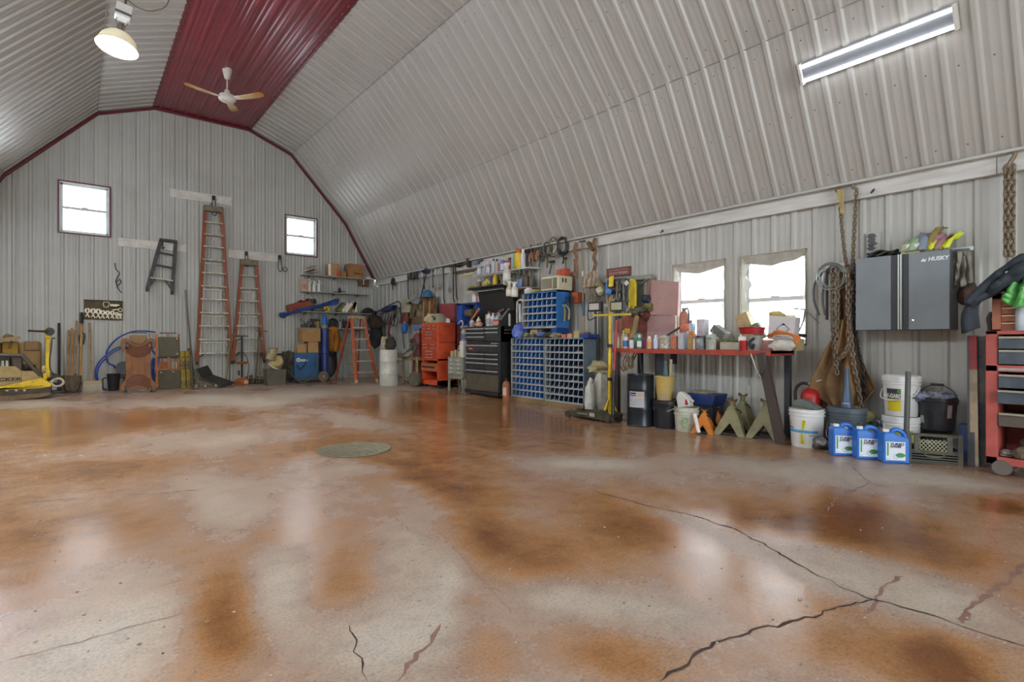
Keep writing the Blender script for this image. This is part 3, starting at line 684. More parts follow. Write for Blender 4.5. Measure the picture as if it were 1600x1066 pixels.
# board with locking pliers
fr = Fr('E', 163, 500, .03); t = fr.thing('tool_board', 'dark brown board holding a row of locking pliers', 'tool board')
b = MB().prism(fr.poly([(131, 499), (192, 501), (192, 470.5), (131, 468)]), 0, .028); b.build('board', mat('4a3c22', 0.7, 0, '5f5230', 6, 0.8), t, sm=0)
b = MB().prism(fr.poly([(131, 470), (192, 472.5), (192, 470.5), (131, 468)]), -.012, .0); b.build('edge_strip', mat('33291a', 0.7), t, sm=0)
PLM = mat('d6cdb0', 0.35, 0.3, 'a79c80', 20, 0.6)
def pliers(px, yt, yb, label, k=1.0):
    fr = Fr('E', px, (yt + yb) / 2, .052); h = (yb - yt) * fr.mpp; t = fr.thing('locking_pliers', label, 'pliers', 'locking pliers on the brown board')
    MB().prism([(-.2 * h, .05 * h), (-.24 * h, .32 * h), (-.1 * h, .5 * h), (.02 * h, .44 * h), (-.07 * h, .3 * h), (-.06 * h, .12 * h)], 0, .018).build('jaw', PLM, t, sm=0)
    MB().prism([(.06 * h, .08 * h), (.08 * h, .3 * h), (.0 * h, .47 * h), (.12 * h, .5 * h), (.24 * h, .34 * h), (.2 * h, .02 * h)], 0, .018).build('jaw', PLM, t, sm=0)
    MB().bar((-.12 * h, .009, .14 * h), (.17 * h, .009, -.5 * h), .018, .11 * h, (0, 1, 0)).build('handle', PLM, t, sm=0)
    MB().bar((.12 * h, .009, .12 * h), (-.14 * h, .009, -.42 * h), .018, .11 * h, (0, 1, 0)).build('handle', PLM, t, sm=0)
    return t
for i, (px, yt, yb) in enumerate(((136.5, 481.5, 496), (145.5, 482, 497), (153.5, 482.5, 498), (160.5, 485, 498), (168, 485.5, 498), (175.5, 486, 498), (182.5, 488, 498.5), (188, 489.5, 498))):
    pliers(px, yt, yb, 'pale locking pliers, number %s from the left in the bottom row' % ('one two three four five six seven eight'.split()[i]))
fr = Fr('E', 172, 475, .055); t = fr.thing('clamp_pliers', 'large pale C-clamp pliers at the top of the brown board', 'pliers')
MB().tube([fr.p3(*q) for q in ((170, 476.5), (169, 480), (163, 480), (161.5, 476), (162.5, 472), (169, 472), (171, 475), (175, 477))], .013, 6).build('jaw', PLM, t)
MB().bar(fr.p3(174, 476), fr.p3(186.5, 477), .02, .035, (0, 1, 0)).build('handle', PLM, t); MB().bar(fr.p3(172, 477.5), fr.p3(183, 478.5), .02, .03, (0, 1, 0)).build('handle', PLM, t)
fr = Fr('E', 183, 484, .055); t = fr.thing('clamp_pliers', 'small pale ring-jawed pliers at the right of the brown board', 'pliers')
MB().torus(fr.p3(188, 484.5), .035, .009, 'y').build('jaw', PLM, t); MB().bar(fr.p3(176, 484.5), fr.p3(186, 483.5), .018, .022, (0, 1, 0)).build('handle', PLM, t)
# plate compactor
fr = Fr('E', 40, 625); t = fr.thing('plate_compactor', 'yellow and tan plate compactor with upright yellow handle', 'plate compactor')
tan_m = mat('a8905e', 0.6, 0, '8a744a', 7, 0.6); yel_m = mat('e0be1e', 0.5, 0, 'b08f22', 7, 0.7)
pl = lambda L: fr.poly(L)
MB().prism(pl([(-60, 624), (-60, 619), (4, 619.5), (62, 615), (79, 613.5), (80, 617), (64, 621), (10, 627), (-58, 629)]), 0, .55).build('base_plate', mat('6d5a44', 0.7, 0.2, '8a7350', 8, 0.8), t, bev=.004, sm=0)
MB().prism(pl([(-60, 619.5), (-60, 610), (0, 610), (62, 607), (80, 604), (79, 614), (62, 616), (4, 619.8)]), .01, .54).build('rubber_band', mat('3d382f', 0.7, 0, '57503f', 8, 0.6), t, sm=0)
b = MB().prism(pl([(-60, 609.6), (-60, 612), (0, 604.5), (62, 591), (66, 591.5), (80, 600), (80, 605), (62, 607.5), (0, 610)]), .02, .53); b.build('yellow_skirt', yel_m, t, bev=.01, sm=0)
b = MB().prism(pl([(-60, 611), (-60, 572), (0, 573), (24, 573), (33, 580.5), (52, 580), (62.5, 591), (33, 597.5), (0, 604)]), .04, .5); b.build('tan_hood', tan_m, t, bev=.012, sm=0)
b = MB().prism(pl([(32.9, 581), (33.5, 581), (33.5, 597.5), (32.9, 597.5)]), .037, .042); b.build('hood_seam', BLACK, t, sm=0)
b = MB()
P_ = pl([(-60, 555), (0, 555), (33, 556), (62, 588)])
for y_ in (.06, .46):
    b.tube([(x, y_, z) for x, z in P_], .026, 8)
b.build('guard_frame', mat('5c5549', 0.5, 0.3), t)
fr.box(MB(), 0, 0, 1, 1, 0, 0)
b = MB(); fr.box(b, -50, 558, 15, 573.5, .12, .42); b.build('engine', mat('2f2d2a', 0.5, 0.3, '4d463a', 8, 0.6), t, bev=.015, sm=0)
b = MB(); fr.box(b, 19, 558, 33, 580, .1, .4); b.build('engine_cover', mat('57493d', 0.6), t, bev=.01, sm=0)
for px in (3, 10): b = MB().cyl(fr.p3(px, 574, .1), fr.p3(px, 564, .1), .022, .016, 8); b.build('spark_lead', mat('b8b2a2', 0.4), t)
b = MB().blob(fr.p3(42, 575, .25), (.11, .1, .06), 5, .4); b.build('linkage', mat('3d3d2c', 0.7, 0.2, '55503f', 14, 0.8), t)
b = MB(); fr.box(b, 70, 527, 77.5, 593, .2, .30); b.build('handle_post', yel_m, t, bev=.012, sm=0)
b = MB(); fr.box(b, 68.5, 512, 80, 529, .17, .33); b.build('handle_head', yel_m, t, bev=.015, sm=0)
b = MB(); fr.box(b, 66.5, 584, 73, 594, .15, .35); b.build('post_socket', yel_m, t, bev=.01, sm=0)
b = MB().lathe([(0, -.03), (.06, -.03), (.07, 0), (.06, .03), (0, .03)], 16, T=Matrix.Translation(fr.p3(77, 518, .14)) @ Matrix.Rotation(pi / 2, 4, 'X')); b.build('pivot', BLACK, t)
MB().tube([fr.p3(76, 518, .13), fr.p3(62, 517.8, .08), fr.p3(44, 516.8, .02)], [.022, .016, .018], 8).build('grip_bar', BLACK, t)
MB().tube(spl([fr.p3(86, 529, .2), fr.p3(81, 530, .2), fr.p3(79, 548, .2), fr.p3(77, 562, .2), fr.p3(78, 578, .2), fr.p3(85, 587, .2)]), .01, 6).build('control_cable', BLACK, t)
b = MB(); fr.box(b, 65, 572, 69.5, 581, .17, .25); b.build('warning_tag', mat('e0d68a', 0.5, 0, '4a4430', 30, 0.8), t, sm=0)
text('WACKER', 7.4 * fr.mpp, mat('2b2925', 0.6), t, fr.p3(2.5, 593.8, .032), bold=.002, sx=1.45)
text('APF 15-40', 2.6 * fr.mpp, mat('4d4420', 0.6), t, fr.p3(53, 603.4, .016), rot=(pi / 2, -rad(-1.5), 0), sx=2)
for px in (11, 25, 38): MB().lathe([(0, 0), (.022, 0), (.014, .014), (0, .016)], 8, T=Matrix.Translation(fr.p3(px, 610.3, .01)) @ Matrix.Rotation(pi / 2, 4, 'X')).build('bolt', mat('bdb49a', 0.4, 0.5), t)
b = MB().blob(fr.p3(78, 590, .3), (.1, .1, .07), 9, .5); b.build('gear_housing', mat('4a4538', 0.7, 0.3, '6a624d', 14, 0.8), t)
MB().torus(fr.p3(89, 599, .25), .07, .02, 'y', sx=1.2).build('lifting_eye', mat('c0b8a2', 0.5), t)
# cases and planks stacked behind and on it
fr2 = Fr('E', 47, 584, .42)
t = fr2.thing('brown_case', 'tan hard case with rounded lid behind the plate compactor', 'case')
w_ = fr2.x(62) - fr2.x(28); h_ = fr2(45, 535)[1]
MB().box(-w_ / 2, 0, -.42, w_ / 2, .3, h_).build('body', mat('9c7a4a', 0.65, 0, '87683c', 6, 0.6), t, bev=.03, sm=0); MB().box(-w_ * .3, -.02, h_ - .17, w_ * .45, .1, h_ + .02).build('latch_cover', mat('8a6a3e', 0.6), t, bev=.03, sm=0)
MB().box(-w_ / 2 + .02, .02, -.86, w_ / 2 - .02, .28, -.42).build('case_stand', mat('7a5d36', 0.7), t, sm=0)
fr2 = Fr('E', 15, 555, .60)
t = fr2.thing('yellow_box', 'dirty yellow box standing on the plate compactor', 'box')
fr2.box(b := MB(), 3, 534, 28, 555, 0, .25); b.build('body', mat('b08a2c', 0.7, 0, '8f7026', 6, 0.7), t, bev=.015, sm=0); MB().bar(fr2.p3(14, 545, -.01), fr2.p3(19, 533, -.01), .05, .012, (0, 1, 0)).build('strap', mat('7a5f30', 0.7), t)
fr2.box(b := MB(), -40, 536, 1, 555, 0, .25); tag(b.build('brown_box', mat('7d5a34', 0.7), None, fr2.loc), 'brown box at the left edge on the compactor', 'box')
for i, (xa, ya, xb, yb, w_) in enumerate(((-40, 536, 31, 527.5, .05), (-40, 531, 24, 529.5, .04))):
    fr2 = Fr('E', 0, 533, .70 - .1 * i); tag(MB().bar(fr2.p3(xa, ya), fr2.p3(xb, yb), .09, w_).build('plank', mat('b59a68', 0.7, 0, '94794a', 5, 0.7), None, fr2.loc, sm=0), ('longer' if i == 0 else 'shorter') + ' rough plank lying across the boxes on the compactor', 'plank')
fr2 = Fr('E', 13, 527, .6); tag(MB().blob((0, 0, 0), (.075, .07, .055), 3, .2, flat=.5).build('leather_scrap', mat('8a6a3c', 0.8, 0, '5f4526', 9, 0.7), None, fr2.loc), 'brown lump of leather on top of the planks', 'leather')
# tamper, shovels, broom
def pole_tool(name, label, cat, px_b, py_b, px_t, py_t, lean, r, hm, blade=None, grip=None):
    a_ = PZ(px_b, py_b); a_ = Fr('E', px_b, py_b, mo=.18).loc; b_ = PY(px_t, py_t, lean); t = thing(name, label, cat, a_); d = b_ - a_
    MB().tube([d * .12, d * .5, d], [r, r * .95, r], 8).build('handle', hm, t)
    if grip: MB().cyl(d * .86, d * 1.003, r * 1.35, n=8).build('grip', grip, t)
    return t, d
hw = mat('a57d48', 0.6, 0, '7d5a30', 6, 0.8)
t, d = pole_tool('tamper', 'dark steel hand tamper standing beside the plate compactor', 'tamper', 93, 614, 92, 505, .05, .022, DSTEEL)
MB().cbox((0, -.03, .03), (.26, .26, .04)).build('tamping_plate', DSTEEL, t, bev=.005, sm=0); MB().cbox((0, 0, .18), (.34, .12, .05)).build('cross_plate', mat('2c2b2a', 0.5), t, bev=.005, sm=0); MB().cyl((0, 0, .05), d * .16, .035, n=10).build('socket', DSTEEL, t)
def shovel(label, pb, pt, hm, square, wd, bl=.32, name='shovel', bm_=None):
    t, d = pole_tool(name, label, 'shovel', *pb, *pt, .05, .019, hm)
    def bf(u, v):
        x = (u - .5) * 2; ww = wd * (1 if square else math.sqrt(max(.02, 1 - max(0, (v - .45) / .55) ** 2)))
        return (x * ww / 2, -.05 + .05 * abs(x) ** 2 * -1 - .02, .02 + bl * (1 - v))
    MB().sheet(bf, 8, 8).build('blade', bm_ or mat('5d5144', 0.6, 0.5, '7d6a50', 9, 0.8), t, solid=.006)
    MB().tube([d * .1 + Vector((0, -.05, 0)), d * .16, d * .26], [.03, .024, .02], 8).build('socket', mat('5d5144', 0.6, 0.5), t)
    return t
shovel('wooden-handled shovel nearest the tamper', (105, 614), (107.5, 516), hw, False, .2)
shovel('wooden-handled round shovel, second from the tamper', (113, 614), (112.5, 513), hw, False, .22)
shovel('wooden-handled shovel with the middle-length shaft behind the dark blades', (117, 613.5), (119.5, 501.5), hw, False, .22)
t, d = pole_tool('digging_bar', 'tall wooden-shafted digging tool with a black top end', 'digging tool', 126, 613, 127.5, 489, .05, .022, mat('b58a4c', 0.6, 0, '8f6634', 6, 0.8), grip=BLACK)
MB().cbox((0, -.02, .13), (.06, .05, .26)).build('iron_shoe', DSTEEL, t, bev=.008, sm=0)
fr = Fr('E', 128, 530, .12); tag(MB().tube(spl([fr.p3(*q) for q in ((128, 520), (124, 526), (125, 536), (129, 538), (131, 534), (132, 524), (129, 520))]), .014, 6).build('black_strap', BLACK, None, fr.loc), 'black strap looped over the digging tool', 'strap')
t, d = pole_tool('push_broom', 'wooden push broom with pale bristle head on the floor', 'broom', 144, 612, 139.5, 505, .05, .018, mat('b08a58', 0.6, 0, '8a683c', 6, 0.8))
MB().cbox((0, -.05, .19), (.30, .07, .05)).build('head', mat('b79c74', 0.7), t, bev=.006, sm=0)
b = MB()
for i in range(24):
    for j in range(3): b.cyl((-.14 + i * .012, -.075 + j * .02, .17), (-.16 + i * .0138, -.11 + j * .03, 0), .006, .005, 5)
b.build('bristles', mat('c9bda2', 0.8, 0, 'a8977a', 20, 0.6), t)['kind'] = 'stuff'
# blue air hose, black pot
bh = mat('27479c', 0.4, 0, '1d3676', 8, 0.5)
fr = Fr('E', 190, 590, .18)
tag(MB().tube(spl([fr.p3(x, y, d) for x, y, d in ((243, 519, .05), (225, 517.5, .0), (205, 519, 0), (185, 528, 0), (172, 541, .02), (166, 553, 0), (169, 567, -.02), (177, 571, -.03), (180, 575, 0))]), .016, 8).build('air_hose', bh, None, fr.loc), 'short blue air hose arching over the brown creeper', 'hose')
m = MB()
for i, (dx_, dy_) in enumerate(((0, 0), (3, 2))):
    m.tube(spl([fr.p3(x + dx_, y + dy_, d) for x, y, d in ((200, 540, 0), (180, 545, -.02), (160, 560, -.04), (150, 575, -.05), (150, 592, -.06), (160, 606, -.08), (180, 611, -.1), (203, 611, -.1), (225, 611, .0))]), .015, 8)
m2 = MB().tube(spl([fr.p3(x, y, d) for x, y, d in ((236, 545, 0), (246, 560, -.1), (244, 575, -.12), (238, 592, -.1), (240, 560, -.06), (235, 575, -.1), (241, 596, -.08))]), .02, 8); m.v, m.f = m.v, m.f; m.add(m2.v, m2.f)
tag(m.build('blue_hose_coil', bh, None, fr.loc), 'coil of blue hose lying behind the brown creeper', 'hose')
g = Fr('E', 178, 611, mo=.28); t = g.thing('metal_pot', 'small black metal pot with side handles near the blue hose', 'pot'); k = g.mpp
MB().lathe([(0, 0), (.085, 0), (.09, .02), (.115, 26 * k), (.12, 26.5 * k), (.11, 26.5 * k), (.085, .03), (0, .03)], 20, c=(0, .1, 0)).build('body', mat('2f3133', 0.45, 0.3), t)
for s in (-1, 1): MB().tube(spl([(s * .1, .1, 20 * k), (s * .17, .1, 19 * k), (s * .17, .1, 8 * k), (s * .17, .1, .02)]), .012, 6).build('handle', BLACK, t)
# brown creeper standing on end
fr = Fr('E', 216, 614); t = fr.thing('brown_creeper', 'brown grooved mechanic creeper standing on end against the wall', 'creeper'); k = fr.mpp; fr.loc.z
bw = mat('8a5628', 0.5, 0, '724320', 5, 0.7); q = lambda x, y: fr(x, y)
MB().prism(fr.poly([(188, 538), (190, 531), (197, 528), (204, 533), (216, 536), (228, 533), (236, 528), (243, 532), (244, 541), (236, 549), (236, 590), (244, 600), (245, 611), (238, 613.5), (230, 609), (216, 607.5), (204, 609), (196, 614), (187, 612), (188, 603), (197, 592), (196, 550), (189, 545)]), .02, .06).build('body', bw, t, bev=.008, sm=0)
for i in range(6):                                    # grooved arcs at both ends
    for e in (0, 1):
        yc = 535 if e == 0 else 609; s = 1 if e == 0 else -1
        P_ = [fr.p3(216 + 19.5 * u, yc + s * (3 + i * 3.0 + (1 - u * u) * 0 + 5 * (1 - u * u)) - s * 4 * u * u, .013) for u in np.linspace(-1, 1, 13)]
        MB().tube(P_, .008, 5).build('groove_ridge', mat('5f3018', 0.5), t)
for x_ in (206, 216, 226): MB().bar(fr.p3(x_, 556, .016), fr.p3(x_, 590, .016), .012, .01, (0, 1, 0)).build('board_line', mat('7d4420', 0.5), t)
MB().prism(fr.poly([(203, 524), (229, 524), (230, 530), (224, 536), (216, 538), (208, 536), (202, 530)]), -.03, .04).build('headrest', mat('8a6f48', 0.7, 0, '6f5838', 6, 0.6), t, bev=.012, sm=0)
MB().bar(fr.p3(201, 519.8, .03), fr.p3(230, 520.2, .03), .03, .02).build('top_bar', DSTEEL, t)
for x_, y_ in ((197, 540), (236, 540), (196, 608), (236, 608)):
    w_ = MB().lathe([(.0, -.02), (.055, -.02), (.06, -.01), (.06, .01), (.055, .02), (0, .02)], 16, T=Matrix.Translation(fr.p3(x_, y_, -.045)) @ Matrix.Rotation(pi / 2, 4, 'Y')).build('caster', mat('4b4034', 0.6), t)
    MB().cbox(fr.p3(x_, y_, -.01), (.06, .06, .06)).build('caster_fork', STEEL, t, sm=0)
fr2 = Fr('E', 193, 575, .14); tag(MB().lathe([(0, 0), (11 * k, 0), (11 * k, .03), (0, .03)], 24, T=Matrix.Rotation(pi / 2, 4, 'X')).build('grinding_disc', mat('5d5f62', 0.6), None, fr2.loc), 'grey disc half hidden behind the brown creeper', 'disc')
# grey padded creeper in orange frame
fr = Fr('E', 264, 608, mo=.16); t = fr.thing('folding_creeper', 'grey padded creeper with orange frame standing upright', 'creeper')
pad = mat('5c5642', 0.65, 0, '4a4534', 6, 0.6); orm = mat('c4702a', 0.5, 0, '9a5420', 7, 0.7)
MB().prism(fr.poly([(247, 526.5), (280, 527), (281, 557.5), (248, 557)]), 0, .05).build('pad', pad, t, bev=.012, sm=0)
MB().prism(fr.poly([(247.5, 579), (282.5, 578.5), (283, 608), (248, 608)]), 0, .05).build('pad', pad, t, bev=.012, sm=0)
for x_ in (246, 264.5, 281): MB().bar(fr.p3(x_, 606, .07), fr.p3(x_ - 1, 522, .07), .04, .04).build('frame_bar', orm, t, sm=0)
for y_ in (559, 569, 577): MB().bar(fr.p3(247, y_, .075), fr.p3(281, y_, .075), .04, .035).build('cross_bar', orm if y_ != 559 else mat('6b2f1a', 0.6), t, sm=0)
for x_ in (252, 259, 271, 276): MB().cyl(fr.p3(x_, 566, .02), fr.p3(x_, 576, .02), .03, .02, 8).build('spring_post', orm if x_ < 270 else mat('c9b89a', 0.4, 0.5), t)
MB().bar(fr.p3(250, 520.6, .05), fr.p3(276, 520.6, .05), .03, .025).build('top_bar', DSTEEL, t)
for x_, y_ in ((276.5, 529), (277, 553), (252, 582), (271, 581)): MB().lathe([(0, -.012), (.016, -.006), (.018, 0), (0, 0)], 8, T=Matrix.Translation(fr.p3(x_, y_, 0)) @ Matrix.Rotation(-pi / 2, 4, 'X')).build('rivet', mat('d6cfb8', 0.3, 0.6), t)
# three stained yellow posts
ym = mat('a58a2a', 0.65, 0, '5d5640', 7, 1.0, lo=.4, hi=.55)
for i, (xb, xt, yt, w_) in enumerate(((287, 285.5, 549, 5.5), (294.5, 292.5, 549, 5.5), (300, 297.5, 556, 4))):
    fr = Fr('E', xb, 607.5 - i * .6, mo=.18); t_ = MB().bar((0, .03, 0), fr.p3(xt, yt, .10), w_ * fr.mpp, w_ * fr.mpp * .9)
    tag(t_.build('yellow_post', ym if i < 2 else mat('77705a', 0.6), None, fr.loc, bev=.006, sm=0), ('stained yellow post leaning on the wall next to the grey creeper', 'stained yellow post leaning in the middle of three', 'thin grey post leaning to the right of the yellow ones')[i], 'post')
fr = Fr('E', 296, 547, .10); tag(MB().cbox((0, .02, -.02), (.06, .06, .12)).build('rusty_bracket', mat('8a5a20', 0.6, 0.3), None, fr.loc, bev=.01, sm=0), 'rusty bracket on top of the yellow posts', 'bracket')
# black low creeper seat
fr = Fr('E', 340, 607, mo=.75); t = fr.thing('padded_creeper', 'black creeper with raised backrest lying on the floor', 'creeper')
bp_ = mat('2f2f2b', 0.55, 0, '45443c', 6, 0.6)
def slab(P0, P1, P2, P3, th):
    A = [Vector(p) for p in (P0, P1, P2, P3)]; n = (A[1] - A[0]).cross(A[3] - A[0]).normalized() * th
    return MB().add([tuple(v) for v in A] + [tuple(v + n) for v in A], [(3, 2, 1, 0), (4, 5, 6, 7), (0, 1, 5, 4), (1, 2, 6, 5), (2, 3, 7, 6), (3, 0, 4, 7)])
slab(fr.p3(345, 606, -.05), fr.p3(372, 601, .35), fr.p3(338, 589, .5), fr.p3(313, 594, .1), .035).build('bed', bp_, t, bev=.01, sm=0)
slab(fr.p3(313, 594, .1), fr.p3(338, 588, .5), fr.p3(331, 574, .62), fr.p3(306, 579, .22), .045).build('backrest', bp_, t, bev=.015, sm=0)
for x_, y_, d_ in ((308, 596, .15), (337, 606.5, .0), (368, 601, .35), (321, 600, .05)):
    MB().lathe([(0, -.02), (.045, -.02), (.05, 0), (.045, .02), (0, .02)], 14, T=Matrix.Translation((fr.x(x_), d_, .05)) @ Matrix.Rotation(pi / 2, 4, 'Y')).build('caster', mat('8f8064', 0.6), t)
MB().tube([fr.p3(306, 590, .2), fr.p3(312, 598, .1), fr.p3(345, 605.5, -.02)], .015, 6).build('frame_tube', mat('6d5a38', 0.5, 0.3), t)
# orange hydraulic press / tyre tool
fr = Fr('E', 378, 601, mo=.35); t = fr.thing('tyre_bead_tool', 'orange-footed black upright tool with cross handle and round plate', 'shop tool')
MB().cyl((0, 0, .08), fr.p3(378, 525), .022, n=8).build('post', mat('2c2b2d', 0.4, 0.4), t)
MB().bar(fr.p3(361, 524.5), fr.p3(388, 525.5), .03, .03).build('cross_handle', DSTEEL, t); MB().bar(fr.p3(378, 529), fr.p3(369, 533), .02, .02).build('side_arm', DSTEEL, t)
MB().lathe([(0, 0), (.09, 0), (.13, .04), (.13, .05), (.03, .06), (0, .06)], 18, c=fr.p3(378, 569)).build('round_plate', mat('b5651f', 0.5, 0.2), t)
MB().blob((0, 0, .07), (.15, .12, .09), 8, .35, flat=.75).build('foot_casting', mat('b0622a', 0.6, 0.1, '7d4420', 14, 0.8), t)
MB().cyl((.06, -.09, .06), (.06, -.14, .06), .05, n=12).build('roller', mat('d0a07a', 0.6), t)
MB().tube(spl([fr.p3(380, 550), fr.p3(386, 560), fr.p3(389, 575), fr.p3(386, 592)]), .008, 6).build('hose', BLACK, t)
MB().cyl(fr.p3(373.5, 587, .02), fr.p3(373.5, 579, .02), .02, n=8).build('side_cylinder', DSTEEL, t)
for i, (xa, ya, xb, yb, c) in enumerate(((354, 591, 363, 533, '8a7a55'), (360, 597, 362.5, 541, '6f6146'), (401, 590, 409, 512, '6a5640'), (407, 592, 409, 535, '7a6a55'))):
    fr = Fr('E', xa, 600, mo=.4); A_3 = Vector(fr.p3(xa, ya, .1)); A_3.z = 0; B_3 = Vector(fr.p3(xb, yb, .22))
    tag(MB().cyl(A_3, B_3, .018, n=8).build('pry_bar', mat(c, 0.55, 0.4), None, fr.loc), ('tan bar leaning in front of the tallest ladder', 'thin brown bar crossing the tallest ladder foot', 'long brown bar leaning right of the shorter ladder', 'short brown bar leaning beside the grey tote')[i], 'bar')
fr = Fr('E', 408, 517, .10); tag(MB().bar(fr.p3(401, 517.5), fr.p3(418, 517.5), .02, .02).bar((0, 0, 0), fr.p3(406, 525), .03, .03).build('t_handle', mat('3d332b', 0.5, 0.4), None, fr.loc), 'dark T-shaped handle at the top of a leaning bar', 'handle')
# row of hitch parts
for i, (px, w_, h_, c) in enumerate(((387, 8, 11, '6a6a50'), (394, 9, 13, '55503f'), (403, 10, 12, '4a4238'), (412, 9, 11, '6b5538'))):
    fr = Fr('E', px, 600, mo=.3); k = fr.mpp; t = fr.thing('hitch_part', ('olive', 'dark olive', 'dark brown', 'rusty')[i] + ' iron hitch part on the floor before the shorter ladder', 'hitch part')
    MB().lathe([(0, 0), (w_ * k * .5, 0), (w_ * k * .5, h_ * k * .5), (w_ * k * .3, h_ * k * .6), (w_ * k * .3, h_ * k), (0, h_ * k)], 12, c=(0, .12, 0)).build('body', mat(c, 0.6, 0.4, '7d6a4a', 14, 0.8), t)
    MB().cbox((0, .0, h_ * k * .35), (w_ * k * .7, .12, h_ * k * .5)).build('block', mat('3d362c', 0.6, 0.4, '6d5a3e', 14, 0.8), t, bev=.01, sm=0)
# grey tote with tan vacuum head
fr = Fr('E', 432, 602, mo=.42); t = fr.thing('plastic_tote', 'grey plastic tote on the floor left of the blue welder', 'tote'); k = fr.mpp
w_, h_ = 28 * k, 24 * k; gm = mat('5f5a4d', 0.55, 0, '4d493e', 6, 0.6)
b = MB()
for s in (-1, 1): b.add([(s * w_ * .46, 0, 0), (s * w_ * .46, .3, 0), (s * w_ * .5, .32, h_), (s * w_ * .5, -.02, h_)], [(0, 1, 2, 3)])
for y0, y1 in ((0, -.02), (.3, .32)): b.add([(-w_ * .46, y0, 0), (w_ * .46, y0, 0), (w_ * .5, y1, h_), (-w_ * .5, y1, h_)], [(0, 1, 2, 3)])
b.add([(-w_ * .46, 0, 0.01), (w_ * .46, 0, 0.01), (w_ * .46, .3, .01), (-w_ * .46, .3, .01)], [(0, 1, 2, 3)])
b.build('body', gm, t, solid=.012, sm=0)
b = MB().tube([(-w_ * .5, -.02, h_), (w_ * .5, -.02, h_), (w_ * .5, .32, h_), (-w_ * .5, .32, h_)], .016, 6, True); b.build('rim', gm, t)
fr = Fr('E', 428, 578, fr.off - .15); t = fr.thing('fan_housing', 'tan blower housing sitting in the grey tote', 'blower')
tm = mat('b5a36a', 0.6, 0, '8f7f4e', 7, 0.7)
MB().lathe([(0, -.1), (.13, -.1), (.155, -.06), (.155, .06), (.12, .1), (0, .1)], 20, T=Matrix.Translation(fr.p3(431, 566)) @ Matrix.Rotation(rad(70), 4, 'X')).build('drum', tm, t)
MB().cyl(fr.p3(421, 563, -.06), fr.p3(427, 545, -.04), .11, .085, 16).build('spout', mat('a89c74', 0.6, 0, '857a55', 7, 0.7), t)
MB().torus(fr.p3(427, 544.5, -.04), .09, .012, 'z').build('spout_rim', mat('857a55', 0.5), t); MB().tube(spl([fr.p3(417, 568, -.12), fr.p3(424, 574, -.15), fr.p3(433, 577, -.14)]), .012, 6).build('handle', WHITE, t)
MB().torus(fr.p3(438, 562, .05), .12, .022, 'y').build('hose_ring', BLACK, t)
MB().cbox(fr.p3(430, 574, 0), (.2, .18, .07)).build('base', mat('8f7f4e', 0.6), t, bev=.01, sm=0)
# blue welder on wheels
fr = Fr('E', 478, 597, mo=.75); k = fr.mpp; t = fr.thing('welding_machine', 'blue welding machine with white logo lettering beside the gas cylinder', 'welder')
wb = mat('2f5f8c', 0.45, 0, '284f76', 6, 0.6)
fr.box(b := MB(), 460, 551.5, 498, 590, 0, .65); b.build('cabinet', wb, t, bev=.01, sm=0)
fr.box(b := MB(), 460, 589, 498, 594, -.005, .66); b.build('base_skirt', mat('4d564f', 0.5), t, sm=0)
fr.box(b := MB(), 452, 550, 460, 592, .05, .6); b.build('front_panel', mat('5a4a38', 0.6, 0.1, '3d352b', 10, 0.9), t, bev=.01, sm=0)
fr.box(b := MB(), 457, 593, 500, 597, .0, .7); b.build('tray', BLACK, t, sm=0)
MB().lathe([(0, -.045), (8 * k, -.045), (8.4 * k, -.03), (8.4 * k, .03), (8 * k, .045), (0, .045)], 24, T=Matrix.Translation((fr.x(503.5), -.06, 8.2 * k)) @ Matrix.Rotation(pi / 2, 4, 'X')).build('wheel', mat('5d563f', 0.7, 0, '77705a', 8, 0.7), t)
MB().lathe([(0, -.06), (2.5 * k, -.06), (2.5 * k, 0), (0, 0)], 12, T=Matrix.Translation((fr.x(503.5), -.05, 8.2 * k)) @ Matrix.Rotation(-pi / 2, 4, 'X')).build('hub', mat('8f8667', 0.5), t)
MB().lathe([(0, 0), (3.1 * k, 0), (3.1 * k, .004), (0, .004)], 20, T=Matrix.Translation(fr.p3(466, 562.5, 0)) @ Matrix.Rotation(pi / 2, 4, 'X')).build('logo_disc', WHITE, t)
text('Miller', 5.6 * k, WHITE, t, fr.p3(474.5, 563.5, -.004), bold=.003, shear=.25)
text('m', 4.6 * k, mat('2f5f8c', 0.5), t, fr.p3(466, 562.4, -.006), bold=.003, name='logo_mark')
for i, L_ in enumerate((((463, 570), (467, 577), (473, 573), (478, 563)), ((494, 557), (492, 575), (482, 592), (468, 597), (455, 588), (447, 578)))):
    MB().tube(spl([fr.p3(x, y, -.04 - .05 * i) for x, y in L_]), .012 + .006 * i, 6).build('cable', mat('22303f', 0.5) if i == 0 else mat('4d5560', 0.5), t)
for i in range(3): MB().tube(spl([fr.p3(444, 570 + i * 3, -.02), fr.p3(446, 552 + i, 0), fr.p3(454, 549, .05), fr.p3(458, 560 + 4 * i, .02), fr.p3(448, 572, -.02), fr.p3(450, 586, 0), fr.p3(457, 575, 0)]), .011, 6).build('torch_lead', mat('4a4035', 0.6), t)
ztop = fr(478, 551.5)[1]
top = fr.loc + Vector((0, 0, ztop))
def on_welder(xa, xb, yt, dy, d, m, label, z=None):
    w_ = (xb - xa) * k; h_ = (551 - yt) * k if z is None else z[1]
    carton((fr.loc.x + fr.x((xa + xb) / 2), fr.loc.y + dy, fr.loc.z + ztop if z is None else z[0]), 0, w_, d, h_, m, label)
on_welder(467, 480, 537, .05, .25, CARD, 'small cardboard box on the blue welder, left of two')
on_welder(482.5, 498.5, 533.5, .05, .3, CARD, 'cardboard box on the blue welder nearest the gas cylinder')
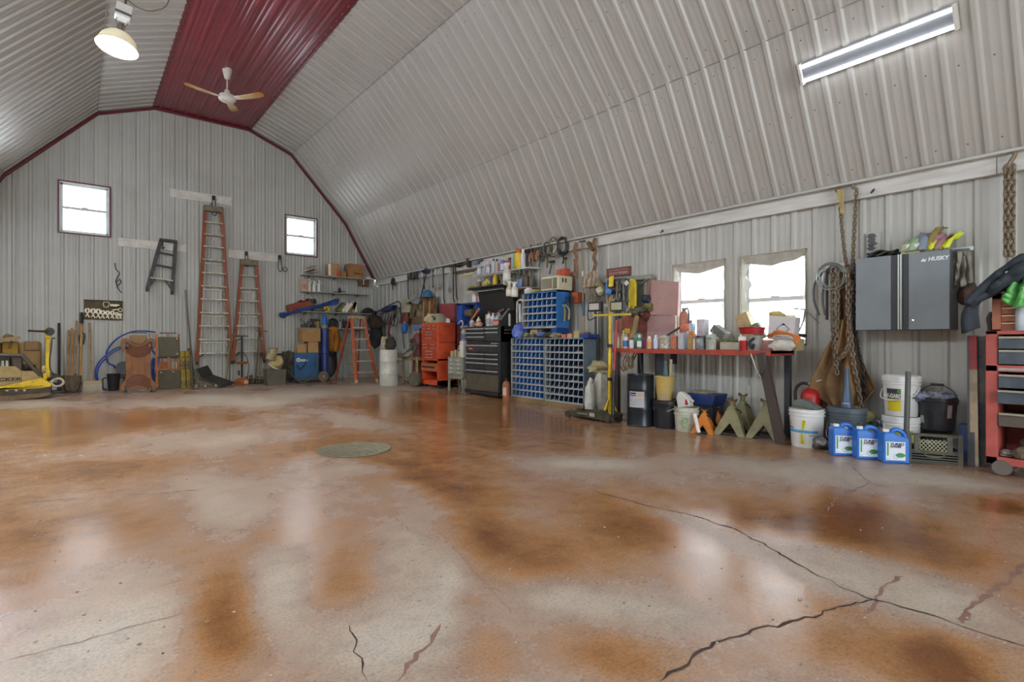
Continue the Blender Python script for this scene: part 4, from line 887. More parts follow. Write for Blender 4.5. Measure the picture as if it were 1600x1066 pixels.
on_welder(473, 501.5, 0, .02, .32, mat('ab8450', 0.8, 0, '967042', 5, 0.7), 'largest cardboard box, stacked on the two boxes above the welder', (fr.loc.z + ztop + (551 - 533.5) * k, 20 * k))
# gas cylinder
fr2 = Fr('E', 507, 585, fr.off - .2); k = fr2.mpp; t = fr2.thing('gas_cylinder', 'tall blue gas cylinder standing behind the welder wheel', 'gas cylinder'); r = 6.2 * k
zb = 0
t.location.z = fzf(fr2.loc.y); zz = lambda y: fr2(507, y)[1] + fr2.loc.z - fzf(fr2.loc.y)
MB().lathe([(0, .14), (r, .14), (r * 1.0, .18), (r, zz(516)), (r * .93, zz(512.5)), (r * .7, zz(509)), (r * .45, zz(507)), (0, zz(507))], 24).build('body', mat('2d3f86', 0.4, 0, '26356e', 6, 0.6), t)
MB().lathe([(r * .97, zz(513)), (r * .75, zz(509)), (r * .55, zz(507)), (0, zz(507))], 24).build('yellow_shoulder', mat('8f8a4a', 0.5), t)
MB().lathe([(r * .62, zz(509)), (r * .66, zz(507)), (r * .6, zz(497)), (r * .42, zz(494)), (r * .3, zz(492)), (0, zz(491.5))], 20).build('valve_cap', mat('2468b8', 0.4, 0, '1d57a0', 6, 0.6), t)
MB().lathe([(0, .0), (r * 1.1, .0), (r * 1.1, .03), (r * 1.02, .14), (0, .14)], 24).build('foot_ring', DSTEEL, t)
for y_ in (553, 578): MB().torus((0, 0, zz(y_)), r * 1.02, .008, 'z').build('chain_band', DSTEEL, t)
# welding jacket and leads hanging
fr = Fr('E', 520, 530, .3); om = mat('bf7a28', 0.8, 0, '8f6a24', 6, 0.9)
t = fr.thing('leather_jacket', 'orange leather jacket hanging from the lower shelf', 'jacket')
def jk(u, v):
    x = (u - .5); w_ = .17 + .22 * sin(min(v * 2.2, 1) * pi / 2) * (1 - .25 * max(0, v - .8)); f = .03 * sin(x * 16 + 3 * v) + .04 * mnoise.noise(Vector((x * 4, v * 3, 2)))
    return (x * w_ * 1.0 + .02 * v, -.06 + f + .35 * x * x - .05, fr(520, 512)[1] - v * 38 * fr.mpp * (1 - .15 * abs(x)))
MB().sheet(jk, 16, 16).build('body', om, t, solid=.02, sm=70)
MB().blob((0.01, -.04, fr(520, 515)[1]), (.12, .1, .09), 4, .3).build('collar', mat('d4822a', 0.8), t)
MB().tube(spl([fr.p3(524, 520, .05), fr.p3(531, 530, .04), fr.p3(532, 536, .02), fr.p3(526, 546, .0)]), [.04 + .01 * sin(i) for i in range(19)], 8).build('sleeve', mat('a56a2c', 0.8), t)
MB().cbox(fr.p3(515.5, 525.5, -.08), (.045, .01, .035)).build('white_patch', WHITE, t)
fr = Fr('E', 518, 560, .32); t = fr.thing('cable_bundle', 'bundle of black welding leads hanging beside the gas cylinder', 'cable')
for i in range(5): MB().tube(spl([fr.p3(516 + .6 * i, 545, .01 * i), fr.p3(513.5 + i * .7, 562, -.02), fr.p3(513 + i * 1.2, 582 + (i % 2) * 4, -.03), fr.p3(518 + i * .8, 588 - i, -.02), fr.p3(522 + i, 572, .0), fr.p3(521 + i * 1.1, 548, .02)]), .014, 6).build('lead', BLACK, t)
MB().blob(fr.p3(517, 550, -.03), (.06, .05, .14), 2, .25).build('electrode_holder', mat('2d2a28', 0.6), t)
fr = Fr('E', 531, 595, .05); tag(MB().sheet(lambda u, v: (fr.x(524 + 12 * u), .015 * sin(u * 14), fr(530, 513 + 82 * v)[1]), 20, 4).build('pale_curtain', mat('a9c2bd', 0.6, 0, '93aca8', 5, 0.6), None, fr.loc, solid=.01), 'pale blue-green sheet hanging behind the leads', 'sheet')
# standing orange step ladder
L0 = Fr('E', 557, 598, mo=.75).loc; t = thing('step_ladder', 'orange step ladder standing open on the floor beside the shelves', 'ladder', L0)
fr = Fr('E', 557, 598, mo=.75); fz = lambda y, px=560: fr(px, y)[1]
zt = fz(497, 560); xl, xr = fr.x(551), fr.x(568.5); bl_, br_ = fr.x(556.5), fr.x(587)
MB().box(xl - .02, .0, zt - .02, xr + .02, .22, zt + .05).build('top_cap', mat('a89f74', 0.6), t, bev=.012, sm=0)
for a_, b_ in ((xl, bl_ - .02), (xr, br_)):
    MB().bar((a_, .03, zt), (b_, -.05, .02), .035, .085).build('rail', FIBO, t, bev=.005, sm=0); MB().cbox((b_, -.05, .035), (.05, .1, .07)).build('foot', mat('c9bfa2', 0.5), t, bev=.006, sm=0)
for a_, b_ in ((xl - .0, fr.x(538) + .02), (xr, fr.x(575))):
    MB().bar((a_, .2, zt), (b_, .62, .02), .03, .06).build('rear_rail', mat('8f3a26', 0.6), t, bev=.004, sm=0)
for i, y_ in enumerate((511, 529, 546, 563.5, 581)):
    f_ = (zt - fz(y_)) / zt; a_, b_ = xl + (bl_ - .02 - xl) * f_, xr + (br_ - xr) * f_
    MB().box(a_, -.02 - .05 * f_, fz(y_) - .035, b_, .07 - .05 * f_, fz(y_)).build('step', mat('c6bfae', 0.4, 0.3, 'a09884', 8, 0.7), t, bev=.005, sm=0)
    if i: MB().bar((xl + (fr.x(538) + .02 - xl) * f_, .2 + .42 * f_, fz(y_) - .1), (xr + (fr.x(575) - xr) * f_, .2 + .42 * f_, fz(y_) - .1), .02, .03).build('rear_bar', mat('8f8a7c', 0.5, 0.3), t, sm=0)
# ================================================================== shelves on the end wall
shw = mat('a8a49a', 0.6, 0, '8f897c', 6, 0.6)
SH = {}
for nm, xa, xb, ya, yb, dp, lb in (('a', 475, 581, 430, 434, .34, 'topmost grey shelf on the end wall holding cartons'), ('b', 473, 578, 455.5, 459, .28, 'second grey shelf on the end wall holding white jugs'), ('c', 470, 592, 486.5, 489.5, .40, 'third grey shelf on the end wall holding the red bag'), ('d', 470, 580, 512, 513.5, .40, 'lowest grey shelf on the end wall crowded with power tools')):
    fr = Fr('E', (xa + xb) / 2, (ya + yb) / 2, dp); t = fr.thing('wall_shelf', lb, 'shelf'); SH[nm] = fr
    MB().box(fr.x(xa), 0, -.025, min(fr.x(xb), W - .06 - fr.loc.x), dp - .03, 0).build('board', shw, t, bev=.003, sm=0)
    for px in (xa + 12, (xa + xb) / 2, xb - 16):
        MB().prism([(0, 0), (0, 0)][:0] or [(fr.x(px) - .012, -.025), (fr.x(px) + .012, -.025), (fr.x(px) + .012, -.07), (fr.x(px) - .012, -.07)], .04, dp - .03).build('bracket', mat('8a8577', 0.5), t, sm=0)
def shelf_at(nm, px, dy=.05): fr = SH[nm]; return Vector((fr.loc.x + fr.x(px), fr.loc.y + dy, fr.loc.z)), fr.mpp
p, k = shelf_at('a', 487); t = thing('paper_stack', 'loose stack of pale papers on the topmost shelf', 'papers', p)
for i in range(7): MB().cbox((rnd.uniform(-.02, .04), .1, .012 + i * .022), (.3 - .02 * i, .22, .012), (0, -.25 - .04 * i, rnd.uniform(-.3, .3))).build('sheet', mat(('d8d2c2', 'a89f90', '7d7465', 'd8b98a')[i % 4], 0.7), t, sm=0)
t.location.z += .05
p, k = shelf_at('a', 523); carton(p, 0, 17 * k, .25, 20 * k, mat('b08a62', 0.8, 0, '98754f', 6, 0.6), 'medium cardboard box with white end on the topmost shelf', name='cardboard_box')
MB().box(-8.6 * k, -.002, .02, -5 * k, .0, 19 * k).build('white_label', WHITE, bpy.data.objects[[o.name for o in COL.objects if o.get('label', '').startswith('medium cardboard box with white')][0]], sm=0)
p, k = shelf_at('a', 530, .0); tag(MB().blob((0, -.01, .055), (.055, .05, .09), 3, .3).build('orange_can', mat('c4572a', 0.5), None, p + Vector((0, .03, .02))), 'small orange bundle in front of the medium shelf box', 'bundle')
p, k = shelf_at('a', 538); carton(p, 0, 9 * k, .2, 9 * k, mat('9c7a55', 0.8), 'smallest brown box on the topmost shelf between two larger ones')
p, k = shelf_at('a', 557, .0); bigb = carton(p, 0, 26 * k, .28, 22 * k, mat('a2754a', 0.8, 0, '8f653d', 5, 0.6), 'largest brown carton with dark print on the topmost shelf', tape=False)
text('Reliance', 4.5 * k, mat('3a2717', 0.7), bigb, (3 * k, -.002, 7 * k), bold=.001)
p, k = shelf_at('a', 570, .28); fr = Fr('E', 566, 440, .2)
fr.box(b := MB(), 562.5, 435, 577, 447, 0, .15); tag(b.build('hanging_box', mat('6d5238', 0.7), None, fr.loc, sm=0), 'dark brown box tucked under the right end of the topmost shelf', 'box')
fr = Fr('E', 574, 436, .3); t = fr.thing('white_bracket', 'white angle bracket below the topmost shelf in the corner', 'bracket')
MB().bar(fr.p3(568, 445), fr.p3(568, 434), .02, .02).build('arm', WHITE, t); MB().bar(fr.p3(567, 438), fr.p3(578, 432.5), .02, .02).build('arm', WHITE, t); MB().bar(fr.p3(572, 434), fr.p3(584, 437), .03, .03).build('arm', WHITE, t)
for i, (px, w_, h_, c) in enumerate(((477, 8, 18, 'c9a894'), (486, 6.5, 18, 'dcd7c8'), (494, 6, 15.5, 'e0dccf'), (502, 6.5, 17, 'd8dadb'))):
    p, k = shelf_at('b', px); t = thing('white_jug' if i else 'pink_box', ('pinkish box at the left end of the second shelf', 'white jug next to the pinkish box on the second shelf', 'white jug in the middle of the second shelf row', 'white jug at the right of the second shelf row')[i], 'jug' if i else 'box', p)
    if i == 0: MB().box(-w_ * k / 2, 0, 0, w_ * k / 2, .18, h_ * k).build('body', mat(c, 0.7), t, bev=.005, sm=0); MB().box(-w_ * k * .3, -.002, .05, w_ * k * .3, 0, h_ * k * .6).build('label_panel', mat('b58672', 0.7), t, sm=0)
    else:
        MB().lathe([(0, 0), (w_ * k * .5, 0), (w_ * k * .52, .02), (w_ * k * .52, h_ * k * .68), (w_ * k * .3, h_ * k * .85), (w_ * k * .22, h_ * k * .9), (w_ * k * .22, h_ * k), (0, h_ * k)], 4 if i == 3 else 16, c=(0, .1, 0)).build('body', mat(c, 0.45), t)
        MB().lathe([(0, h_ * k), (w_ * k * .25, h_ * k), (w_ * k * .25, h_ * k + .02), (0, h_ * k + .02)], 12, c=(0, .1, 0)).build('cap', WHITE, t); MB().torus((w_ * k * .2, .06, h_ * k * .8), .03, .008, 'y').build('handle', mat(c, 0.45), t)
p, k = shelf_at('b', 533); t = thing('bar_clamp', 'dark bar clamp lying on the second shelf', 'clamp', p)
MB().bar((-10 * k, .05, .02), (9 * k, .05, .05), .02, .02).build('bar', DSTEEL, t); MB().prism([(-.05, 0), (.04, 0), (.03, .1), (-.01, .14)], .03, .07).build('jaw', BLACK, t); MB().tube([(-.03, .05, .1), (0, .05, .16), (.02, .05, .1)], .01, 6).build('grip', BLACK, t)
p, k = shelf_at('c', 477, .08); t = thing('red_bag', 'red and brown cushion-shaped bag on the third shelf', 'bag', p)
T = Matrix.Rotation(rad(-17), 4, 'Y')
MB().box(-20 * k, 0, .02, 20 * k, .26, 15 * k, T).build('body', mat('8a3a2c', 0.7, 0, '7a4a2c', 5, 0.8), t, bev=.05, sm=0); MB().box(-20.4 * k, -.01, .0, 20.4 * k, .27, .09, T).build('brown_base', mat('8a5f35', 0.7), t, bev=.03, sm=0)
MB().sheet(lambda u, v: (T @ Vector(((-.18 + u * .72) * 22 * k, -.012 + .1 * v, (16 + 1.2 * sin(u * 9)) * k - .03 * v))), 12, 3).build('flap', mat('7d2f2a', 0.7), t, solid=.012)
MB().blob(tuple(T @ Vector((18 * k, .05, 11 * k))), (.09, .09, .07), 6, .4).build('dark_mouth', mat('3d4a48', 0.7), t)
p, k = shelf_at('c', 480, 0)
t = thing('strap_bundle', 'blue tow strap draped along the third shelf past its left end', 'strap', p)
fr = SH['c']
dd = lambda x, y, d=-.03: (fr(x, y)[0] - fr.x(480), d, fr(x, y)[1])
for i in range(4): MB().tube(spl([dd(440 + i * 2, 491 + i), dd(452, 489 + i * .8), dd(466, 484 + i), dd(480, 481 + i, -.02), dd(498, 477 + i, .0), dd(515, 472 + i * 1.4, .05), dd(527, 468 + i * 2.5, .08)]), .02, 6).build('strap_fold', mat('254a86', 0.7, 0, '1c2f55', 8, 0.7), t)
MB().blob(dd(441, 493), (.09, .06, .07), 5, .5, 12, 8, 3).build('knot', mat('2a4f92', 0.7, 0, '1b2745', 12, 0.8), t)
MB().prism([(dd(517, 478)[0], dd(517, 478)[2]), (dd(529, 475)[0], dd(529, 475)[2]), (dd(530, 467)[0], dd(530, 467)[2]), (dd(519, 472)[0], dd(519, 472)[2])], .0, .05).build('strap_end', mat('274a8a', 0.7), t); MB().torus(dd(527, 468.5), .035, .01, 'y').build('hook_ring', BLACK, t)
p, k = shelf_at('c', 512, .02); t = thing('yellow_tape', 'yellow tape roll among grey rags on the third shelf', 'tape', p)
MB().torus((0, .06, .075), .05, .03, 'y', 18, 10).build('roll', YELLOW, t); MB().blob((-.13, .1, .05), (.2, .1, .05), 4, .5).build('rag', mat('6d7a70', 0.8), t)
for i, (px, c) in enumerate(((530, '6b7048'), (535.5, 'e2dfd2'), (541, 'e6e3d6'), (546, '8f7a3c'), (551.5, 'b89d62'), (556, 'dcd9cf'))):
    p, k = shelf_at('c', px, .02); lean = rad(38) if i < 4 else rad(18 if i == 4 else 0)
    o = MB().box(-2.6 * k, 0, 0, 2.6 * k, .2, 17 * k).build('manual', mat(c, 0.7), None, p + Vector((0, 0, .02)), bev=.004, sm=0, rot=(0, lean, 0)); tag(o, ('olive', 'leftmost white', 'second white', 'ochre', 'tan', 'upright white')[i] + (' manual' if i < 5 else ' carton') + (' leaning on the third shelf' if i < 5 else ' at the end of the leaning manuals'), 'book' if i < 5 else 'box', 'manuals leaning on the third shelf')
p, k = shelf_at('c', 578, .0); t = thing('black_hat', 'black cap lying at the corner end of the third shelf', 'hat', p)
MB().blob((0, .12, .04), (.15, .14, .11), 2, .25, flat=.4).build('crown', mat('1e1c1b', 0.8), t); MB().blob((-.14, .05, .02), (.12, .12, .02), 3, .2).build('brim', mat('2a2422', 0.8), t); MB().sheet(lambda u, v: (.06 + .12 * u, -.03 + .02 * sin(u * 9), .06 - v * .3 * (1 - .5 * u)), 6, 6).build('neck_flap', mat('1e1c1b', 0.8), t, solid=.01)
# lowest shelf: dark tools and bottles
for i, (px, h_, w_, c, kind) in enumerate(((476, 13, 7, '4a4640', 'cage'), (484, 10, 6, '5a5448', 'can'), (491, 17, 9, '35302c', 'drill'), (499, 13, 6, '8a7a35', 'can'), (522, 12, 12, '2c2a28', 'saw'), (529, 11, 5, '3f423f', 'can'), (534, 13, 5, 'a8adb0', 'can'), (538.5, 15, 4, '2a2b2d', 'bottle'), (542.5, 14, 4, '26272a', 'bottle'), (546.5, 15, 4, '2c2a30', 'bottle'), (551, 12, 5, '4a2430', 'can'), (575, 10, 6, '8a8a86', 'can'))):
    p, k = shelf_at('d', px, .03); w_ *= k; h_ *= k
    lab = {'cage': 'wire-handled dark tool at the left end of the lowest shelf', 'drill': 'black cordless drill standing on the lowest shelf', 'saw': 'black circular saw on the lowest shelf behind the blue cylinder'}.get(kind)
    if lab is None:
        lab = {484: 'grey-brown can beside the wire tool on the lowest shelf', 499: 'olive-yellow can left of the gas cylinder on the lowest shelf', 529: 'dark grey can on the lowest shelf', 534: 'pale grey can on the lowest shelf', 538.5: 'first black bottle after the pale can', 542.5: 'middle black bottle of three on the lowest shelf', 546.5: 'last black bottle of three on the lowest shelf', 551: 'maroon can behind the standing ladder', 575: 'grey can at the corner end of the lowest shelf'}[px]
    if kind in ('can', 'bottle'):
        t = thing('spray_can' if kind == 'can' else 'bottle', lab, kind, p); r = w_ / 2
        MB().lathe([(0, 0), (r, 0), (r, h_ * .72), (r * .6, h_ * .82), (r * .45, h_ * .85), (0, h_ * .85)], 14, c=(0, .08, 0)).build('body', mat(c, 0.45, 0.1), t); MB().lathe([(r * .42, h_ * .84), (r * .42, h_), (0, h_)], 10, c=(0, .08, 0)).build('cap', BLACK, t)
    elif kind == 'drill':
        t = thing('cordless_drill', lab, 'drill', p); MB().cbox((0, .08, .04), (.09, .11, .08)).build('battery', BLACK, t, bev=.01, sm=0); MB().cbox((0, .08, .12), (.04, .06, .12)).build('grip', mat('2d2a28', 0.6), t, bev=.012, sm=0); MB().cyl((-.06, .08, .19), (.12, .08, .2), .04, .03, 12).build('motor', mat('45403a', 0.5), t); MB().cyl((.12, .08, .2), (.19, .08, .2), .02, .012, 8).build('chuck', STEEL, t)
    elif kind == 'saw':
        t = thing('circular_saw', lab, 'saw', p); MB().lathe([(0, 0), (.11, 0), (.12, .03), (.1, .05), (0, .05)], 20, T=Matrix.Translation((-.02, .08, .11)) @ Matrix.Rotation(pi / 2, 4, 'X')).build('guard', BLACK, t); MB().cbox((0, .08, .012), (.26, .14, .012)).build('base', STEEL, t); MB().tube(spl([(-.08, .1, .2), (.02, .1, .24), (.12, .1, .2), (.16, .1, .12)]), .02, 8).build('handle', BLACK, t)
    else:
        t = thing('wire_tool', lab, 'tool', p); MB().box(-w_ / 2, 0, 0, w_ / 2, .12, h_ * .4).build('body', mat(c, 0.6), t, bev=.01, sm=0); MB().tube(spl([(-w_ * .4, .06, h_ * .4), (-w_ * .7, .06, h_), (0, .06, h_ * .7), (w_ * .5, .06, h_ * .4)]), .008, 6).build('wire_handle', BLACK, t)
# ================================================================== helpers for shop things
def can(loc, r, h, body, cap, label, band=None, name='spray_can', cat='spray can', rz=RZ, group=None, rot=None):
    t = thing(name, label, cat, loc, rz, group, rot)
    MB().lathe([(0, 0), (r * .96, 0), (r, .006), (r, h * .74), (r * .93, h * .78), (r * .55, h * .82), (r * .5, h * .84), (0, h * .84)], 16).build('body', body, t)
    MB().lathe([(r * .62, h * .79), (r * .66, h * .80), (r * .6, h * .97), (r * .45, h), (0, h)], 12).build('cap', cap, t)
    if band: MB().lathe([(r * 1.012, h * .12), (r * 1.012, h * .55)], 16).build('label_band', band, t)
    return t
def bottle(loc, r, h, body, cap, label, band=None, name='bottle', cat='bottle', sq=False, rz=RZ, handle=False, group=None):
    t = thing(name, label, cat, loc, rz, group); n = 4 if sq else 16; rr = r * (1.3 if sq else 1)
    T = Matrix.Rotation(pi / 4 if sq else 0, 4, 'Z')
    MB().lathe([(0, 0), (rr * .95, 0), (rr, .008), (rr, h * .62), (rr * .85, h * .7), (rr * .35, h * .84), (rr * .3, h * .9), (0, h * .9)], n, T=T).build('body', body, t, bev=r * .15 if sq else 0)
    MB().lathe([(r * .36, h * .86), (r * .38, h), (0, h)], 12).build('cap', cap, t)
    if band: MB().lathe([(rr * 1.015, h * .14), (rr * 1.015, h * .52)], n, T=T).build('label_band', band, t)
    if handle: MB().tube(spl([(r * .5, 0, h * .82), (r * 1.0, 0, h * .75), (r * 1.05, 0, h * .5)]), r * .16, 6).build('handle', body, t)
    return t
def trigger_bottle(loc, r, h, body, head, label, group=None, rz=RZ):
    t = thing('trigger_sprayer', label, 'spray bottle', loc, rz, group)
    MB().lathe([(0, 0), (r, 0), (r, h * .5), (r * .75, h * .6), (r * .35, h * .72), (r * .32, h * .76), (0, h * .76)], 16).build('body', body, t)
    MB().box(-r * .9, -r * .35, h * .86, r * .8, r * .35, h).build('spray_head', head, t, bev=.006, sm=0); MB().lathe([(r * .42, h * .74), (r * .42, h * .88), (0, h * .88)], 12).build('collar', head, t)
    MB().bar((-r * .6, 0, h * .87), (-r * .75, 0, h * .68), r * .3, .012).build('trigger', head, t); MB().lathe([(r * 1.015, h * .1), (r * 1.015, h * .42)], 16).build('label_band', WHITE, t)
    return t
def bucket(fr, r, h, body, label, lid=None, name='bucket', taper=.88, bail=None, ribs_=(.80, .86, .92), y=None):
    t = fr.thing(name, label, 'bucket'); y = r if y is None else y; t.location = fr.loc + Vector((y if fr.wl == 'R' else 0, 0 if fr.wl == 'R' else y, 0))
    prof = [(0, 0), (r * taper - .004, 0), (r * taper, .006)]
    for q in ribs_: rr = r * (taper + (1 - taper) * q); prof += [(rr, h * q - .012), (rr + .011, h * q - .008), (rr + .011, h * q + .002), (rr, h * q + .004)]
    prof += [(r * .99, h * .985), (r * 1.03, h * .985), (r * 1.03, h), (r * .97, h)]
    if lid is None: prof += [(r * .95, h * .96), (r * (taper - .03), .03), (0, .03)]
    else: prof += [(0, h)]
    MB().lathe(prof, 32).build('body', body, t)
    if lid is not None:
        MB().lathe([(r * 1.05, h - .035), (r * 1.06, h + .004), (r * 1.0, h + .012), (r * .96, h + .004), (0, h + .004)], 32).build('lid', lid, t)
    if bail:
        mb, drop, a = bail; pts = [(r * 1.03 * cos(t_) * cos(a), -abs(sin(t_)) * r * .9 * (1 if drop > 0 else .0) - r * 1.03 * cos(t_) * sin(a) * 0, h * .86 - sin(t_) * drop) for t_ in np.linspace(0, pi, 15)]
        MB().tube(pts, .004, 6).build('bail_handle', mb, t)
        if drop < 0: MB().cyl((-.05, 0, h * .86 - drop), (.05, 0, h * .86 - drop), .012, n=10).build('grip', BLACK, t)
    return t
def wrap(t, r, z0, z1_, a0, a1, m, taper=0.0, n=10, name='printed_label'):    # curved label on a round body; angles seen from the front (-y)
    def fn(u, v):
        a = a0 + (a1 - a0) * u; rr = r - taper * (1 - v); return (rr * sin(a), -rr * cos(a), z0 + (z1_ - z0) * v)
    return MB().sheet(fn, n, 1).build(name, m, t)
def bwrap(t, r, h, z0, z1_, a0, a1, m, name='printed_label', e=.002, tp=.88): R_ = lambda z: r * (tp + (1 - tp) * z / h) + e; return wrap(t, R_(z1_), z0, z1_, a0, a1, m, R_(z1_) - R_(z0), name=name)
# ================================================================== corner by the end wall
fr = Fr('R', 608, 602, mo=.5); k = fr.mpp; r_ = 14.3 * k
t = fr.thing('white_drum', 'white cylindrical drum standing in the far corner', 'drum'); H_ = fr(608, 546.5)[1]
MB().lathe([(0, 0), (r_ * .97, 0), (r_, .02), (r_, H_ * .33), (r_ * 1.02, H_ * .34), (r_, H_ * .35), (r_, H_ * .66), (r_ * 1.02, H_ * .67), (r_, H_ * .68), (r_, H_ - .01), (r_ * .97, H_), (0, H_)], 32).build('body', mat('c9c8be', 0.5, 0, 'a8a595', 4, 0.7), t)
tp = fr.loc + Vector((0, 0, H_))
t = thing('oil_jug', 'tan oil jug with pale label on the white drum', 'jug', tp + Vector((-.05, .10, 0)), RZ)
MB().prism([(-.11, 0), (.1, 0), (.11, .12), (.09, .2), (.02, .28), (-.04, .3), (-.08, .28), (-.11, .16)], -.06, .06).build('body', mat('b5a376', 0.5), t, bev=.012, sm=0); MB().box(-.085, -.064, .03, .08, -.06, .15).build('label_panel', mat('c9c6d0', 0.6, 0, '6a5a55', 20, 0.7), t, sm=0); MB().lathe([(.03, .28), (.03, .32), (0, .32)], 10, c=(-.05, 0, 0)).build('cap', BLACK, t)
t = thing('dark_bag', 'dark olive canvas bag slumped on the white drum', 'bag', tp + Vector((-.02, -.12, 0)), RZ)
MB().blob((0, 0, .12), (.15, .12, .16), 12, .35, flat=.75).build('body', mat('2f2d27', 0.85, 0, '45402f', 8, 0.7), t); MB().tube(spl([(-.08, 0, .22), (-.02, -.02, .36), (.07, 0, .24)]), .012, 6).build('strap', BLACK, t)
fr = Fr('R', 588, 540, .28); t = fr.thing('backpack', 'black backpack and coat hanging in the far corner', 'backpack')
MB().blob((0, 0, .27), (.24, .16, .33), 4, .3).build('body', mat('232423', 0.85, 0, '3a3b3a', 7, 0.7), t); MB().blob((.02, -.05, .62), (.26, .16, .2), 8, .35).build('coat', mat('3a2f1e', 0.85, 0, '2a241a', 8, 0.7), t); MB().cbox((-.05, -.17, .28), (.12, .05, .18)).build('front_pocket', mat('2a3040', 0.8), t, bev=.02, sm=0); MB().cbox((-.03, -.2, .27), (.05, .01, .06)).build('pale_badge', mat('c9bfae', 0.6), t)
# power tool on a bracket with leads
fr = Fr('R', 612, 500, .30); t = fr.thing('chain_hoist', 'blue-bodied electric hoist on a black bracket with hanging cords', 'hoist'); q = fr.p3
MB().prism(fr.poly([(600, 488), (615, 485), (618, 477), (604, 481), (600, 484)]), -.1, .08).build('body', mat('2c3564', 0.5, 0, '22284a', 7, 0.6), t, bev=.02, sm=0)
MB().tube([q(590, 488.5, -.02), q(600, 482, -.03), q(612, 476, -.03), q(624, 471, -.03), q(627, 475, -.02), q(626, 490, 0)], .016, 8).build('frame_tube', BLACK, t); MB().tube([q(596, 490, 0), q(608, 487, 0), q(624, 481, 0), q(626, 490, 0), q(626, 545, .1)], .014, 8).build('frame_tube', BLACK, t)
for i in range(6): MB().tube(spl([q(596 + 4 * i, 489, 0), q(595 + 4.3 * i, 497 + 2 * i % 5, -.03), q(599 + 4 * i, 505 + (i * 7) % 6, -.02), q(603 + 4 * i, 495, 0)]), .010, 6).build('cord', mat('2f2c28', 0.6), t)
MB().cyl(q(612, 494, -.02), q(607, 523, 0), .03, n=8).build('red_tube', mat('7d2f30', 0.5), t); MB().cyl(q(616, 492, .02), q(614, 500, 0), .05, .02, 10).build('hook_block', DSTEEL, t)
# welding cart
fr = Fr('R', 640, 604, mo=.7); t = fr.thing('welding_cart', 'tan two-wheeled cart carrying a dark red gas cylinder and hoses', 'cart'); q = fr.p3; k = fr.mpp
cm = mat('8a7a4e', 0.6, 0.1, '6d5f3c', 7, 0.7)
for px, d_, r_ in ((612, -.08, 11.2), (643, -.03, 11.8)):
    T = Matrix.Translation((fr.x(px), d_ + .12, r_ * k)) @ Matrix.Rotation(rad(18), 4, 'Z') @ Matrix.Rotation(pi / 2, 4, 'X')
    w_ = MB().lathe([(.0, -.03), (.6 * r_ * k, -.035), (.95 * r_ * k, -.05), (r_ * k, -.02), (r_ * k, .02), (.95 * r_ * k, .05), (0, .05)], 28, T=T).build('wheel', mat('56503f', 0.8, 0, '7a7462', 6, 0.7), t)
    MB().lathe([(0, -.06), (.28 * r_ * k, -.06), (.3 * r_ * k, -.03), (0, -.03)], 14, T=T).build('hub', mat('3d4a45', 0.5), t)
MB().bar((fr.x(616), .15, 11 * k), (fr.x(643), .1, 11 * k), .035, .035).build('axle', cm, t, sm=0)
MB().box(fr.x(622), .1, fr(632, 563)[1], fr.x(645), .45, fr(632, 558)[1]).build('tray', cm, t, bev=.006, sm=0)
for px in (622.5, 644): MB().bar((fr.x(px), .12, .02), (fr.x(px), .12, fr(px, 559)[1]), .05, .04).build('upright', cm, t, sm=0)
MB().bar((fr.x(634), .12, .1), (fr.x(634), .12, fr(634, 565)[1]), .03, .02).build('centre_bar', mat('b8a888', 0.5), t, sm=0)
MB().box(fr.x(624), .2, .03, fr.x(640), .5, .08).build('foot_plate', DSTEEL, t, sm=0)
for px in (641, 650): MB().tube([q(px, 560, .3), q(px + 1, 470, .32)], .014, 8).build('handle_tube', mat('9c8a62', 0.5, 0.2), t)
for i in range(6): MB().tube(spl([q(641, 548 - i, .0), q(630, 553 + i, -.05), q(617 + i, 548 + i * 2, -.08), q(614 + i * .6, 560 + i * 1.3, -.1), q(622 + i, 568 - i, -.1), q(636, 561 + i * .5, -.06), q(645, 552, 0), q(647, 540, .05)]), .011, 6).build('hose', mat('6a604e' if i % 2 else '4d483c', 0.6), t)
c2 = fr.loc + Vector((.34, -fr.x(633), .10)); t = thing('acetylene_cylinder', 'dark red gas cylinder standing on the welding cart', 'gas cylinder', c2, RZ); hh = fr(633, 520)[1] - .1
MB().lathe([(0, 0), (.13, 0), (.13, hh - .12), (.11, hh - .05), (.05, hh), (0, hh)], 24).build('body', mat('7a3434', 0.5, 0, '64282a', 6, 0.6), t); MB().lathe([(.055, hh - .005), (.06, hh + .05), (.02, hh + .06), (.02, hh + .1), (0, hh + .1)], 14).build('valve', mat('b8a078', 0.4, 0.5), t)
fr2 = Fr('R', 645, 540, fr.off - .12); t = fr2.thing('regulator_set', 'brass and steel regulators above the welding cart', 'regulator')
for px, py, r_ in ((643, 533, .05), (648, 537, .05), (645, 544, .06)): MB().lathe([(0, -.03), (r_, -.03), (r_, .03), (0, .03)], 16, T=Matrix.Translation(fr2.p3(px, py)) @ Matrix.Rotation(pi / 2, 4, 'X')).build('gauge', mat('4a4a3f', 0.4, 0.4, '8a8a74', 10, 0.7), t)
MB().tube([fr2.p3(640, 540), fr2.p3(650, 534)], .02, 8).build('manifold', mat('8a7a50', 0.4, 0.6), t)
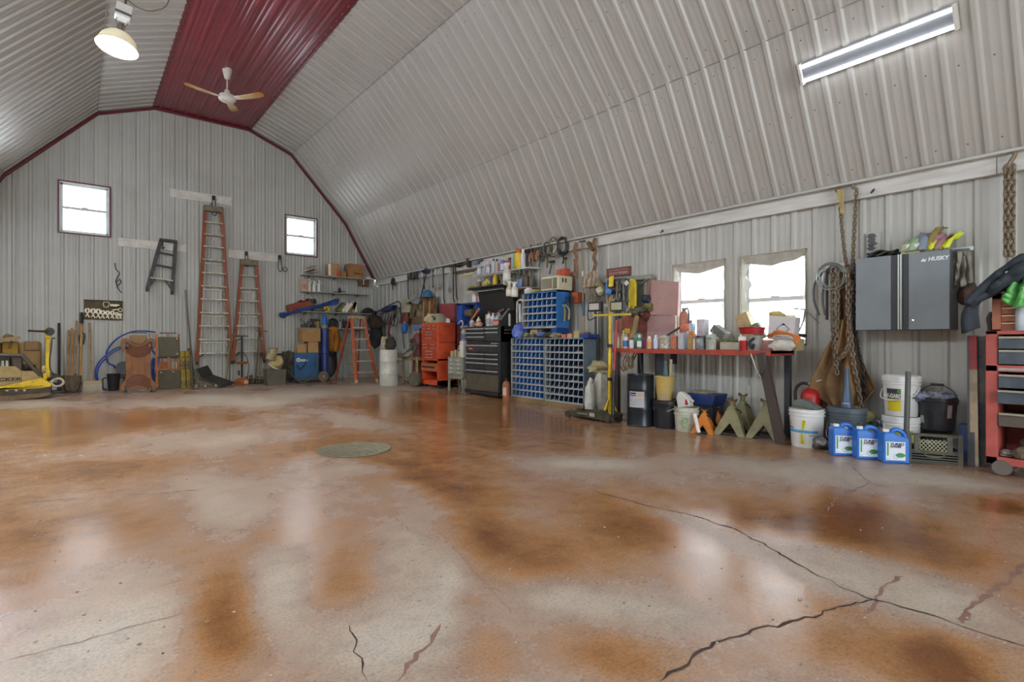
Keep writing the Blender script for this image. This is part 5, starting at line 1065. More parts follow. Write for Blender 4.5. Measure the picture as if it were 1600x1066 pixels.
# cloths, gloves and aprons on the wall beyond the red chest
def drape(fr, x0, x1_, yt, yb, m, label, name, cat, fold=.04, nf=5, pinch=.5, seed=0, y=.0, hem=.0, thick=.014):
    def fn(u, v):
        s = pinch + (1 - pinch) * min(1, v * 1.6); xm = (x0 + x1_) / 2; px = xm + (u - .5) * (x1_ - x0) * s
        a = fr(xm, yt + (yb - yt) * v * (1 - hem * abs(u - .5)))
        f = fold * sin(u * nf * 2 * pi + 2 * v + seed) * (0.4 + .6 * v) + fold * .8 * mnoise.noise(Vector((u * 4 + seed, v * 3, seed)))
        return (fr.x(px), y + f, a[1])
    o = MB().sheet(fn, 22, 14).build(name, m, None, fr.loc, fr.rz, solid=thick, sm=70); return tag(o, label, cat)
drape(Fr('R', 632, 480, .2), 626, 640, 467, 489, mat('b5ab90', 0.85, 0, '8f8668', 6, 0.7), 'pale work gloves hanging by the corner', 'gloves', 'gloves', .05, 3, .4, 1)
drape(Fr('R', 631, 495, .18), 626, 638, 486, 505, mat('8a4a40', 0.85, 0, '6a3a34', 6, 0.7), 'red cloth hanging under the pale gloves', 'cloth', 'cloth', .04, 3, .7, 2)
fr = Fr('R', 632, 519, .22); t = fr.thing('blue_can', 'blue jerry can hanging beside the red cloth', 'can'); MB().blob((0, 0, .1), (.11, .08, .14), 5, .15).build('body', mat('2c6cb4', 0.4), t); MB().torus((0, 0, .23), .04, .012, 'y').build('handle', mat('c9a85c', 0.5), t)
drape(Fr('R', 643, 485, .12), 637, 650, 470, 498, mat('6a5a44', 0.85, 0, '4d4030', 6, 0.7), 'brown leather chaps hanging under the wrenches', 'leather_chaps', 'chaps', .05, 2, .7, 3)
drape(Fr('R', 655, 480, .12), 648, 662, 466, 496, mat('8f7a5c', 0.85, 0, '574634', 6, 0.9), 'tan leather apron hanging left of the blue helmet', 'leather_apron', 'apron', .05, 2, .8, 4)
drape(Fr('R', 672, 482, .14), 661, 683, 463, 496, mat('8a6236', 0.85, 0, '5d4022', 5, 0.9), 'brown leather coat hanging under the blue helmet', 'leather_coat', 'coat', .06, 2, .85, 5)
fr = Fr('R', 668, 464, .2); t = fr.thing('hard_hat', 'blue hard hat on top of the hanging leathers', 'helmet')
MB().lathe([(.0, .17), (.06, .16), (.11, .11), (.135, .04), (.14, 0), (.13, 0)], 24).build('shell', mat('3f6f96', 0.4, 0, '325a7d', 6, 0.6), t); MB().lathe([(.14, 0), (.17, -.012), (.165, -.016), (.13, -.006)], 24).build('brim', mat('3f6f96', 0.4), t)
fr = Fr('R', 650, 470, .2); t = fr.thing('grey_hood', 'grey welding hood beside the blue hard hat', 'hood'); MB().blob((0, 0, 0), (.16, .1, .1), 7, .3).build('shell', mat('8f9496', 0.6, 0, '6a6d6c', 6, 0.7), t); MB().tube(spl([fr.p3(638, 474, -.05), fr.p3(645, 470, -.08), fr.p3(655, 464, -.08)]), .03, 8).build('neck_strap', mat('a8a08a', 0.7), t)
fr = Fr('R', 655, 508, .3); t = fr.thing('corner_shelf', 'small brown wall shelf with a blue bag under it', 'shelf'); MB().box(fr.x(644), 0, fr(655, 507)[1], fr.x(665), .28, fr(655, 495)[1]).build('shelf_box', mat('6a5238', 0.7), t, bev=.005, sm=0); MB().prism(fr.poly([(645, 508), (660, 507), (663, 513), (648, 517)]), -.03, .15).build('blue_bag', mat('6a86b4', 0.5), t, bev=.02, sm=0)
# ================================================================== long tools hung on the plank
def hung(label, xt, yt, xb, yb, kind, m, w=.03, name='combination_wrench', cat='wrench', off=.10):
    fr = Fr('R', xt, yt, off); t = fr.thing(name, label, cat, 'long tools hung from the plank'); a_ = Vector((0, 0, 0)); b_ = Vector(fr.p3(xb, yb)); d = (b_ - a_)
    if kind == 'wrench':
        MB().bar(a_, b_, w, .014, (0, 1, 0)).build('shank', m, t, bev=.003, sm=0)
        MB().torus(tuple(b_), w * .95, w * .38, 'y', 14, 6).build('ring_end', m, t)
        MB().prism([(-w * 1.1, -w), (w * 1.1, -w), (w * 1.2, w * 1.2), (w * .5, w * 1.2), (w * .4, .1 * w), (-w * .4, .1 * w), (-w * .5, w * 1.2), (-w * 1.2, w * 1.2)], -.01, .01).build('open_end', m, t)
    elif kind == 'bar':
        MB().tube([a_, d * .9 + Vector((0, 0, 0)), b_ + Vector((.04, 0, -.01))], w * .5, 8).build('bar', m, t); MB().torus((0, 0, .02), .03, .008, 'y').build('loop', m, t)
    elif kind == 'pipe':
        MB().bar(a_, b_, w, .025, (0, 1, 0)).build('handle', m, t, bev=.004, sm=0); MB().prism([(-.06, -.12), (.05, -.12), (.06, 0), (.03, .04), (-.1, .05), (-.1, .02), (-.02, -.02)], -.02, .02).build('jaw', mat('4a4641', 0.5, 0.5), t); MB().cbox((0, 0, -.15), (.09, .05, .05)).build('collar', DSTEEL, t)
    return t
SW = mat('a5a39b', 0.3, 0.75, '7f7b72', 10, 0.6); BK = mat('3a3733', 0.5, 0.5, '55493a', 10, 0.6); BK2 = mat('27272c', 0.5, 0.3)
HT = [(637, 426, 638, 468, 'bar', BK, .03, 'dark bar at the left end of the hanging wrenches'), (641, 426, 642, 474, 'pipe', SW, .035, 'first grey pipe wrench from the corner'), (646, 426, 647, 460, 'pipe', SW, .03, 'second grey pipe wrench from the corner'), (651.5, 425, 653, 470, 'pipe', SW, .04, 'third, longest pipe wrench from the corner'), (656, 426, 657, 447, 'wrench', SW, .026, 'short wrench right of the pipe wrenches'),
      (667, 424, 655.5, 474, 'bar', BK2, .03, 'slanting black pry bar crossing in front of the wrenches'), (662, 425, 663, 450, 'wrench', BK, .026, 'dark wrench behind the slanting pry bar'), (671.5, 424, 671, 449, 'wrench', SW, .03, 'bright wrench just right of the slanting bar'), (676.5, 423, 676.5, 448, 'wrench', BK, .024, 'dull wrench left of the ring spanners'), (681.5, 421, 681, 452, 'wrench', SW, .034, 'ring spanner, left of the bright group'), (686.5, 421, 687, 450, 'wrench', SW, .034, 'ring spanner, middle of the bright group'),
      (690, 420, 690, 446, 'wrench', SW, .028, 'ring spanner, right of the bright group'), (693, 419, 693.5, 473, 'bar', BK, .025, 'long thin dark bar left of the widest wrench'), (703, 420, 702.5, 453, 'wrench', SW, .045, 'widest steel wrench hanging from the plank'), (708, 417, 708.5, 472, 'bar', BK, .03, 'long dark bar right of the widest wrench'), (711.5, 417, 713.5, 468, 'bar', mat('55392a', 0.6, 0.3), .03, 'brown curved bar above the maroon panel')]
for xt, yt, xb, yb, kd, m_, w_, lb in HT: hung(lb, xt, yt, xb, yb, kd, m_, w_, name={'wrench': 'combination_wrench', 'pipe': 'pipe_wrench', 'bar': 'pry_bar'}[kd], cat='wrench' if kd != 'bar' else 'pry bar')
fr = Fr('R', 645, 424, .08); tag(MB().bar(fr.p3(632, 426), fr.p3(656, 424), .05, .03).build('hook_rail', BK, None, fr.loc, RZ), 'dark hook rail carrying the pipe wrenches', 'rail')
fr = Fr('R', 614, 440, .1); t = fr.thing('cable_lump', 'dark lump of cable hung at the far end of the plank', 'cable'); MB().blob((0, 0, 0), (.1, .05, .1), 3, .5, 12, 8, 3).build('coil', BLACK, t); MB().tube(spl([(0, 0, -.05), (.02, -.02, -.15), (0, 0, -.22)]), .012, 6).build('tail', BLACK, t)
fr = Fr('R', 665, 420, .12); t = fr.thing('strap_tangle', 'tangle of dark blue straps on the plank', 'strap'); [MB().tube(spl([fr.p3(659 + i * 2, 422, 0), fr.p3(663 + i * 2, 426 + i, -.03), fr.p3(667 + i, 419, -.03), fr.p3(670 + i, 428, -.02)]), .014, 6).build('strap', mat('2a2c4d', 0.7), t) for i in range(3)]
fr = Fr('R', 715, 410, .12); t = fr.thing('bar_clamps', 'row of dark bar clamps lying on the plank', 'clamp')
MB().bar(fr.p3(696, 417), fr.p3(735, 411), .03, .03).build('bar', BK, t); MB().prism(fr.poly([(731, 404), (735, 404), (735, 418), (732, 418)]), -.05, .02).build('jaw', BK, t); MB().bar(fr.p3(709, 404), fr.p3(713, 416), .03, .03).build('screw', BK, t); MB().tube(spl([fr.p3(694, 418), fr.p3(696, 414), fr.p3(703, 414), fr.p3(705, 417)]), .016, 6).build('frame', BK, t); MB().blob(fr.p3(718, 414), (.1, .05, .05), 4, .5).build('head', BK, t)
fr = Fr('R', 750, 408, .1); t = fr.thing('blue_clamp', 'grey-blue clamp on the plank above the bottle shelf', 'clamp'); MB().bar(fr.p3(741, 411), fr.p3(754, 407), .03, .03).build('bar', mat('3f4452', 0.5), t); MB().cbox(fr.p3(745, 411, -.03), (.12, .05, .06)).build('body', mat('8a8fb5', 0.5), t, bev=.01, sm=0)
fr = Fr('R', 720, 424, .06); tag(MB().bar(fr.p3(710, 427), fr.p3(745, 420), .04, .03).build('dark_batten', mat('6a6248', 0.6), None, fr.loc, RZ), 'brown batten under the plank left of the bottle shelf', 'batten')
# ================================================================== red chest, maroon panel, grey drawer unit
fr = Fr('R', 671, 604, .62); fr.loc.z = fzf(fr.loc.y); fr.off = .62; t = fr.thing('red_tool_chest', 'worn orange-red rolling tool chest with drawers and open lower bay', 'tool chest'); k = fr.mpp
rc = mat('d8562e', 0.45, 0, 'b84426', 5, 0.7); rd = mat('c24c2c', 0.5, 0, 'a03c26', 6, 0.7); x0, x1_ = fr.x(658), fr.x(683.5); dp = .45; zz = lambda y: fr(671, y)[1]
zb, zt = zz(601), zz(504.5); zm = zz(561)
MB().box(x0, 0.01, zz(535), x1_, dp, zt).build('top_chest', rc, t, bev=.008, sm=0); MB().box(x0, .012, zm, x1_, dp, zz(535.5)).build('middle_chest', rc, t, bev=.008, sm=0)
b = MB(); b.box(x0, .012, zb, x0 + .03, dp, zm).box(x1_ - .03, .012, zb, x1_, dp, zm).box(x0, dp - .02, zb, x1_, dp, zm).box(x0, .012, zb, x1_, dp, zz(594)).box(x0, .012, zm - .03, x1_, dp, zm); b.build('lower_bay', rc, t, sm=0)
MB().box(x0 + .03, -.02, zz(580), x1_ - .03, dp - .05, zz(568)).build('bay_drawer', mat('a8603a', 0.6), t, bev=.006, sm=0); MB().box(x0 + .09, -.03, zz(574.5), x1_ - .09, -.02, zz(572.5)).build('bay_pull', DSTEEL, t)
hp = mat('c9c4b4', 0.3, 0.6)
for y0_, y1_, n_ in ((507, 511.5, 3), (511.5, 516, 3), (517.5, 521, 1), (521.5, 525, 1), (525.5, 532, 1), (537, 541, 2), (541.5, 546, 2), (547, 551.5, 1), (552, 556.5, 1), (557, 560.5, 1)):
    for j in range(n_):
        w_ = (x1_ - x0 - .06) / n_; a_ = x0 + .03 + j * w_; d_ = MB().box(a_ + .004, -.008, zz(y1_), a_ + w_ - .004, .02, zz(y0_)).build('drawer', rd, t, bev=.004, sm=0)
        MB().box(a_ + w_ * .28, -.022, zz((y0_ + y1_) / 2) - .01, a_ + w_ * .72, -.008, zz((y0_ + y1_) / 2) + .008).build('pull', hp, d_, sm=0)
MB().box(x1_ - .001, .15, zt - .09, x1_ + .006, .3, zt - .075).build('side_handle', mat('7a2a1c', 0.5), t)
for px, d_ in ((661, .08), (681, .08), (681, .38), (661, .38)): MB().lathe([(0, -.02), (.045, -.02), (.05, 0), (.045, .02), (0, .02)], 14, T=Matrix.Translation((fr.x(px), d_, .05)) @ Matrix.Rotation(pi / 2, 4, 'Y')).build('caster', RUBBER, t); MB().box(fr.x(px) - .03, d_ - .03, .05, fr.x(px) + .03, d_ + .03, zb).build('caster_fork', DSTEEL, t)
tp = fr.loc + Vector((0, 0, zt))
t = thing('welding_helmet', 'beige welding helmet lying on the orange-red tool chest', 'helmet', tp + Vector((.2, -.06, 0)), RZ)
MB().lathe([(.17, 0), (.18, .04), (.165, .11), (.12, .17), (.06, .2), (0, .205), (0, .19), (.06, .185), (.11, .16), (.15, .1), (.162, .04), (.155, 0)], 22).build('shell', mat('9c9a80', 0.5, 0, '84826a', 6, 0.6), t); MB().torus((0, -.14, .07), .06, .014, 'y', sx=1.5).build('window_rim', BLACK, t); MB().box(-.08, -.165, .04, .08, -.15, .1).build('visor', mat('2e3a36', 0.2), t)
t = thing('folded_rag', 'cream rags heaped on the orange-red tool chest', 'rag', tp + Vector((.12, .16, 0)), RZ); MB().blob((0, 0, .08), (.17, .14, .12), 5, .45, flat=.7).build('rag', mat('cbbf9c', 0.85, 0, 'a89a76', 6, 0.7), t); MB().blob((.14, -.05, .05), (.08, .08, .07), 8, .4, flat=.7).build('second_rag', mat('c4b48a', 0.85), t)
for i, y_ in enumerate((-.24, -.30)): can(tp + Vector((.3, y_, 0)), .03, .1, WHITE, mat('b5602c', 0.5) if i else WHITE, ('small white pot on the red chest', 'small white pot with an orange lid on the red chest')[i], name='small_pot', cat='pot')
fr = Fr('R', 700, 560, .10); t = fr.thing('maroon_panel', 'tall maroon metal panel standing behind the red chest', 'panel'); b = MB(); b.prism(fr.poly([(687, 600), (714.5, 600), (714.5, 473.5), (687, 475)]), 0, .06); b.build('sheet', mat('9a4448', 0.55, 0, '863a3e', 5, 0.6), t, sm=0); MB().box(fr.x(711), -.012, fr(714, 600)[1], fr.x(714.5), 0, fr(714, 475)[1]).build('edge_strip', mat('5f262c', 0.5), t)
fr = Fr('R', 711, 612, mo=.45); t = fr.thing('drawer_stand', 'small grey-green drawer cabinet on legs beside the black chest', 'cabinet'); gz = mat('8f9080', 0.5, 0.1, '74756a', 6, 0.7); x0, x1_ = fr.x(700), fr.x(723); zz = lambda y: fr(711, y)[1]
MB().box(x0, .0, zz(586), x1_, .3, zz(558)).build('body', gz, t, bev=.005, sm=0); MB().box(x0, .0, zz(592), x1_, .3, zz(586)).build('apron', gz, t, sm=0)
for i in range(4):
    y_ = 560 + i * 6.4; d_ = MB().box(x0 + .015, -.012, zz(y_ + 5.6), x1_ - .015, 0, zz(y_)).build('drawer', mat('a3a494', 0.5, 0.1, '85867a', 6, 0.7), t, bev=.003, sm=0)
    for f_ in (.25, .75): MB().box(x0 + (x1_ - x0) * f_ - .04, -.02, zz(y_ + 3.6), x0 + (x1_ - x0) * f_ + .04, -.012, zz(y_ + 2)).build('label_holder', mat('c9c9b8', 0.4), d_, sm=0)
for a_ in (x0, x1_ - .035):
    for d_ in (0, .26): MB().box(a_, d_, 0, a_ + .035, d_ + .035, zz(590)).build('leg', gz, t, sm=0)
tp = fr.loc + Vector((0, 0, zz(558)))
t = carton(tp + Vector((.02, -fr.x(719.5), 0)), RZ, 9 * fr.mpp, .2, 25 * fr.mpp, mat('d8d6ce', 0.6), 'tall white carton on the grey-green drawer cabinet', tape=False)
bottle(tp + Vector((.1, -fr.x(719.5), 25 * fr.mpp)), .07, .28, mat('b5b0a2', 0.5, 0, '7a6a5c', 14, 0.7), mat('8f5a3c', 0.5), 'pale jug on top of the tall white carton', band=mat('5f6f96', 0.5), name='jug', cat='jug')
for i, (px, c, h_) in enumerate(((703, 'c4b98a', 9), (707.5, 'b8ad84', 11), (712, 'c9c08f', 9))): carton(tp + Vector((.03 + .02 * i, -fr.x(px), 0)), RZ, 4.4 * fr.mpp, .12, h_ * fr.mpp, mat(c, 0.7), ('leftmost', 'middle', 'rightmost')[i] + ' small cream carton on the grey-green cabinet', tape=False)
can(tp + Vector((.2, -fr.x(706), .0)), .05, .24, mat('8f9a9c', 0.5), mat('a8adad', 0.4), 'grey can behind the small cream cartons', name='can', cat='can'); can(tp + Vector((.2, -fr.x(711), .0)), .045, .3, mat('7a7468', 0.5), mat('c9c4b4', 0.4), 'tall dull can behind the cream cartons', name='can', cat='can')
# ================================================================== black tool chest
fr = Fr('R', 755, 621, .60); fr.loc.z = fzf(fr.loc.y); k = fr.mpp
t = fr.thing('black_tool_chest', 'black rolling tool chest with open top lid and chrome drawer pulls', 'tool chest'); zz = lambda y: fr(755, y)[1]
bc = mat('26282a', 0.4, 0, '3a3834', 5, 0.6); bd = mat('2e3032', 0.38, 0, '45423c', 5, 0.6); pull = mat('c4c6c4', 0.3, 0.6)
x0, x1_ = fr.x(727.5), fr.x(779.5); dp = .46
MB().box(x0, .02, zz(612), x1_, dp, zz(535)).build('cabinet', bc, t, bev=.006, sm=0); MB().box(x0, -.01, zz(617), x1_, dp, zz(611.5)).build('base', BLACK, t, sm=0)
MB().box(x0, .02, zz(534.5), x1_, dp + .02, zz(510)).build('top_chest', bc, t, bev=.006, sm=0)
def drw(xa, xb, ya, yb, hy_=None):
    d_ = MB().box(fr.x(xa), -.005, zz(yb), fr.x(xb), .03, zz(ya)).build('drawer', bd, t, bev=.004, sm=0)
    MB().box(fr.x(xa) + .01, -.03, zz(ya + 2.4), fr.x(xb) - .01, -.003, zz(ya + .4)).build('pull', pull, d_, bev=.003, sm=0)
for ya, yb in ((512.5, 518), (519, 524.5), (525.3, 532)): drw(728.5, 757, ya, yb)
for ya, yb in ((512.5, 517.7), (518.5, 533)): drw(758.5, 778.5, ya, yb)
drw(728.5, 778.5, 538.8, 551)
for xa, xb in ((728.5, 757.5), (758.5, 778.5)):
    for ya, yb in ((552.3, 558.5), (559.5, 565.5), (566.5, 577.5), (578.5, 584)): drw(xa, xb, ya, yb)
MB().box(fr.x(728.5), -.004, zz(611), fr.x(778.5), .02, zz(585)).build('lower_panel', mat('57503f', 0.6, 0, '453f33', 5, 0.7), t, bev=.003, sm=0)
MB().box(fr.x(732), -.012, zz(547), fr.x(740), -.004, zz(543.3)).build('red_badge', mat('b53a34', 0.5), t, bev=.002, sm=0); text('Craftsman', 2.2 * k, WHITE, t, (fr.x(736), -.0135, zz(545.2)), sx=.8)
MB().box(fr.x(767), -.004, zz(537.3), fr.x(777), .02, zz(535.8)).build('name_plate', pull, t)
sx = x1_                                             # side: folding shelf and cord, raised wing of the lid
MB().prism([(0.05, zz(534)), (.46, zz(534)), (.46, zz(486)), (.2, zz(486)), (.05, zz(500))], sx - .02, sx, T=Matrix(((0, 1, 0, 0), (1, 0, 0, 0), (0, 0, 1, 0), (0, 0, 0, 1)))).build('side_wing', mat('33332f', 0.5), t, sm=0)
MB().prism([(0.05, zz(511)), (.46, zz(511)), (.46, zz(486)), (.2, zz(486)), (.05, zz(500))], x0, x0 + .02, T=Matrix(((0, 1, 0, 0), (1, 0, 0, 0), (0, 0, 1, 0), (0, 0, 0, 1)))).build('side_wing', mat('33332f', 0.5), t, sm=0)
MB().bar((sx - .01, .04, zz(501)), (sx - .01, .21, zz(485.5)), .03, .012).build('wing_edge', mat('a8a898', 0.4, 0.4), t); MB().bar((sx - .01, .2, zz(485.5)), (sx - .01, .46, zz(485.5)), .03, .012).build('wing_edge', mat('6a6a60', 0.4, 0.4), t)
for y_ in (512, 517): MB().bar((sx + .01, .12, zz(y_ + 4)), (sx + .01, .38, zz(y_ + 4)), .03, .012).build('side_handle', mat('8f8c70', 0.4, 0.4), t)
MB().box(sx, .13, zz(518), sx + .012, .37, zz(510)).build('side_recess', BLACK, t)
lid = MB().add([(x0, .40, zz(487)), (x1_, .40, zz(487)), (x1_, .30, zz(452)), (x0, .30, zz(452))], [(0, 1, 2, 3)]).build('lid', mat('2a2927', 0.5, 0, '35332f', 4, 0.6), t, solid=.02, sm=0)
MB().add([(x0, .30, zz(452)), (x1_, .30, zz(452)), (x1_, .05, zz(447)), (x0, .05, zz(447))], [(0, 1, 2, 3)]).build('lid_lip', BLACK, t, solid=.02, sm=0)
for px in (733, 779):
    for d_ in (.06, .4):
        MB().lathe([(0, -.022), (.055, -.022), (.062, 0), (.055, .022), (0, .022)], 16, T=Matrix.Translation((fr.x(px) - (.03 if px > 760 else -.0), d_, .063)) @ Matrix.Rotation(pi / 2, 4, 'Y')).build('caster', RUBBER, t)
        MB().box(fr.x(px) - .05, d_ - .03, .07, fr.x(px) + .02, d_ + .03, zz(616)).build('caster_fork', STEEL, t)
tz = fr.loc.z + zz(510); P_ = lambda px, d_, dz=0: Vector((fr.loc.x + d_, fr.loc.y - fr.x(px), tz + dz))
CT = [(731, .1, .05, .16, 'c9c4d0', '6a5a96', 'white-labelled tub at the left front of the open chest'), (736, .18, .05, .2, 'dcd8cc', 'c9a070', 'pale tub behind the orange bag in the open chest'), (752, .2, .05, .27, 'b9b8c4', 'a86a60', 'grey bottle standing left of the white pair in the chest'), (757, .1, .05, .28, 'd2d4d4', 'a85548', 'taller white bottle with a red cap in the open chest'), (761, .14, .05, .25, 'd6d8d6', 'dcdad2', 'shorter white bottle in the middle of the open chest'), (765, .22, .045, .3, '9fa4b0', '8a2f3c', 'grey bottle with a dark red cap in the open chest'), (769, .12, .05, .2, 'b5c0bd', 'c9c9c0', 'pale green jug in the open chest'), (778, .25, .04, .32, 'd8d8d0', 'd0ccc0', 'tall slim white bottle at the right of the open chest')]
for px, d_, r_, h_, c, cc, lb in CT: bottle(P_(px, d_), r_, h_, mat(c, 0.5), mat(cc, 0.5), lb, band=mat('a8a4a0', 0.6) if r_ > .045 else None)
for i, (px, w_, h_, c) in enumerate(((744, .2, .1, 'c9643a'), (772, .12, .13, 'c4583a'))): tag(MB().blob((0, 0, h_ * .45), (w_ * .5, .07, h_ * .5), 3 + i, .25, flat=.8).build('orange_pack', mat(c, 0.6, 0, 'dcd0c0', 14, 0.7), None, P_(px, .06), RZ), ('wide orange packet at the front of the open chest', 'narrow orange packet at the right of the open chest')[i], 'packet')
tag(MB().cyl((-.18, 0, .02), (.22, .1, .2), .012, n=8).build('chest_rod', mat('a8a49a', 0.4, .5), None, P_(756, .2, .12), RZ), 'thin steel rod lying across the bottles in the open chest', 'rod')
tag(MB().cyl((-.1, 0, .0), (.14, .06, .26), .022, n=8).build('orange_stick', mat('c47a35', 0.5), None, P_(731, .12, .1), RZ), 'orange stick leaning out of the open chest', 'stick')
# rack with rolls, left of the lid
fr = Fr('R', 730, 508, .32); t = fr.thing('blue_rack', 'blue metal rack holding rolls above the black chest', 'rack'); bm_ = mat('1f4fa8', 0.45, 0, '1a3f88', 6, 0.6); q = fr.p3
MB().box(fr.x(714), 0, fr(730, 508)[1], fr.x(722), .3, fr(730, 474)[1]).build('left_side', bm_, t, sm=0); MB().box(fr.x(714), 0, fr(730, 476)[1], fr.x(744), .3, fr(730, 473.5)[1]).build('top', mat('1c3a78', 0.5), t, sm=0)
MB().box(fr.x(743), 0, fr(743, 490)[1], fr.x(744.5), .3, fr(743, 474)[1]).build('right_side', bm_, t, sm=0); MB().box(fr.x(714), .28, fr(730, 508)[1], fr.x(744), .3, fr(730, 476)[1]).build('back', mat('c9c4ac', 0.6), t, sm=0); MB().box(fr.x(714), 0, fr(730, 508.5)[1], fr.x(744), .3, fr(730, 507)[1]).build('bottom', bm_, t, sm=0)
for i, (px, c) in enumerate(((720, '8f6a42'), (725, '6f5a40'), (730, '7a6a55'))): tag(MB().lathe([(0, -.06), (.085, -.06), (.085, .06), (0, .06)], 18, T=Matrix.Translation(q(px, 489, .14)) @ Matrix.Rotation(pi / 2, 4, 'Y')).build('tape_roll', mat(c, 0.7), None, fr.loc, RZ), ('left', 'middle', 'right')[i] + ' brown roll on the blue rack', 'roll')
trigger_bottle(fr.loc + Vector((.1, -fr.x(735.5), fr(735, 473.5)[1])), .055, .33, mat('dcd9c4', 0.4), WHITE, 'cream trigger bottle standing on the blue rack')
bottle(fr.loc + Vector((.1, -fr.x(742), fr(735, 473.5)[1])), .035, .22, mat('c9a0a8', 0.5), mat('b5566a', 0.5), 'pinkish bottle on the right end of the blue rack')
tag(MB().tube(spl([q(718, 506, -.03), q(724, 501, -.05), q(727, 507, -.06), q(722, 512, -.04)]), .012, 6).build('white_clip', WHITE, None, fr.loc, RZ), 'white looped cord at the foot of the blue rack', 'cord')
# ================================================================== wire shelves with bottles
def wire_shelf(fr, xa, xb, ya, yb, dp, label):
    t = fr.thing('wire_shelf', label, 'shelf'); z = 0; a_, b_ = fr.x(xa), fr.x(xb)
    MB().tube([(a_, 0, z), (b_, 0, z)], .008, 6).build('front_wire', WIREW, t); MB().tube([(a_, 0, z - .03), (b_, 0, z - .03)], .006, 6).build('lip_wire', WIREW, t)
    for e in (a_, b_): MB().tube([(e, 0, z), (e, dp, z)], .008, 6).build('end_wire', WIREW, t)
    b = MB()
    for i in range(26): x = a_ + (b_ - a_) * i / 25; b.tube([(x, 0, z), (x, dp, z)], .0035, 4)
    b.build('deck_wires', WIREW, t)['kind'] = 'stuff'
    for e in (.1, .9): MB().bar((a_ + (b_ - a_) * e, dp - .01, z - .16), (a_ + (b_ - a_) * e, .05, z - .01), .015, .015).build('brace', WIREW, t)
    return t
frU = Fr('R', 762, 428, .42); frL = Fr('R', 758, 452, .42)
wire_shelf(frU, 738, 787, 0, 0, .40, 'upper white wire shelf crowded with bottles and cans'); wire_shelf(frL, 728, 787, 0, 0, .40, 'lower white wire shelf above the open black chest')
def onS(fr, px, d_): return Vector((fr.loc.x + d_, fr.loc.y - fr.x(px), fr.loc.z + .004))
UP = [(744, .08, .045, .26, 'a8b0b5', '2a3a78', 'b', 'grey bottle with a navy cap at the left of the upper wire shelf'), (748, .2, .045, .22, 'b5b8b5', 'd0ccc0', 's', 'grey can behind the navy-capped bottle'), (753, .08, .045, .2, '9fb0c0', 'b8c4c9', 's', 'pale blue can on the upper wire shelf'), (758, .08, .045, .25, 'b8a09c', 'd8c8c0', 's', 'pinkish can on the upper wire shelf'), (762, .22, .04, .3, '8f9a90', '2c2c2c', 'b', 'dull bottle with a black cap on the upper wire shelf'), (766, .08, .04, .28, 'c9cdd0', '26282a', 'b', 'slim white bottle with a black cap on the upper wire shelf'), (770, .1, .04, .22, 'c9b5ac', 'd8d0c4', 's', 'cream-pink can on the upper wire shelf'), (775, .22, .045, .3, 'b0a890', 'd6d2c0', 's', 'beige can at the back of the upper wire shelf'), (780, .08, .045, .28, '7a6ab8', 'd8cf6a', 's', 'purple can with a yellow cap on the upper wire shelf'), (784, .25, .04, .2, 'd0cfc4', 'b5b0a0', 's', 'short white can beside the purple one')]
for px, d_, r_, h_, c, cc, kd, lb in UP: (bottle if kd == 'b' else can)(onS(frU, px, d_), r_, h_, mat(c, 0.45), mat(cc, 0.5), lb, band=mat('d8d8d8', 0.5) if px in (744, 758, 780) else None)
LO = [(742, .1, .05, .22, '9c7a5c', 'd8d0c0', 's', 'brown can at the left of the lower wire shelf'), (747, .2, .045, .25, 'b08a70', '8f5a48', 's', 'reddish brown can on the lower wire shelf'), (757, .06, .07, .2, 'd6cc72', 'd8d2a8', 'q', 'square yellow jug on the lower wire shelf'), (764, .22, .05, .24, '5d5a4a', '2f2c28', 'b', 'dark bottle behind the yellow ones'), (769, .08, .05, .32, 'dcb91c', 'd8b51c', 'b', 'bright yellow bottle on the lower wire shelf'), (775, .2, .045, .26, '4d4a44', '3a3835', 'b', 'black bottle beside the bright yellow one'), (782, .1, .04, .22, 'cdd0a0', 'd8d8c8', 's', 'pale green can on the lower wire shelf')]
for px, d_, r_, h_, c, cc, kd, lb in LO:
    if kd == 'q': bottle(onS(frL, px, d_), r_, h_, mat(c, 0.45), mat(cc, 0.5), lb, sq=True, handle=True, name='jug', cat='jug', band=mat('b5a850', 0.5))
    else: (bottle if kd == 'b' else can)(onS(frL, px, d_), r_, h_, mat(c, 0.45), mat(cc, 0.5), lb)
tag(MB().blob((0, 0, .05), (.12, .1, .05), 3, .5).build('yellow_gloves', mat('b8a83c', 0.8, 0, '4d4a3a', 9, 0.9), None, onS(frL, 732, .1), RZ), 'yellow and black gloves at the left end of the lower wire shelf', 'gloves')
fr = Fr('R', 741, 430, .41); t = fr.thing('yellow_straps', 'yellow straps on white wire left of the upper shelf', 'strap'); [MB().bar(fr.p3(724, 430 + i * 1.5, -.02 * i), fr.p3(739, 427 + i * 1.3, -.02 * i), .02, .015).build('strap', mat('c9b23a' if i else 'd2cfc4', 0.6), t) for i in range(3)]
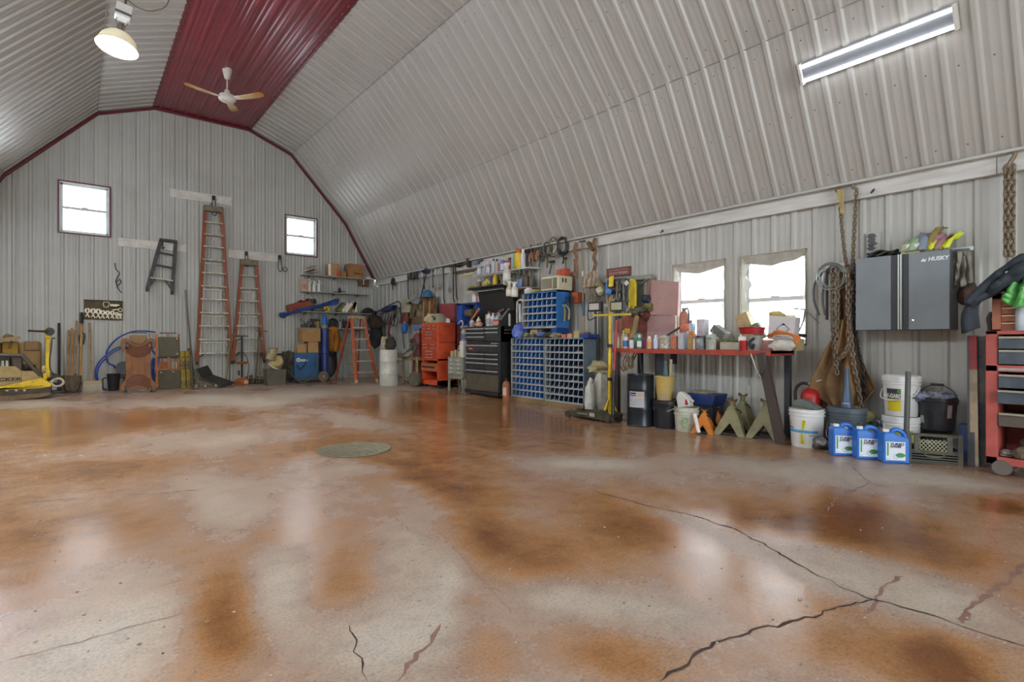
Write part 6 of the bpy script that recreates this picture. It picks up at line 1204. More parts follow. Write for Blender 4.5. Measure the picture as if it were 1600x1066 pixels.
# items on the right flank of the shelves
fr = Fr('R', 805, 420, .30); frb = Fr('R', 807, 450, .30)
MBs = fr.thing('side_shelf', 'white upper side shelf right of the bottle shelves', 'shelf'); MB().box(fr.x(787), 0, -.02, fr.x(825), .27, 0).build('board', WHITE, MBs, sm=0)
MBs = frb.thing('side_shelf', 'white lower side shelf right of the bottle shelves', 'shelf'); MB().box(frb.x(787), 0, -.02, frb.x(826), .27, 0).build('board', mat('b8b0a0', 0.6), MBs, sm=0)
SD = [(fr, 790, .1, .05, .24, 'a8554a', '7a2f28', 's', 'brick-red can left on the upper side shelf'), (fr, 795, .12, .05, .24, 'a84a3c', '8a3a30', 's', 'second brick-red can on the upper side shelf'), (fr, 799, .05, .045, .28, '8fb0c0', 'a8c4d0', 's', 'pale blue can beside the yellow canister'), (fr, 805.5, .08, .09, .36, 'e0c416', 'c9592c', 's', 'large yellow canister with an orange lid on the side shelf'), (fr, 812, .08, .045, .34, 'd8d2d8', 'dcdcd4', 's', 'white can right of the yellow canister'), (frb, 816, .1, .06, .28, '5d4a40', '3a332c', 'b', 'brown jar on the lower side shelf'), (frb, 823, .12, .05, .26, '6a6455', '4a463c', 'b', 'dark jar at the end of the lower side shelf')]
for f_, px, d_, r_, h_, c, cc, kd, lb in SD: (bottle if kd == 'b' else can)(onS(f_, px, d_), r_, h_, mat(c, 0.45), mat(cc, 0.5), lb)
carton(onS(frb, 807, .05), RZ, 12 * frb.mpp, .16, 14 * frb.mpp, mat('7f9fd0', 0.5, 0, 'c9d4e6', 8, 0.6), 'light blue carton on the lower side shelf', tape=False)
for i, (px, py, f_) in enumerate(((792, 440, .48), (796, 463, .48), (804, 464, .46))):
    fq = Fr('R', px, py, f_); trigger_bottle(fq.loc, .07 if i == 0 else .062, (.34, .27, .27)[i], mat(('d2cdb8', 'd0c8a4', 'd2d2c8')[i], 0.4), WHITE, ('cream trigger bottle hooked on the upper wire shelf', 'yellowish trigger bottle hooked on the lower shelf edge', 'clear trigger bottle hooked at the right shelf edge')[i])
can(Fr('R', 827, 459, .3).loc, .09, .1, WHITE, WHITE, 'white tub on the corner of the small blue bin cabinet', name='tub', cat='tub')
fr = Fr('R', 818, 430, .2); t = fr.thing('hose_clamps', 'bunch of grey-green fittings beside the side shelf', 'fittings'); [MB().torus((rnd.uniform(-.08, .08), -.03 * i, rnd.uniform(-.08, .08)), .045, .012, 'y').build('ring', mat('8a8f84' if i % 2 else '6a7060', 0.5, .3), t) for i in range(5)]
fr = Fr('R', 809, 475, .40); t = fr.thing('blue_hose_hook', 'pale pipes and hoses hanging beside the small blue bin cabinet', 'hose')
MB().tube(spl([fr.p3(808, 505), fr.p3(808, 478), fr.p3(810, 470), fr.p3(817.5, 472), fr.p3(816, 500)]), .018, 8).build('pipe', mat('b8b8ac', 0.5), t); MB().tube([fr.p3(812, 475), fr.p3(813, 503)], .025, 8).build('pipe', mat('c4cbd0', 0.5), t)
fr = Fr('R', 808, 527, .46); t = fr.thing('blue_gloves', 'periwinkle blue rubber gloves on the bin cabinet corner', 'gloves'); MB().prism(fr.poly([(804, 527), (813, 527), (815, 510), (811, 506), (807, 508), (803, 518)]), -.06, .06).build('glove', mat('5f74c4', 0.5, 0, '4a5fae', 8, 0.6), t, bev=.02, sm=0); MB().blob(fr.p3(813, 522, -.05), (.08, .06, .09), 3, .35).build('second_glove', mat('6a80cc', 0.5), t)
# ================================================================== bin cabinets
lipm = mat('a9aeb0', 0.45, 0.1, '8d8f8a', 7, 0.6); binb = mat('2560a8', 0.5, 0, '1c4a86', 6, 0.7); bind = mat('24344c', 0.55, 0, '1a2636', 6, 0.7); sideg = mat('7f94a2', 0.5, 0.1, '6c7f8c', 5, 0.6)
def bins(fr, xa, xb, yt, yb, rows, cols, dp, label, inner, divm, name='bin_cabinet', base=True, fill=(), top=None):
    t = fr.thing(name, label, 'bin cabinet'); a_, b_ = fr.x(xa), fr.x(xb); xm = (xa + xb) / 2; z0, z1_ = fr(xm, yb)[1], fr(xm, yt)[1]; e = .015
    MB().box(a_, 0, z0, a_ + e, dp, z1_).build('side', lipm, t, sm=0); MB().box(b_ - e, 0, z0, b_, dp, z1_).build('side', top or sideg, t, sm=0); MB().box(a_, 0, z1_ - e, b_, dp, z1_).build('top', top or sideg, t, sm=0); MB().box(a_, dp - .01, z0, b_, dp, z1_).build('back', inner, t, sm=0)
    h = (z1_ - z0 - e) / rows; w = (b_ - a_ - 2 * e) / cols
    sh = MB().box(0, .004, 0, b_ - a_ - 2 * e, dp - .01, .006).box(0, -.004, 0, b_ - a_ - 2 * e, .004, h * .24); sme = None
    for i in range(rows):
        if sme is None: o = sh.build('bin_shelf', inner, t, (a_ + e, 0, z0 + i * h), sm=0); sme = o.data; sme.materials.append(lipm); [setattr(p, 'material_index', 1) for p in sme.polygons[6:]]
        else: link(sme, 'bin_shelf', None, t, (a_ + e, 0, z0 + i * h))
    # dividers: one curved plate per row, joined column by column
    dv = MB()
    for i in range(rows): T = Matrix.Translation((0, 0, i * h)); dv.prism([(.0, .0), (.0, h * .24), (.004, h * .5), (.012, h * .8), (.02, h * .95), (dp - .012, h * .95), (dp - .012, 0)], -.005, .005, T=T @ Matrix(((0, 1, 0, 0), (1, 0, 0, 0), (0, 0, 1, 0), (0, 0, 0, 1))))
    de = MB(); [de.prism([(0, h * .24), (.004, h * .5), (.012, h * .8), (.02, h * .95), (.03, h * .95), (.02, h * .78), (.012, h * .5), (.008, h * .24)], -.006, .006, T=Matrix.Translation((0, -.002, i * h)) @ Matrix(((0, 1, 0, 0), (1, 0, 0, 0), (0, 0, 1, 0), (0, 0, 0, 1)))) for i in range(rows)]; eme = None
    dme = None
    for j in range(1, cols):
        if dme is None: o = dv.build('divider_column', divm, t, (a_ + e + j * w, 0, z0), sm=0); dme = o.data
        else: o = link(dme, 'divider_column', None, t, (a_ + e + j * w, 0, z0))
        o['kind'] = 'stuff'
        if eme is None: o = de.build('divider_edge', mat('9fb2c4', 0.4, .1), t, (a_ + e + j * w, 0, z0), sm=0); eme = o.data
        else: o = link(eme, 'divider_edge', None, t, (a_ + e + j * w, 0, z0))
        o['kind'] = 'stuff'
    if base: MB().box(a_ - .01, -.02, 0, b_ + .01, dp, z0).build('timber_base', mat('8a7350', 0.7, 0, '6f5a3c', 5, 0.7), t, sm=0)
    if fill:                                         # loose fittings lying in some of the bins
        b = MB()
        for (i, j0, j1) in fill:
            for j in range(j0, j1 + 1):
                for q in range(7): b.blob((a_ + e + (j + rnd.uniform(.15, .85)) * w, rnd.uniform(.01, .12), z0 + i * h + h * rnd.uniform(.1, .34)), (w * .18, .022, w * .13), q + i * 9 + j, .5, 6, 4)
        b.build('fittings', mat('a59d86', 0.5, 0.3, '5f5644', 30, 0.9), t)['kind'] = 'stuff'
    return t, z1_
OFFB = .47
def frb_(px, py): f_ = Fr('R', px, py, OFFB); f_.loc.z = fzf(f_.loc.y); return f_
fA = frb_(824, 628); bins(fA, 798.5, 850, 528.5, 622, 9, 8, .30, 'left of the two large blue bin cabinets standing on the floor', binb, mat('3f78bc', 0.45, 0, '3266a4', 6, 0.6), fill=((8, 1, 3), (7, 1, 3), (5, 0, 1), (4, 4, 5), (3, 1, 1), (2, 6, 6)))
fB = frb_(882, 634); _, zB = bins(fB, 851, 912, 528.5, 630, 9, 8, .30, 'right of the two large bin cabinets, with dark bins and grey side', bind, mat('33465c', 0.45, 0, '2a3a4e', 6, 0.6), fill=((8, 7, 7), (7, 6, 7), (5, 6, 7), (4, 5, 7), (3, 4, 6), (2, 1, 7), (1, 0, 5), (0, 0, 2)))
fC = Fr('R', 843, 513, .42); _, zC = bins(fC, 816.5, 870, 456.5, 513, 5, 7, .30, 'smaller bright blue bin cabinet fixed above the large ones', mat('1c5aa8', 0.5, 0, '174a8c', 6, 0.6), mat('2f70bc', 0.4, 0, '2862a8', 6, 0.6), base=False, top=mat('3a7cc4', 0.45, 0, '2f68a8', 5, 0.6), fill=((0, 0, 6), (2, 4, 5), (3, 1, 2)))
topz = lambda f_, px, d_, z: Vector((f_.loc.x + d_, f_.loc.y - f_.x(px), f_.loc.z + z))
MB().box(fC.x(816.5), .02, fC(843, 526)[1], fC.x(822), .3, fC(843, 513)[1]).build('support', mat('1c4f94', 0.5), _, sm=0); MB().box(fC.x(860), .02, fC(843, 526)[1], fC.x(868), .3, fC(843, 513)[1]).build('support', mat('1c4f94', 0.5), _, sm=0)
# things lying between the cabinets
for i, (px, r_, c, c2_, lb, nm, ct) in enumerate(((818, (.08, .08, .045), 'a8a45c', '6d6a48', 'olive rag on the left large bin cabinet', 'rag', 'rag'), (830, (.1, .09, .08), 'b5a07a', '4a3c34', 'brown lump of parts between the blue cabinets', 'parts_heap', 'parts'), (839, (.11, .08, .05), '7f96cf', '4a5a86', 'pale blue gloves between the bin cabinets', 'gloves', 'gloves'), (851, (.1, .09, .06), '4d463f', '2d2926', 'dark leather pouch between the bin cabinets', 'leather_pouch', 'pouch'), (862, (.12, .08, .05), '9a8f62', '6a6248', 'olive hose piece on the right bin cabinet', 'hose_piece', 'hose'))):
    tag(MB().blob((0, 0, r_[2] * .85), r_, i + 3, .4, flat=.85).build(nm, mat(c, 0.75, 0, c2_, 14, 0.9), None, topz(fA if px < 850 else fB, px, .1, zB), RZ), lb, ct)
for i, (px, w_, h_, c, lb) in enumerate(((877, 10, 6, 'c9705a', 'flat red carton on the right bin cabinet'), (886, 10, 7, 'cfa078', 'flat peach carton on the right bin cabinet'), (897, 11, 11, 'c4b07c', 'tan carton at the right end of the bin cabinet'))): carton(topz(fB, px, .05, zB), RZ, w_ * fB.mpp, .18, h_ * fB.mpp, mat(c, 0.7), lb, tape=False)
t = thing('blue_tray', 'dark blue drawer tray at the end of the right bin cabinet', 'tray', topz(fB, 909, .02, zB), RZ); MB().box(-.07, 0, .0, .12, .26, .06).build('tray', mat('1f3f8c', 0.5), t, bev=.004, sm=0); [MB().blob((-.02 + .03 * i, .1, .07), (.03, .04, .02), i, .5).build('part', mat('7a7464', 0.5, .4), t) for i in range(3)]
# microwave with red boxes
mz = zC; fm_ = Fr('R', 860, 455, .43); t = thing('microwave_oven', 'cream microwave oven on the smaller blue bin cabinet', 'microwave', topz(fC, 858.5, .0, mz), RZ); kk = fC.mpp; w_, h_ = 27.5 * kk * 1.25, 22.5 * kk
w_ = abs(fC.x(873) - fC.x(845.5)); cr = mat('d6cfae', 0.45, 0, 'c4bc9a', 5, 0.5)
MB().box(-w_ / 2, 0, .012, w_ / 2, .33, h_).build('case', cr, t, bev=.01, sm=0); MB().box(-w_ * .44, -.008, h_ * .16, w_ * .2, 0, h_ * .86).build('door_window', mat('8a8570', 0.25, 0, '7a7562', 4, 0.6), t, sm=0); MB().box(w_ * .22, -.008, h_ * .14, w_ * .42, 0, h_ * .88).build('control_panel', mat('77725a', 0.35), t, sm=0); MB().box(w_ * .19, -.02, h_ * .2, w_ * .215, 0, h_ * .8).build('door_handle', cr, t, sm=0)
for j in range(2): MB().box(w_ / 2, .08 + j * .07, h_ * .55, w_ / 2 + .002, .12 + j * .07, h_ * .85).build('vent', mat('55503f', 0.5), t)
for s in (-1, 1): MB().box(s * w_ * .4 - .02, .05, 0, s * w_ * .4 + .02, .28, .014).build('foot', BLACK, t)
for i, px in enumerate((872.5, 882.5)):
    p_ = topz(fC, 861 + 7.0 * i, .17 + .0 * i, mz + h_); carton(p_, RZ, .10, .12, .13, mat('c4553a', 0.6, 0, 'a8432c', 6, 0.5), ('left', 'right')[i] + ' orange-red box on the cream microwave', tape=False)
tag(MB().blob((0, 0, .025), (.13, .08, .03), 3, .5).build('yellow_rag', mat('c9b85c', 0.8, 0, '8f8244', 9, 0.8), None, topz(fC, 836, .06, zC), RZ), 'yellow rag on the smaller bin cabinet beside the microwave', 'rag')
# side clutter of the smaller cabinet
fr = Fr('R', 884, 470, .2); t = fr.thing('orange_switch_box', 'rust-orange box on the wall right of the smaller bin cabinet', 'box'); MB().box(fr.x(893), 0, fr(897, 473)[1], fr.x(902), .17, fr(897, 457)[1]).build('body', mat('b0502c', 0.6, 0, '8f4022', 6, 0.6), t, bev=.006, sm=0)
fr = Fr('R', 880, 490, .22); t = fr.thing('wrench_bunch', 'bunch of yellow-handled tools hanging on the side of the small bin cabinet', 'tools'); [MB().tube(spl([fr.p3(874 + 3.2 * i, 470 + (i * 5) % 9, -.02 * i), fr.p3(876 + 3 * i, 484, -.03), fr.p3(873 + 3.4 * i, 497 + (i * 7) % 8, -.02)]), .016, 6).build('tool', mat(('b09a35', '6a6e70', '8f8a7a', 'c4b25a', '3f4246', 'b5b0a0')[i], 0.5, .2), t) for i in range(6)]
MB().torus(fr.p3(893, 468, -.02), .05, .014, 'y').build('ring', BLACK, t)
# fire extinguisher between chests
fr = Fr('R', 791, 627, mo=.55); k = fr.mpp; t = fr.thing('fire_extinguisher', 'faded orange fire extinguisher on the floor beside the bin cabinet', 'fire extinguisher'); r_ = 5.8 * k; h_ = 36 * k
MB().lathe([(0, 0), (r_, 0), (r_, h_ * .72), (r_ * .8, h_ * .82), (r_ * .35, h_ * .88), (0, h_ * .88)], 20).build('body', mat('a05c40', 0.55, 0, '844a34', 5, 0.7), t); wrap(t, r_ * 1.01, h_ * .25, h_ * .6, -.9, .9, mat('c9b494', 0.6)); MB().lathe([(r_ * .36, h_ * .86), (r_ * .3, h_ * .95), (0, h_ * .95)], 12).build('valve', DSTEEL, t); MB().bar((-.05, 0, h_), (.03, 0, h_ * .96), .03, .012).build('lever', BLACK, t)
# ================================================================== things hung on the plank, middle stretch
def coil(px, py, R_, m, label, n=4, off=.12, tail=0, ax='y', name='cable_coil', cat='cable'):
    fr = Fr('R', px, py, off); t = fr.thing(name, label, cat)
    for i in range(n): MB().torus((rnd.uniform(-.012, .012), -.018 * i, rnd.uniform(-.02, .02)), R_ * (1 + rnd.uniform(-.12, .12)), .011, ax, 20, 6, sx=.72).build('loop', m if i % 2 == 0 else mat('6a6655', 0.6), t)
    if tail: MB().tube(spl([(0, -.04, -R_), (.03, -.05, -R_ - tail * .5), (.0, -.04, -R_ - tail)]), .014, 6).build('tail', m, t)
    return t
coil(857, 390, .12, mat('55502f', 0.6), 'olive cable coil on the plank above the microwave', tail=.2); coil(868.5, 386, .14, mat('a39f86', 0.6), 'pale cable coil between the olive and black coils'); coil(882, 384, .15, mat('26282a', 0.6), 'black cable coil on the plank', 5, tail=.16)
for i, (px, py, c, lb) in enumerate(((819, 398, 'b5473a', 'red-handled snips at the left of the hung pliers'), (825, 396, '5a6468', 'grey-handled pliers, second of the hung row'), (830.5, 394, 'c96a2a', 'bright orange-handled pliers in the hung row'), (836, 394, '3a3d40', 'black-handled pliers behind the orange ones'), (840.5, 391, 'c97a3a', 'light orange-handled pliers in the hung row'), (845, 392, '45484a', 'grey-handled pliers next to the light orange pair'), (849, 394, '2c2f33', 'black-handled pliers at the right of the hung row'))):
    fr = Fr('R', px, py, .12); t = fr.thing('pliers', lb, 'pliers', 'pliers hung on the plank'); hm_ = mat(c, 0.5)
    MB().prism([(-.03, .0), (.03, .0), (.035, .07), (.012, .13), (-.012, .13), (-.035, .07)], -.015, .015).build('head', mat('4a4d4a', 0.5, 0.4), t, sm=0)
    for s in (-1, 1): MB().tube(spl([(s * -.01, 0, .01), (s * .03, -.01, -.05), (s * (.02 + .012 * (i % 3)), -.01, -.17)]), .013, 6).build('handle', hm_, t)
for i, (px, yt, yb, lb) in enumerate(((846, 400, 417, 'short dark tool dangling below the pliers'), (862.5, 409, 428, 'hammer hanging left of the red boxes'), (884, 404, 424, 'thin grey tool hanging above the right red box'))):
    fr = Fr('R', px, yt, .08); t = fr.thing('hung_hammer', lb, 'hammer' if i == 1 else 'tool'); MB().tube([(0, 0, 0), fr.p3(px - 4 if i < 2 else px, yb)], .014, 6).build('handle', mat('6a655a', 0.5, .3), t); MB().cbox((.0, 0, .0), (.12 if i == 1 else .05, .04, .04)).build('head', DSTEEL, t, bev=.006, sm=0)
# slings and rope, pole
def sling(px, pts, w_, m, label, off=.12, name='lifting_sling'):
    fr = Fr('R', px, pts[0][1], off); t = fr.thing(name, label, 'sling')
    for s in (-1, 1): MB().tube(spl([fr.p3(x + s * w_ * .25 * (1 + .2 * sin(i * 2.1 + s)), y, -.02 * (i % 2)) for i, (x, y) in enumerate(pts)], 5), w_ * fr.mpp * .32, 6).build('strand', m, t)
    return t
sling(900, ((900, 379), (899, 392), (901, 403), (900, 413), (901, 421), (899, 431)), 4, mat('9c7250', 0.8, 0, '7a5236', 9, 0.8), 'orange-brown twisted sling hanging from the plank')
fr = Fr('R', 898, 440, .06); tag(MB().cyl(fr.p3(897.5, 405), fr.p3(897.5, 457), .012, n=8).build('thin_rod', mat('7a4a38', 0.6), None, fr.loc, RZ), 'thin reddish rod hanging below the twisted sling', 'rod')
sling(930, ((930, 372), (929, 382), (931, 392), (929, 403), (931, 412), (929, 424)), 5, mat('8a6a4a', 0.8, 0, '6d4e34', 9, 0.8), 'thick brown knotted rope sling beside the pole'); fr = Fr('R', 923, 381, .15); tag(MB().bar(fr.p3(919, 379), fr.p3(927, 391), .06, .05).build('wood_peg', mat('6a5232', 0.7), None, fr.loc, RZ), 'brown wooden peg carrying the rope sling', 'peg')
fr = Fr('R', 912, 520, .12); t = fr.thing('long_pole', 'long pole with a blue grip hanging on the wall from the plank', 'pole'); MB().cyl(fr.p3(909, 378), fr.p3(911, 471), .013, n=8).build('shaft', mat('9c8a68', 0.5), t); MB().cyl(fr.p3(911, 471), fr.p3(912.5, 494), .022, n=10).build('blue_grip', mat('3f5f7a', 0.5), t); MB().cyl(fr.p3(912.5, 494), fr.p3(912.5, 521), .018, n=8).build('lower_shaft', mat('a88a5c', 0.6), t); MB().bar(fr.p3(905.5, 378), fr.p3(914, 376.5), .03, .02).build('cross_head', BLACK, t); MB().cyl(fr.p3(910.4, 424), fr.p3(910.6, 432), .017, n=8).build('white_sleeve', WHITE, t)
drape(Fr('R', 926, 450, .2), 914, 936, 424, 449, mat('b0a28a', 0.85, 0, '927f6a', 5, 0.7), 'dusty pink cloth bag hanging under the rope sling', 'cloth_bag', 'bag', .05, 3, .5, 3); drape(Fr('R', 926, 460, .14), 918, 933, 447, 471, mat('9c9482', 0.85, 0, '7d7564', 5, 0.7), 'grey cloth hanging below the dusty pink bag', 'grey_cloth', 'cloth', .04, 3, .8, 6)
# sign
fr = Fr('R', 966, 425, .04); t = fr.thing('wooden_sign', 'small weathered red wooden sign with painted words', 'sign'); a_, b_ = fr.x(947.5), fr.x(985.5); h_ = 13.5 * fr.mpp
MB().box(a_, 0, -h_ / 2, b_, .02, h_ / 2).build('board', mat('8a4f48', 0.7, 0, '6d3f38', 6, 0.7), t, bev=.003, sm=0)
for za, zb_ in ((-h_ / 2, -h_ / 2 + .012), (h_ / 2 - .012, h_ / 2)): MB().box(a_, -.006, za, b_, 0, zb_).build('frame_strip', mat('5f4a3e', 0.7), t)
text('WHAT HAPPENS IN THE BARN', h_ * .26, mat('b58f84', 0.7), t, ((a_ + b_) / 2, -.002, h_ * .24), sx=.98 * (b_ - a_) / (h_ * .26 * 16.5)); text('STAYS IN THE BARN', h_ * .40, mat('c9a89c', 0.7), t, ((a_ + b_) / 2, -.002, -h_ * .14), sx=.95 * (b_ - a_) / (h_ * .4 * 11.2), bold=.001)
# tool rack under the sign
fr = Fr('R', 970, 437, .10); t = fr.thing('tool_rack', 'grey steel tool rack hung with wrenches below the sign', 'rack'); q = fr.p3
MB().bar(q(933, 441), q(1019, 432), .05, .06).build('rail', mat('8f9080', 0.5, .2), t, sm=0); MB().prism(fr.poly([(960, 440), (1000, 436), (1000, 478), (960, 482)]), .05, .07).build('back_panel', mat('8a8f84', 0.6), t, sm=0); MB().bar(q(1016, 433), q(1000, 445), .03, .03).build('brace', mat('6a6a5c', 0.5), t)
for i in range(9):
    px = 958 + i * 3.1; fr2 = Fr('R', px, 442, .14 + .015 * (i % 3)); hung('hand wrench number %s from the left on the steel rack' % 'one two three four five six seven eight nine'.split()[i], px, 442 - .4 * i, px + (1.8 if i % 2 else -.8) , 466 + (i * 5) % 9, 'wrench' if i % 3 else 'pipe', (SW, DSTEEL, mat('7d7a70', .4, .6))[i % 3], .022 + .005 * (i % 2), off=.15 + .012 * (i % 3), name='combination_wrench')
fr = Fr('R', 956, 455, .2); t = fr.thing('yellow_level', 'yellow and blue spirit tool hanging on the steel rack', 'level'); MB().prism(fr.poly([(952, 449), (959, 448), (960, 431), (953.5, 432)]), -.03, .0).build('yellow_body', YELLOW, t, bev=.01, sm=0); MB().prism(fr.poly([(944.5, 460), (949.5, 459), (949.5, 440), (946, 441)]), 0, .04).build('blue_body', mat('3a6aa8', 0.5), t, bev=.01, sm=0); MB().blob(fr.p3(953, 456, -.04), (.06, .04, .05), 3, .2).build('blue_knob', mat('5a8fd0', 0.4), t)
fr = Fr('R', 942, 452, .2); t = fr.thing('hand_drill', 'cream-headed drill hanging at the left end of the rack', 'drill'); MB().cyl(fr.p3(936, 443), fr.p3(944, 458), .05, .06, 12).build('barrel', mat('7d7454', 0.5, .1), t); MB().cyl(fr.p3(939, 452, -.05), fr.p3(943, 459, -.06), .055, .05, 12).build('cup', mat('c9c2a2', 0.5), t); MB().blob(fr.p3(935, 444), (.07, .05, .05), 6, .4).build('grip', mat('8a7a35', 0.6), t); [MB().tube(spl([fr.p3(938 + i * 3, 458), fr.p3(936 + i * 4, 466), fr.p3(941 + i * 3, 474)]), .01, 6).build('cord', mat('55584a', 0.6), t) for i in range(3)]
ys_m = mat('d8c020', 0.6, 0, 'b09a1e', 7, 0.6); fr = Fr('R', 992, 460, .16); t = fr.thing('yellow_straps', 'bunch of yellow webbing straps hanging on the rack', 'strap')
for i in range(5): MB().tube(spl([fr.p3(991, 438, -.02 * i), fr.p3(985.5 + i * 3, 442 + i % 2, -.02 * i), fr.p3(984.5 + i * 3.4, 460, -.02 * i), fr.p3(984 + i * 3.5, 484 - (i * 3) % 7, -.02 * i)]), .022, 6).build('strap', ys_m, t)
MB().cbox(fr.p3(985.5, 443, -.1), (.06, .01, .06), (0, rad(45), 0)).build('paper_tag', WHITE, t)
# tripod work light
fr = Fr('R', 953, 655, mo=.8); t = fr.thing('tripod_work_light', 'yellow tripod stand with two square work lights', 'work light'); q = fr.p3; zf = lambda y: fr(953, y)[1]
MB().cyl((0, 0, .06), (0, 0, zf(552)), .026, n=12).build('lower_pole', YELLOW, t); MB().cyl((0, 0, zf(556)), (0, 0, zf(487)), .019, n=12).build('upper_pole', YELLOW, t); MB().cyl((0, 0, zf(487)), (0, 0, zf(465)), .014, n=10).build('mast', mat('c98a2c', 0.5), t)
for y_ in (540, 592): MB().cyl((0, 0, zf(y_ + 3)), (0, 0, zf(y_ - 2)), .034, n=12).build('clamp_collar', BLACK, t)
MB().bar(q(928, 493), q(985, 491), .03, .03).build('cross_bar', mat('c9b43c', 0.5), t, sm=0)
for (xa, ya, xb, yb), cc in (((926, 472.5, 945.5, 487), 'b5aea8'), ((960.5, 471, 981, 487), 'a8a888')):
    h_ = MB(); fr.box(h_, xa, ya, xb, yb, -.10, -.03); hd = h_.build('lamp_head', BLACK, t, bev=.012, sm=0); g_ = MB(); fr.box(g_, xa + 2.3, ya + 2.4, xb - 2.3, yb - 2.4, -.104, -.099); g_.build('lamp_glass', mat(cc, 0.3, 0, 'c4beb4', 5, 0.5), hd, sm=0)
    MB().tube([q((xa + xb) / 2 - 6, (ya + yb) / 2, -.03), q((xa + xb) / 2 - 6, 491, 0), q((xa + xb) / 2 + 6, 491, 0), q((xa + xb) / 2 + 6, (ya + yb) / 2, -.03)], .008, 6).build('yoke', BLACK, t)
for a_ in (rad(-100), rad(20), rad(140)): MB().bar((0, 0, zf(620)), (.16 * cos(a_), .16 * sin(a_), .01), .02, .02).build('leg', YELLOW, t, sm=0)
MB().tube(spl([q(930, 475, -.02), q(920.5, 484, -.02), q(921, 500, -.02), q(931, 496, 0)]), .008, 6).build('cord', BLACK, t)
# long bars hanging left of the tripod
for i, (px, yt, yb, c, w_) in enumerate(((930.5, 500, 566, '55584e', .02), (934, 500, 558, 'b5b0a0', .018), (938, 498, 556, '6a6d68', .024), (947, 497, 540, '8a8a80', .02), (961, 496, 518, '6f7670', .03), (966, 496, 520, '55584e', .03))):
    fr2 = Fr('R', px, yt - 17, .055); tag(MB().cyl((0, 0, 0), fr2.p3(px + .5, yb), w_, n=8).build('hanging_pipe', mat(c, 0.5, .4), None, fr2.loc, RZ), ('dark', 'pale', 'grey', 'short dull', 'thick grey', 'thick dark')[i] + ' pipe hanging below the work lights, ' + ('left', 'left', 'left', 'middle', 'right', 'right')[i] + ' of the pole', 'pipe')
# ================================================================== red bench
BO, BZ, BD = .72, 0.985, .60
fr = Fr('R', 1070, 548, BO); fr.loc.z = 0.0; YB0 = fr.loc.y; zq = lambda px, py: fr(px, py)[1]
t = fr.thing('work_bench', 'long workbench with a red-painted steel edge and dark legs', 'bench'); rbm = mat('a8402c', 0.5, 0, '87301f', 6, 0.7)
a_, b_ = fr.x(956), fr.x(1203); BZ = zq(1070, 546.6)
MB().box(a_, 0.03, BZ - .03, b_, BD, BZ).build('top', mat('8a6a52', 0.7, 0, '6d5340', 6, 0.7), t, sm=0); MB().box(a_, 0, BZ - .055, b_, .035, BZ + .004).build('front_edge', rbm, t, bev=.003, sm=0); MB().box(b_ - .035, .03, BZ - .055, b_, BD, BZ + .004).build('end_edge', rbm, t, sm=0)
MB().box(a_ + .01, .04, 0, a_ + .07, .1, BZ - .03).build('leg', mat('4a4340', 0.6), t, sm=0)
for x in (a_ + .04, b_ - .08): MB().box(x, BD - .08, 0, x + .06, BD - .02, BZ - .03).build('leg', mat('35383c', 0.6), t, sm=0)
MB().bar((fr.x(1189), .02, BZ - .02), (fr.x(1217), .05, .0), .10, .05, (0, 1, 0)).build('slanted_leg', mat('453a34', 0.6), t, sm=0)
MB().box((a_ + b_) / 2 - .35, .3, BZ - .2, (a_ + b_) / 2 - .29, .36, BZ - .03).build('bracket', mat('2a2c33', 0.6), t, sm=0); MB().bar((fr.x(1009), .3, BZ - .02), (fr.x(1009), .3, 0), .1, .1).build('leg', mat('25272c', 0.6), t, sm=0)
MB().box(fr.x(1062), .40, BZ, fr.x(1203), BD + .06, BZ + .11).build('back_step', mat('7d6a55', 0.7), t, sm=0)
def onB(px, d_=.08): f_ = Fr('R', px, 546, BO - d_); return Vector((f_.loc.x, f_.loc.y, BZ + .004))
def mp(px, d_=.08): return depth(Vector((W - BO + d_, PX(px, 546, BO - d_).y, 0))) / F * .93
def mC(c, c2=None): return mat(c, 0.45, 0, c2, 16, 0.7) if c2 else mat(c, 0.45)
BN = [(965.5, .08, 7.5, 19, 'c9c8a8', 'd4d0b8', 's', None, 'cream spray can at the left end of the bench'), (974, .2, 7, 30, 'cfc39a', 'd0c8a8', 'b', None, 'tall cream bottle behind the blue-labelled can'), (977.5, .06, 8.5, 24, 'c4c6c0', '8f9488', 's', '2f6fb0', 'spray can with a blue label on the bench'), (987, .06, 7.5, 18, 'd4d6d8', '6a3a38', 's', None, 'white spray can beside the blue-labelled one'), (997.5, .2, 13, 30, '6f8a84', '30363a', 'q', None, 'grey-green jug at the back of the bench'), (999, .06, 8, 23, '2f8a5a', 'dcdcd0', 's', 'dfe3d8', 'green spray can in front of the grey-green jug'), (1005, .12, 5, 22, '9c4a96', '2c2c30', 'b', None, 'slim purple bottle with a black cap'), (1014.5, .06, 8.5, 21, 'd0ad88', 'd8d2c4', 's', 'c98f5a', 'peach spray can on the bench'), (1024.5, .08, 7.5, 23, 'c0cddc', 'd8dcdc', 's', None, 'pale blue spray can on the bench'), (1084.5, .05, 4, 22, 'd0b8b0', 'b54a3a', 'b', None, 'slim white and red bottle beside the dark tin'), (1113, .2, 6.5, 34, 'b8bcc0', '8a8c98', 'b', None, 'grey dropper bottle behind the pale tin')]
for px, d_, w_, h_, c, cc, kd, bd_, lb in BN:
    k = mp(px, d_); bb = mC(bd_) if bd_ else None
    if kd == 's': can(onB(px, d_), w_ * k / 2, h_ * k, mC(c), mC(cc), lb, band=bb)
    else: bottle(onB(px, d_), w_ * k / 2, h_ * k, mC(c), mC(cc), lb, sq=kd == 'q', handle=kd == 'q', name='jug' if kd == 'q' else 'bottle', cat='jug' if kd == 'q' else 'bottle')
k = mp(1039)
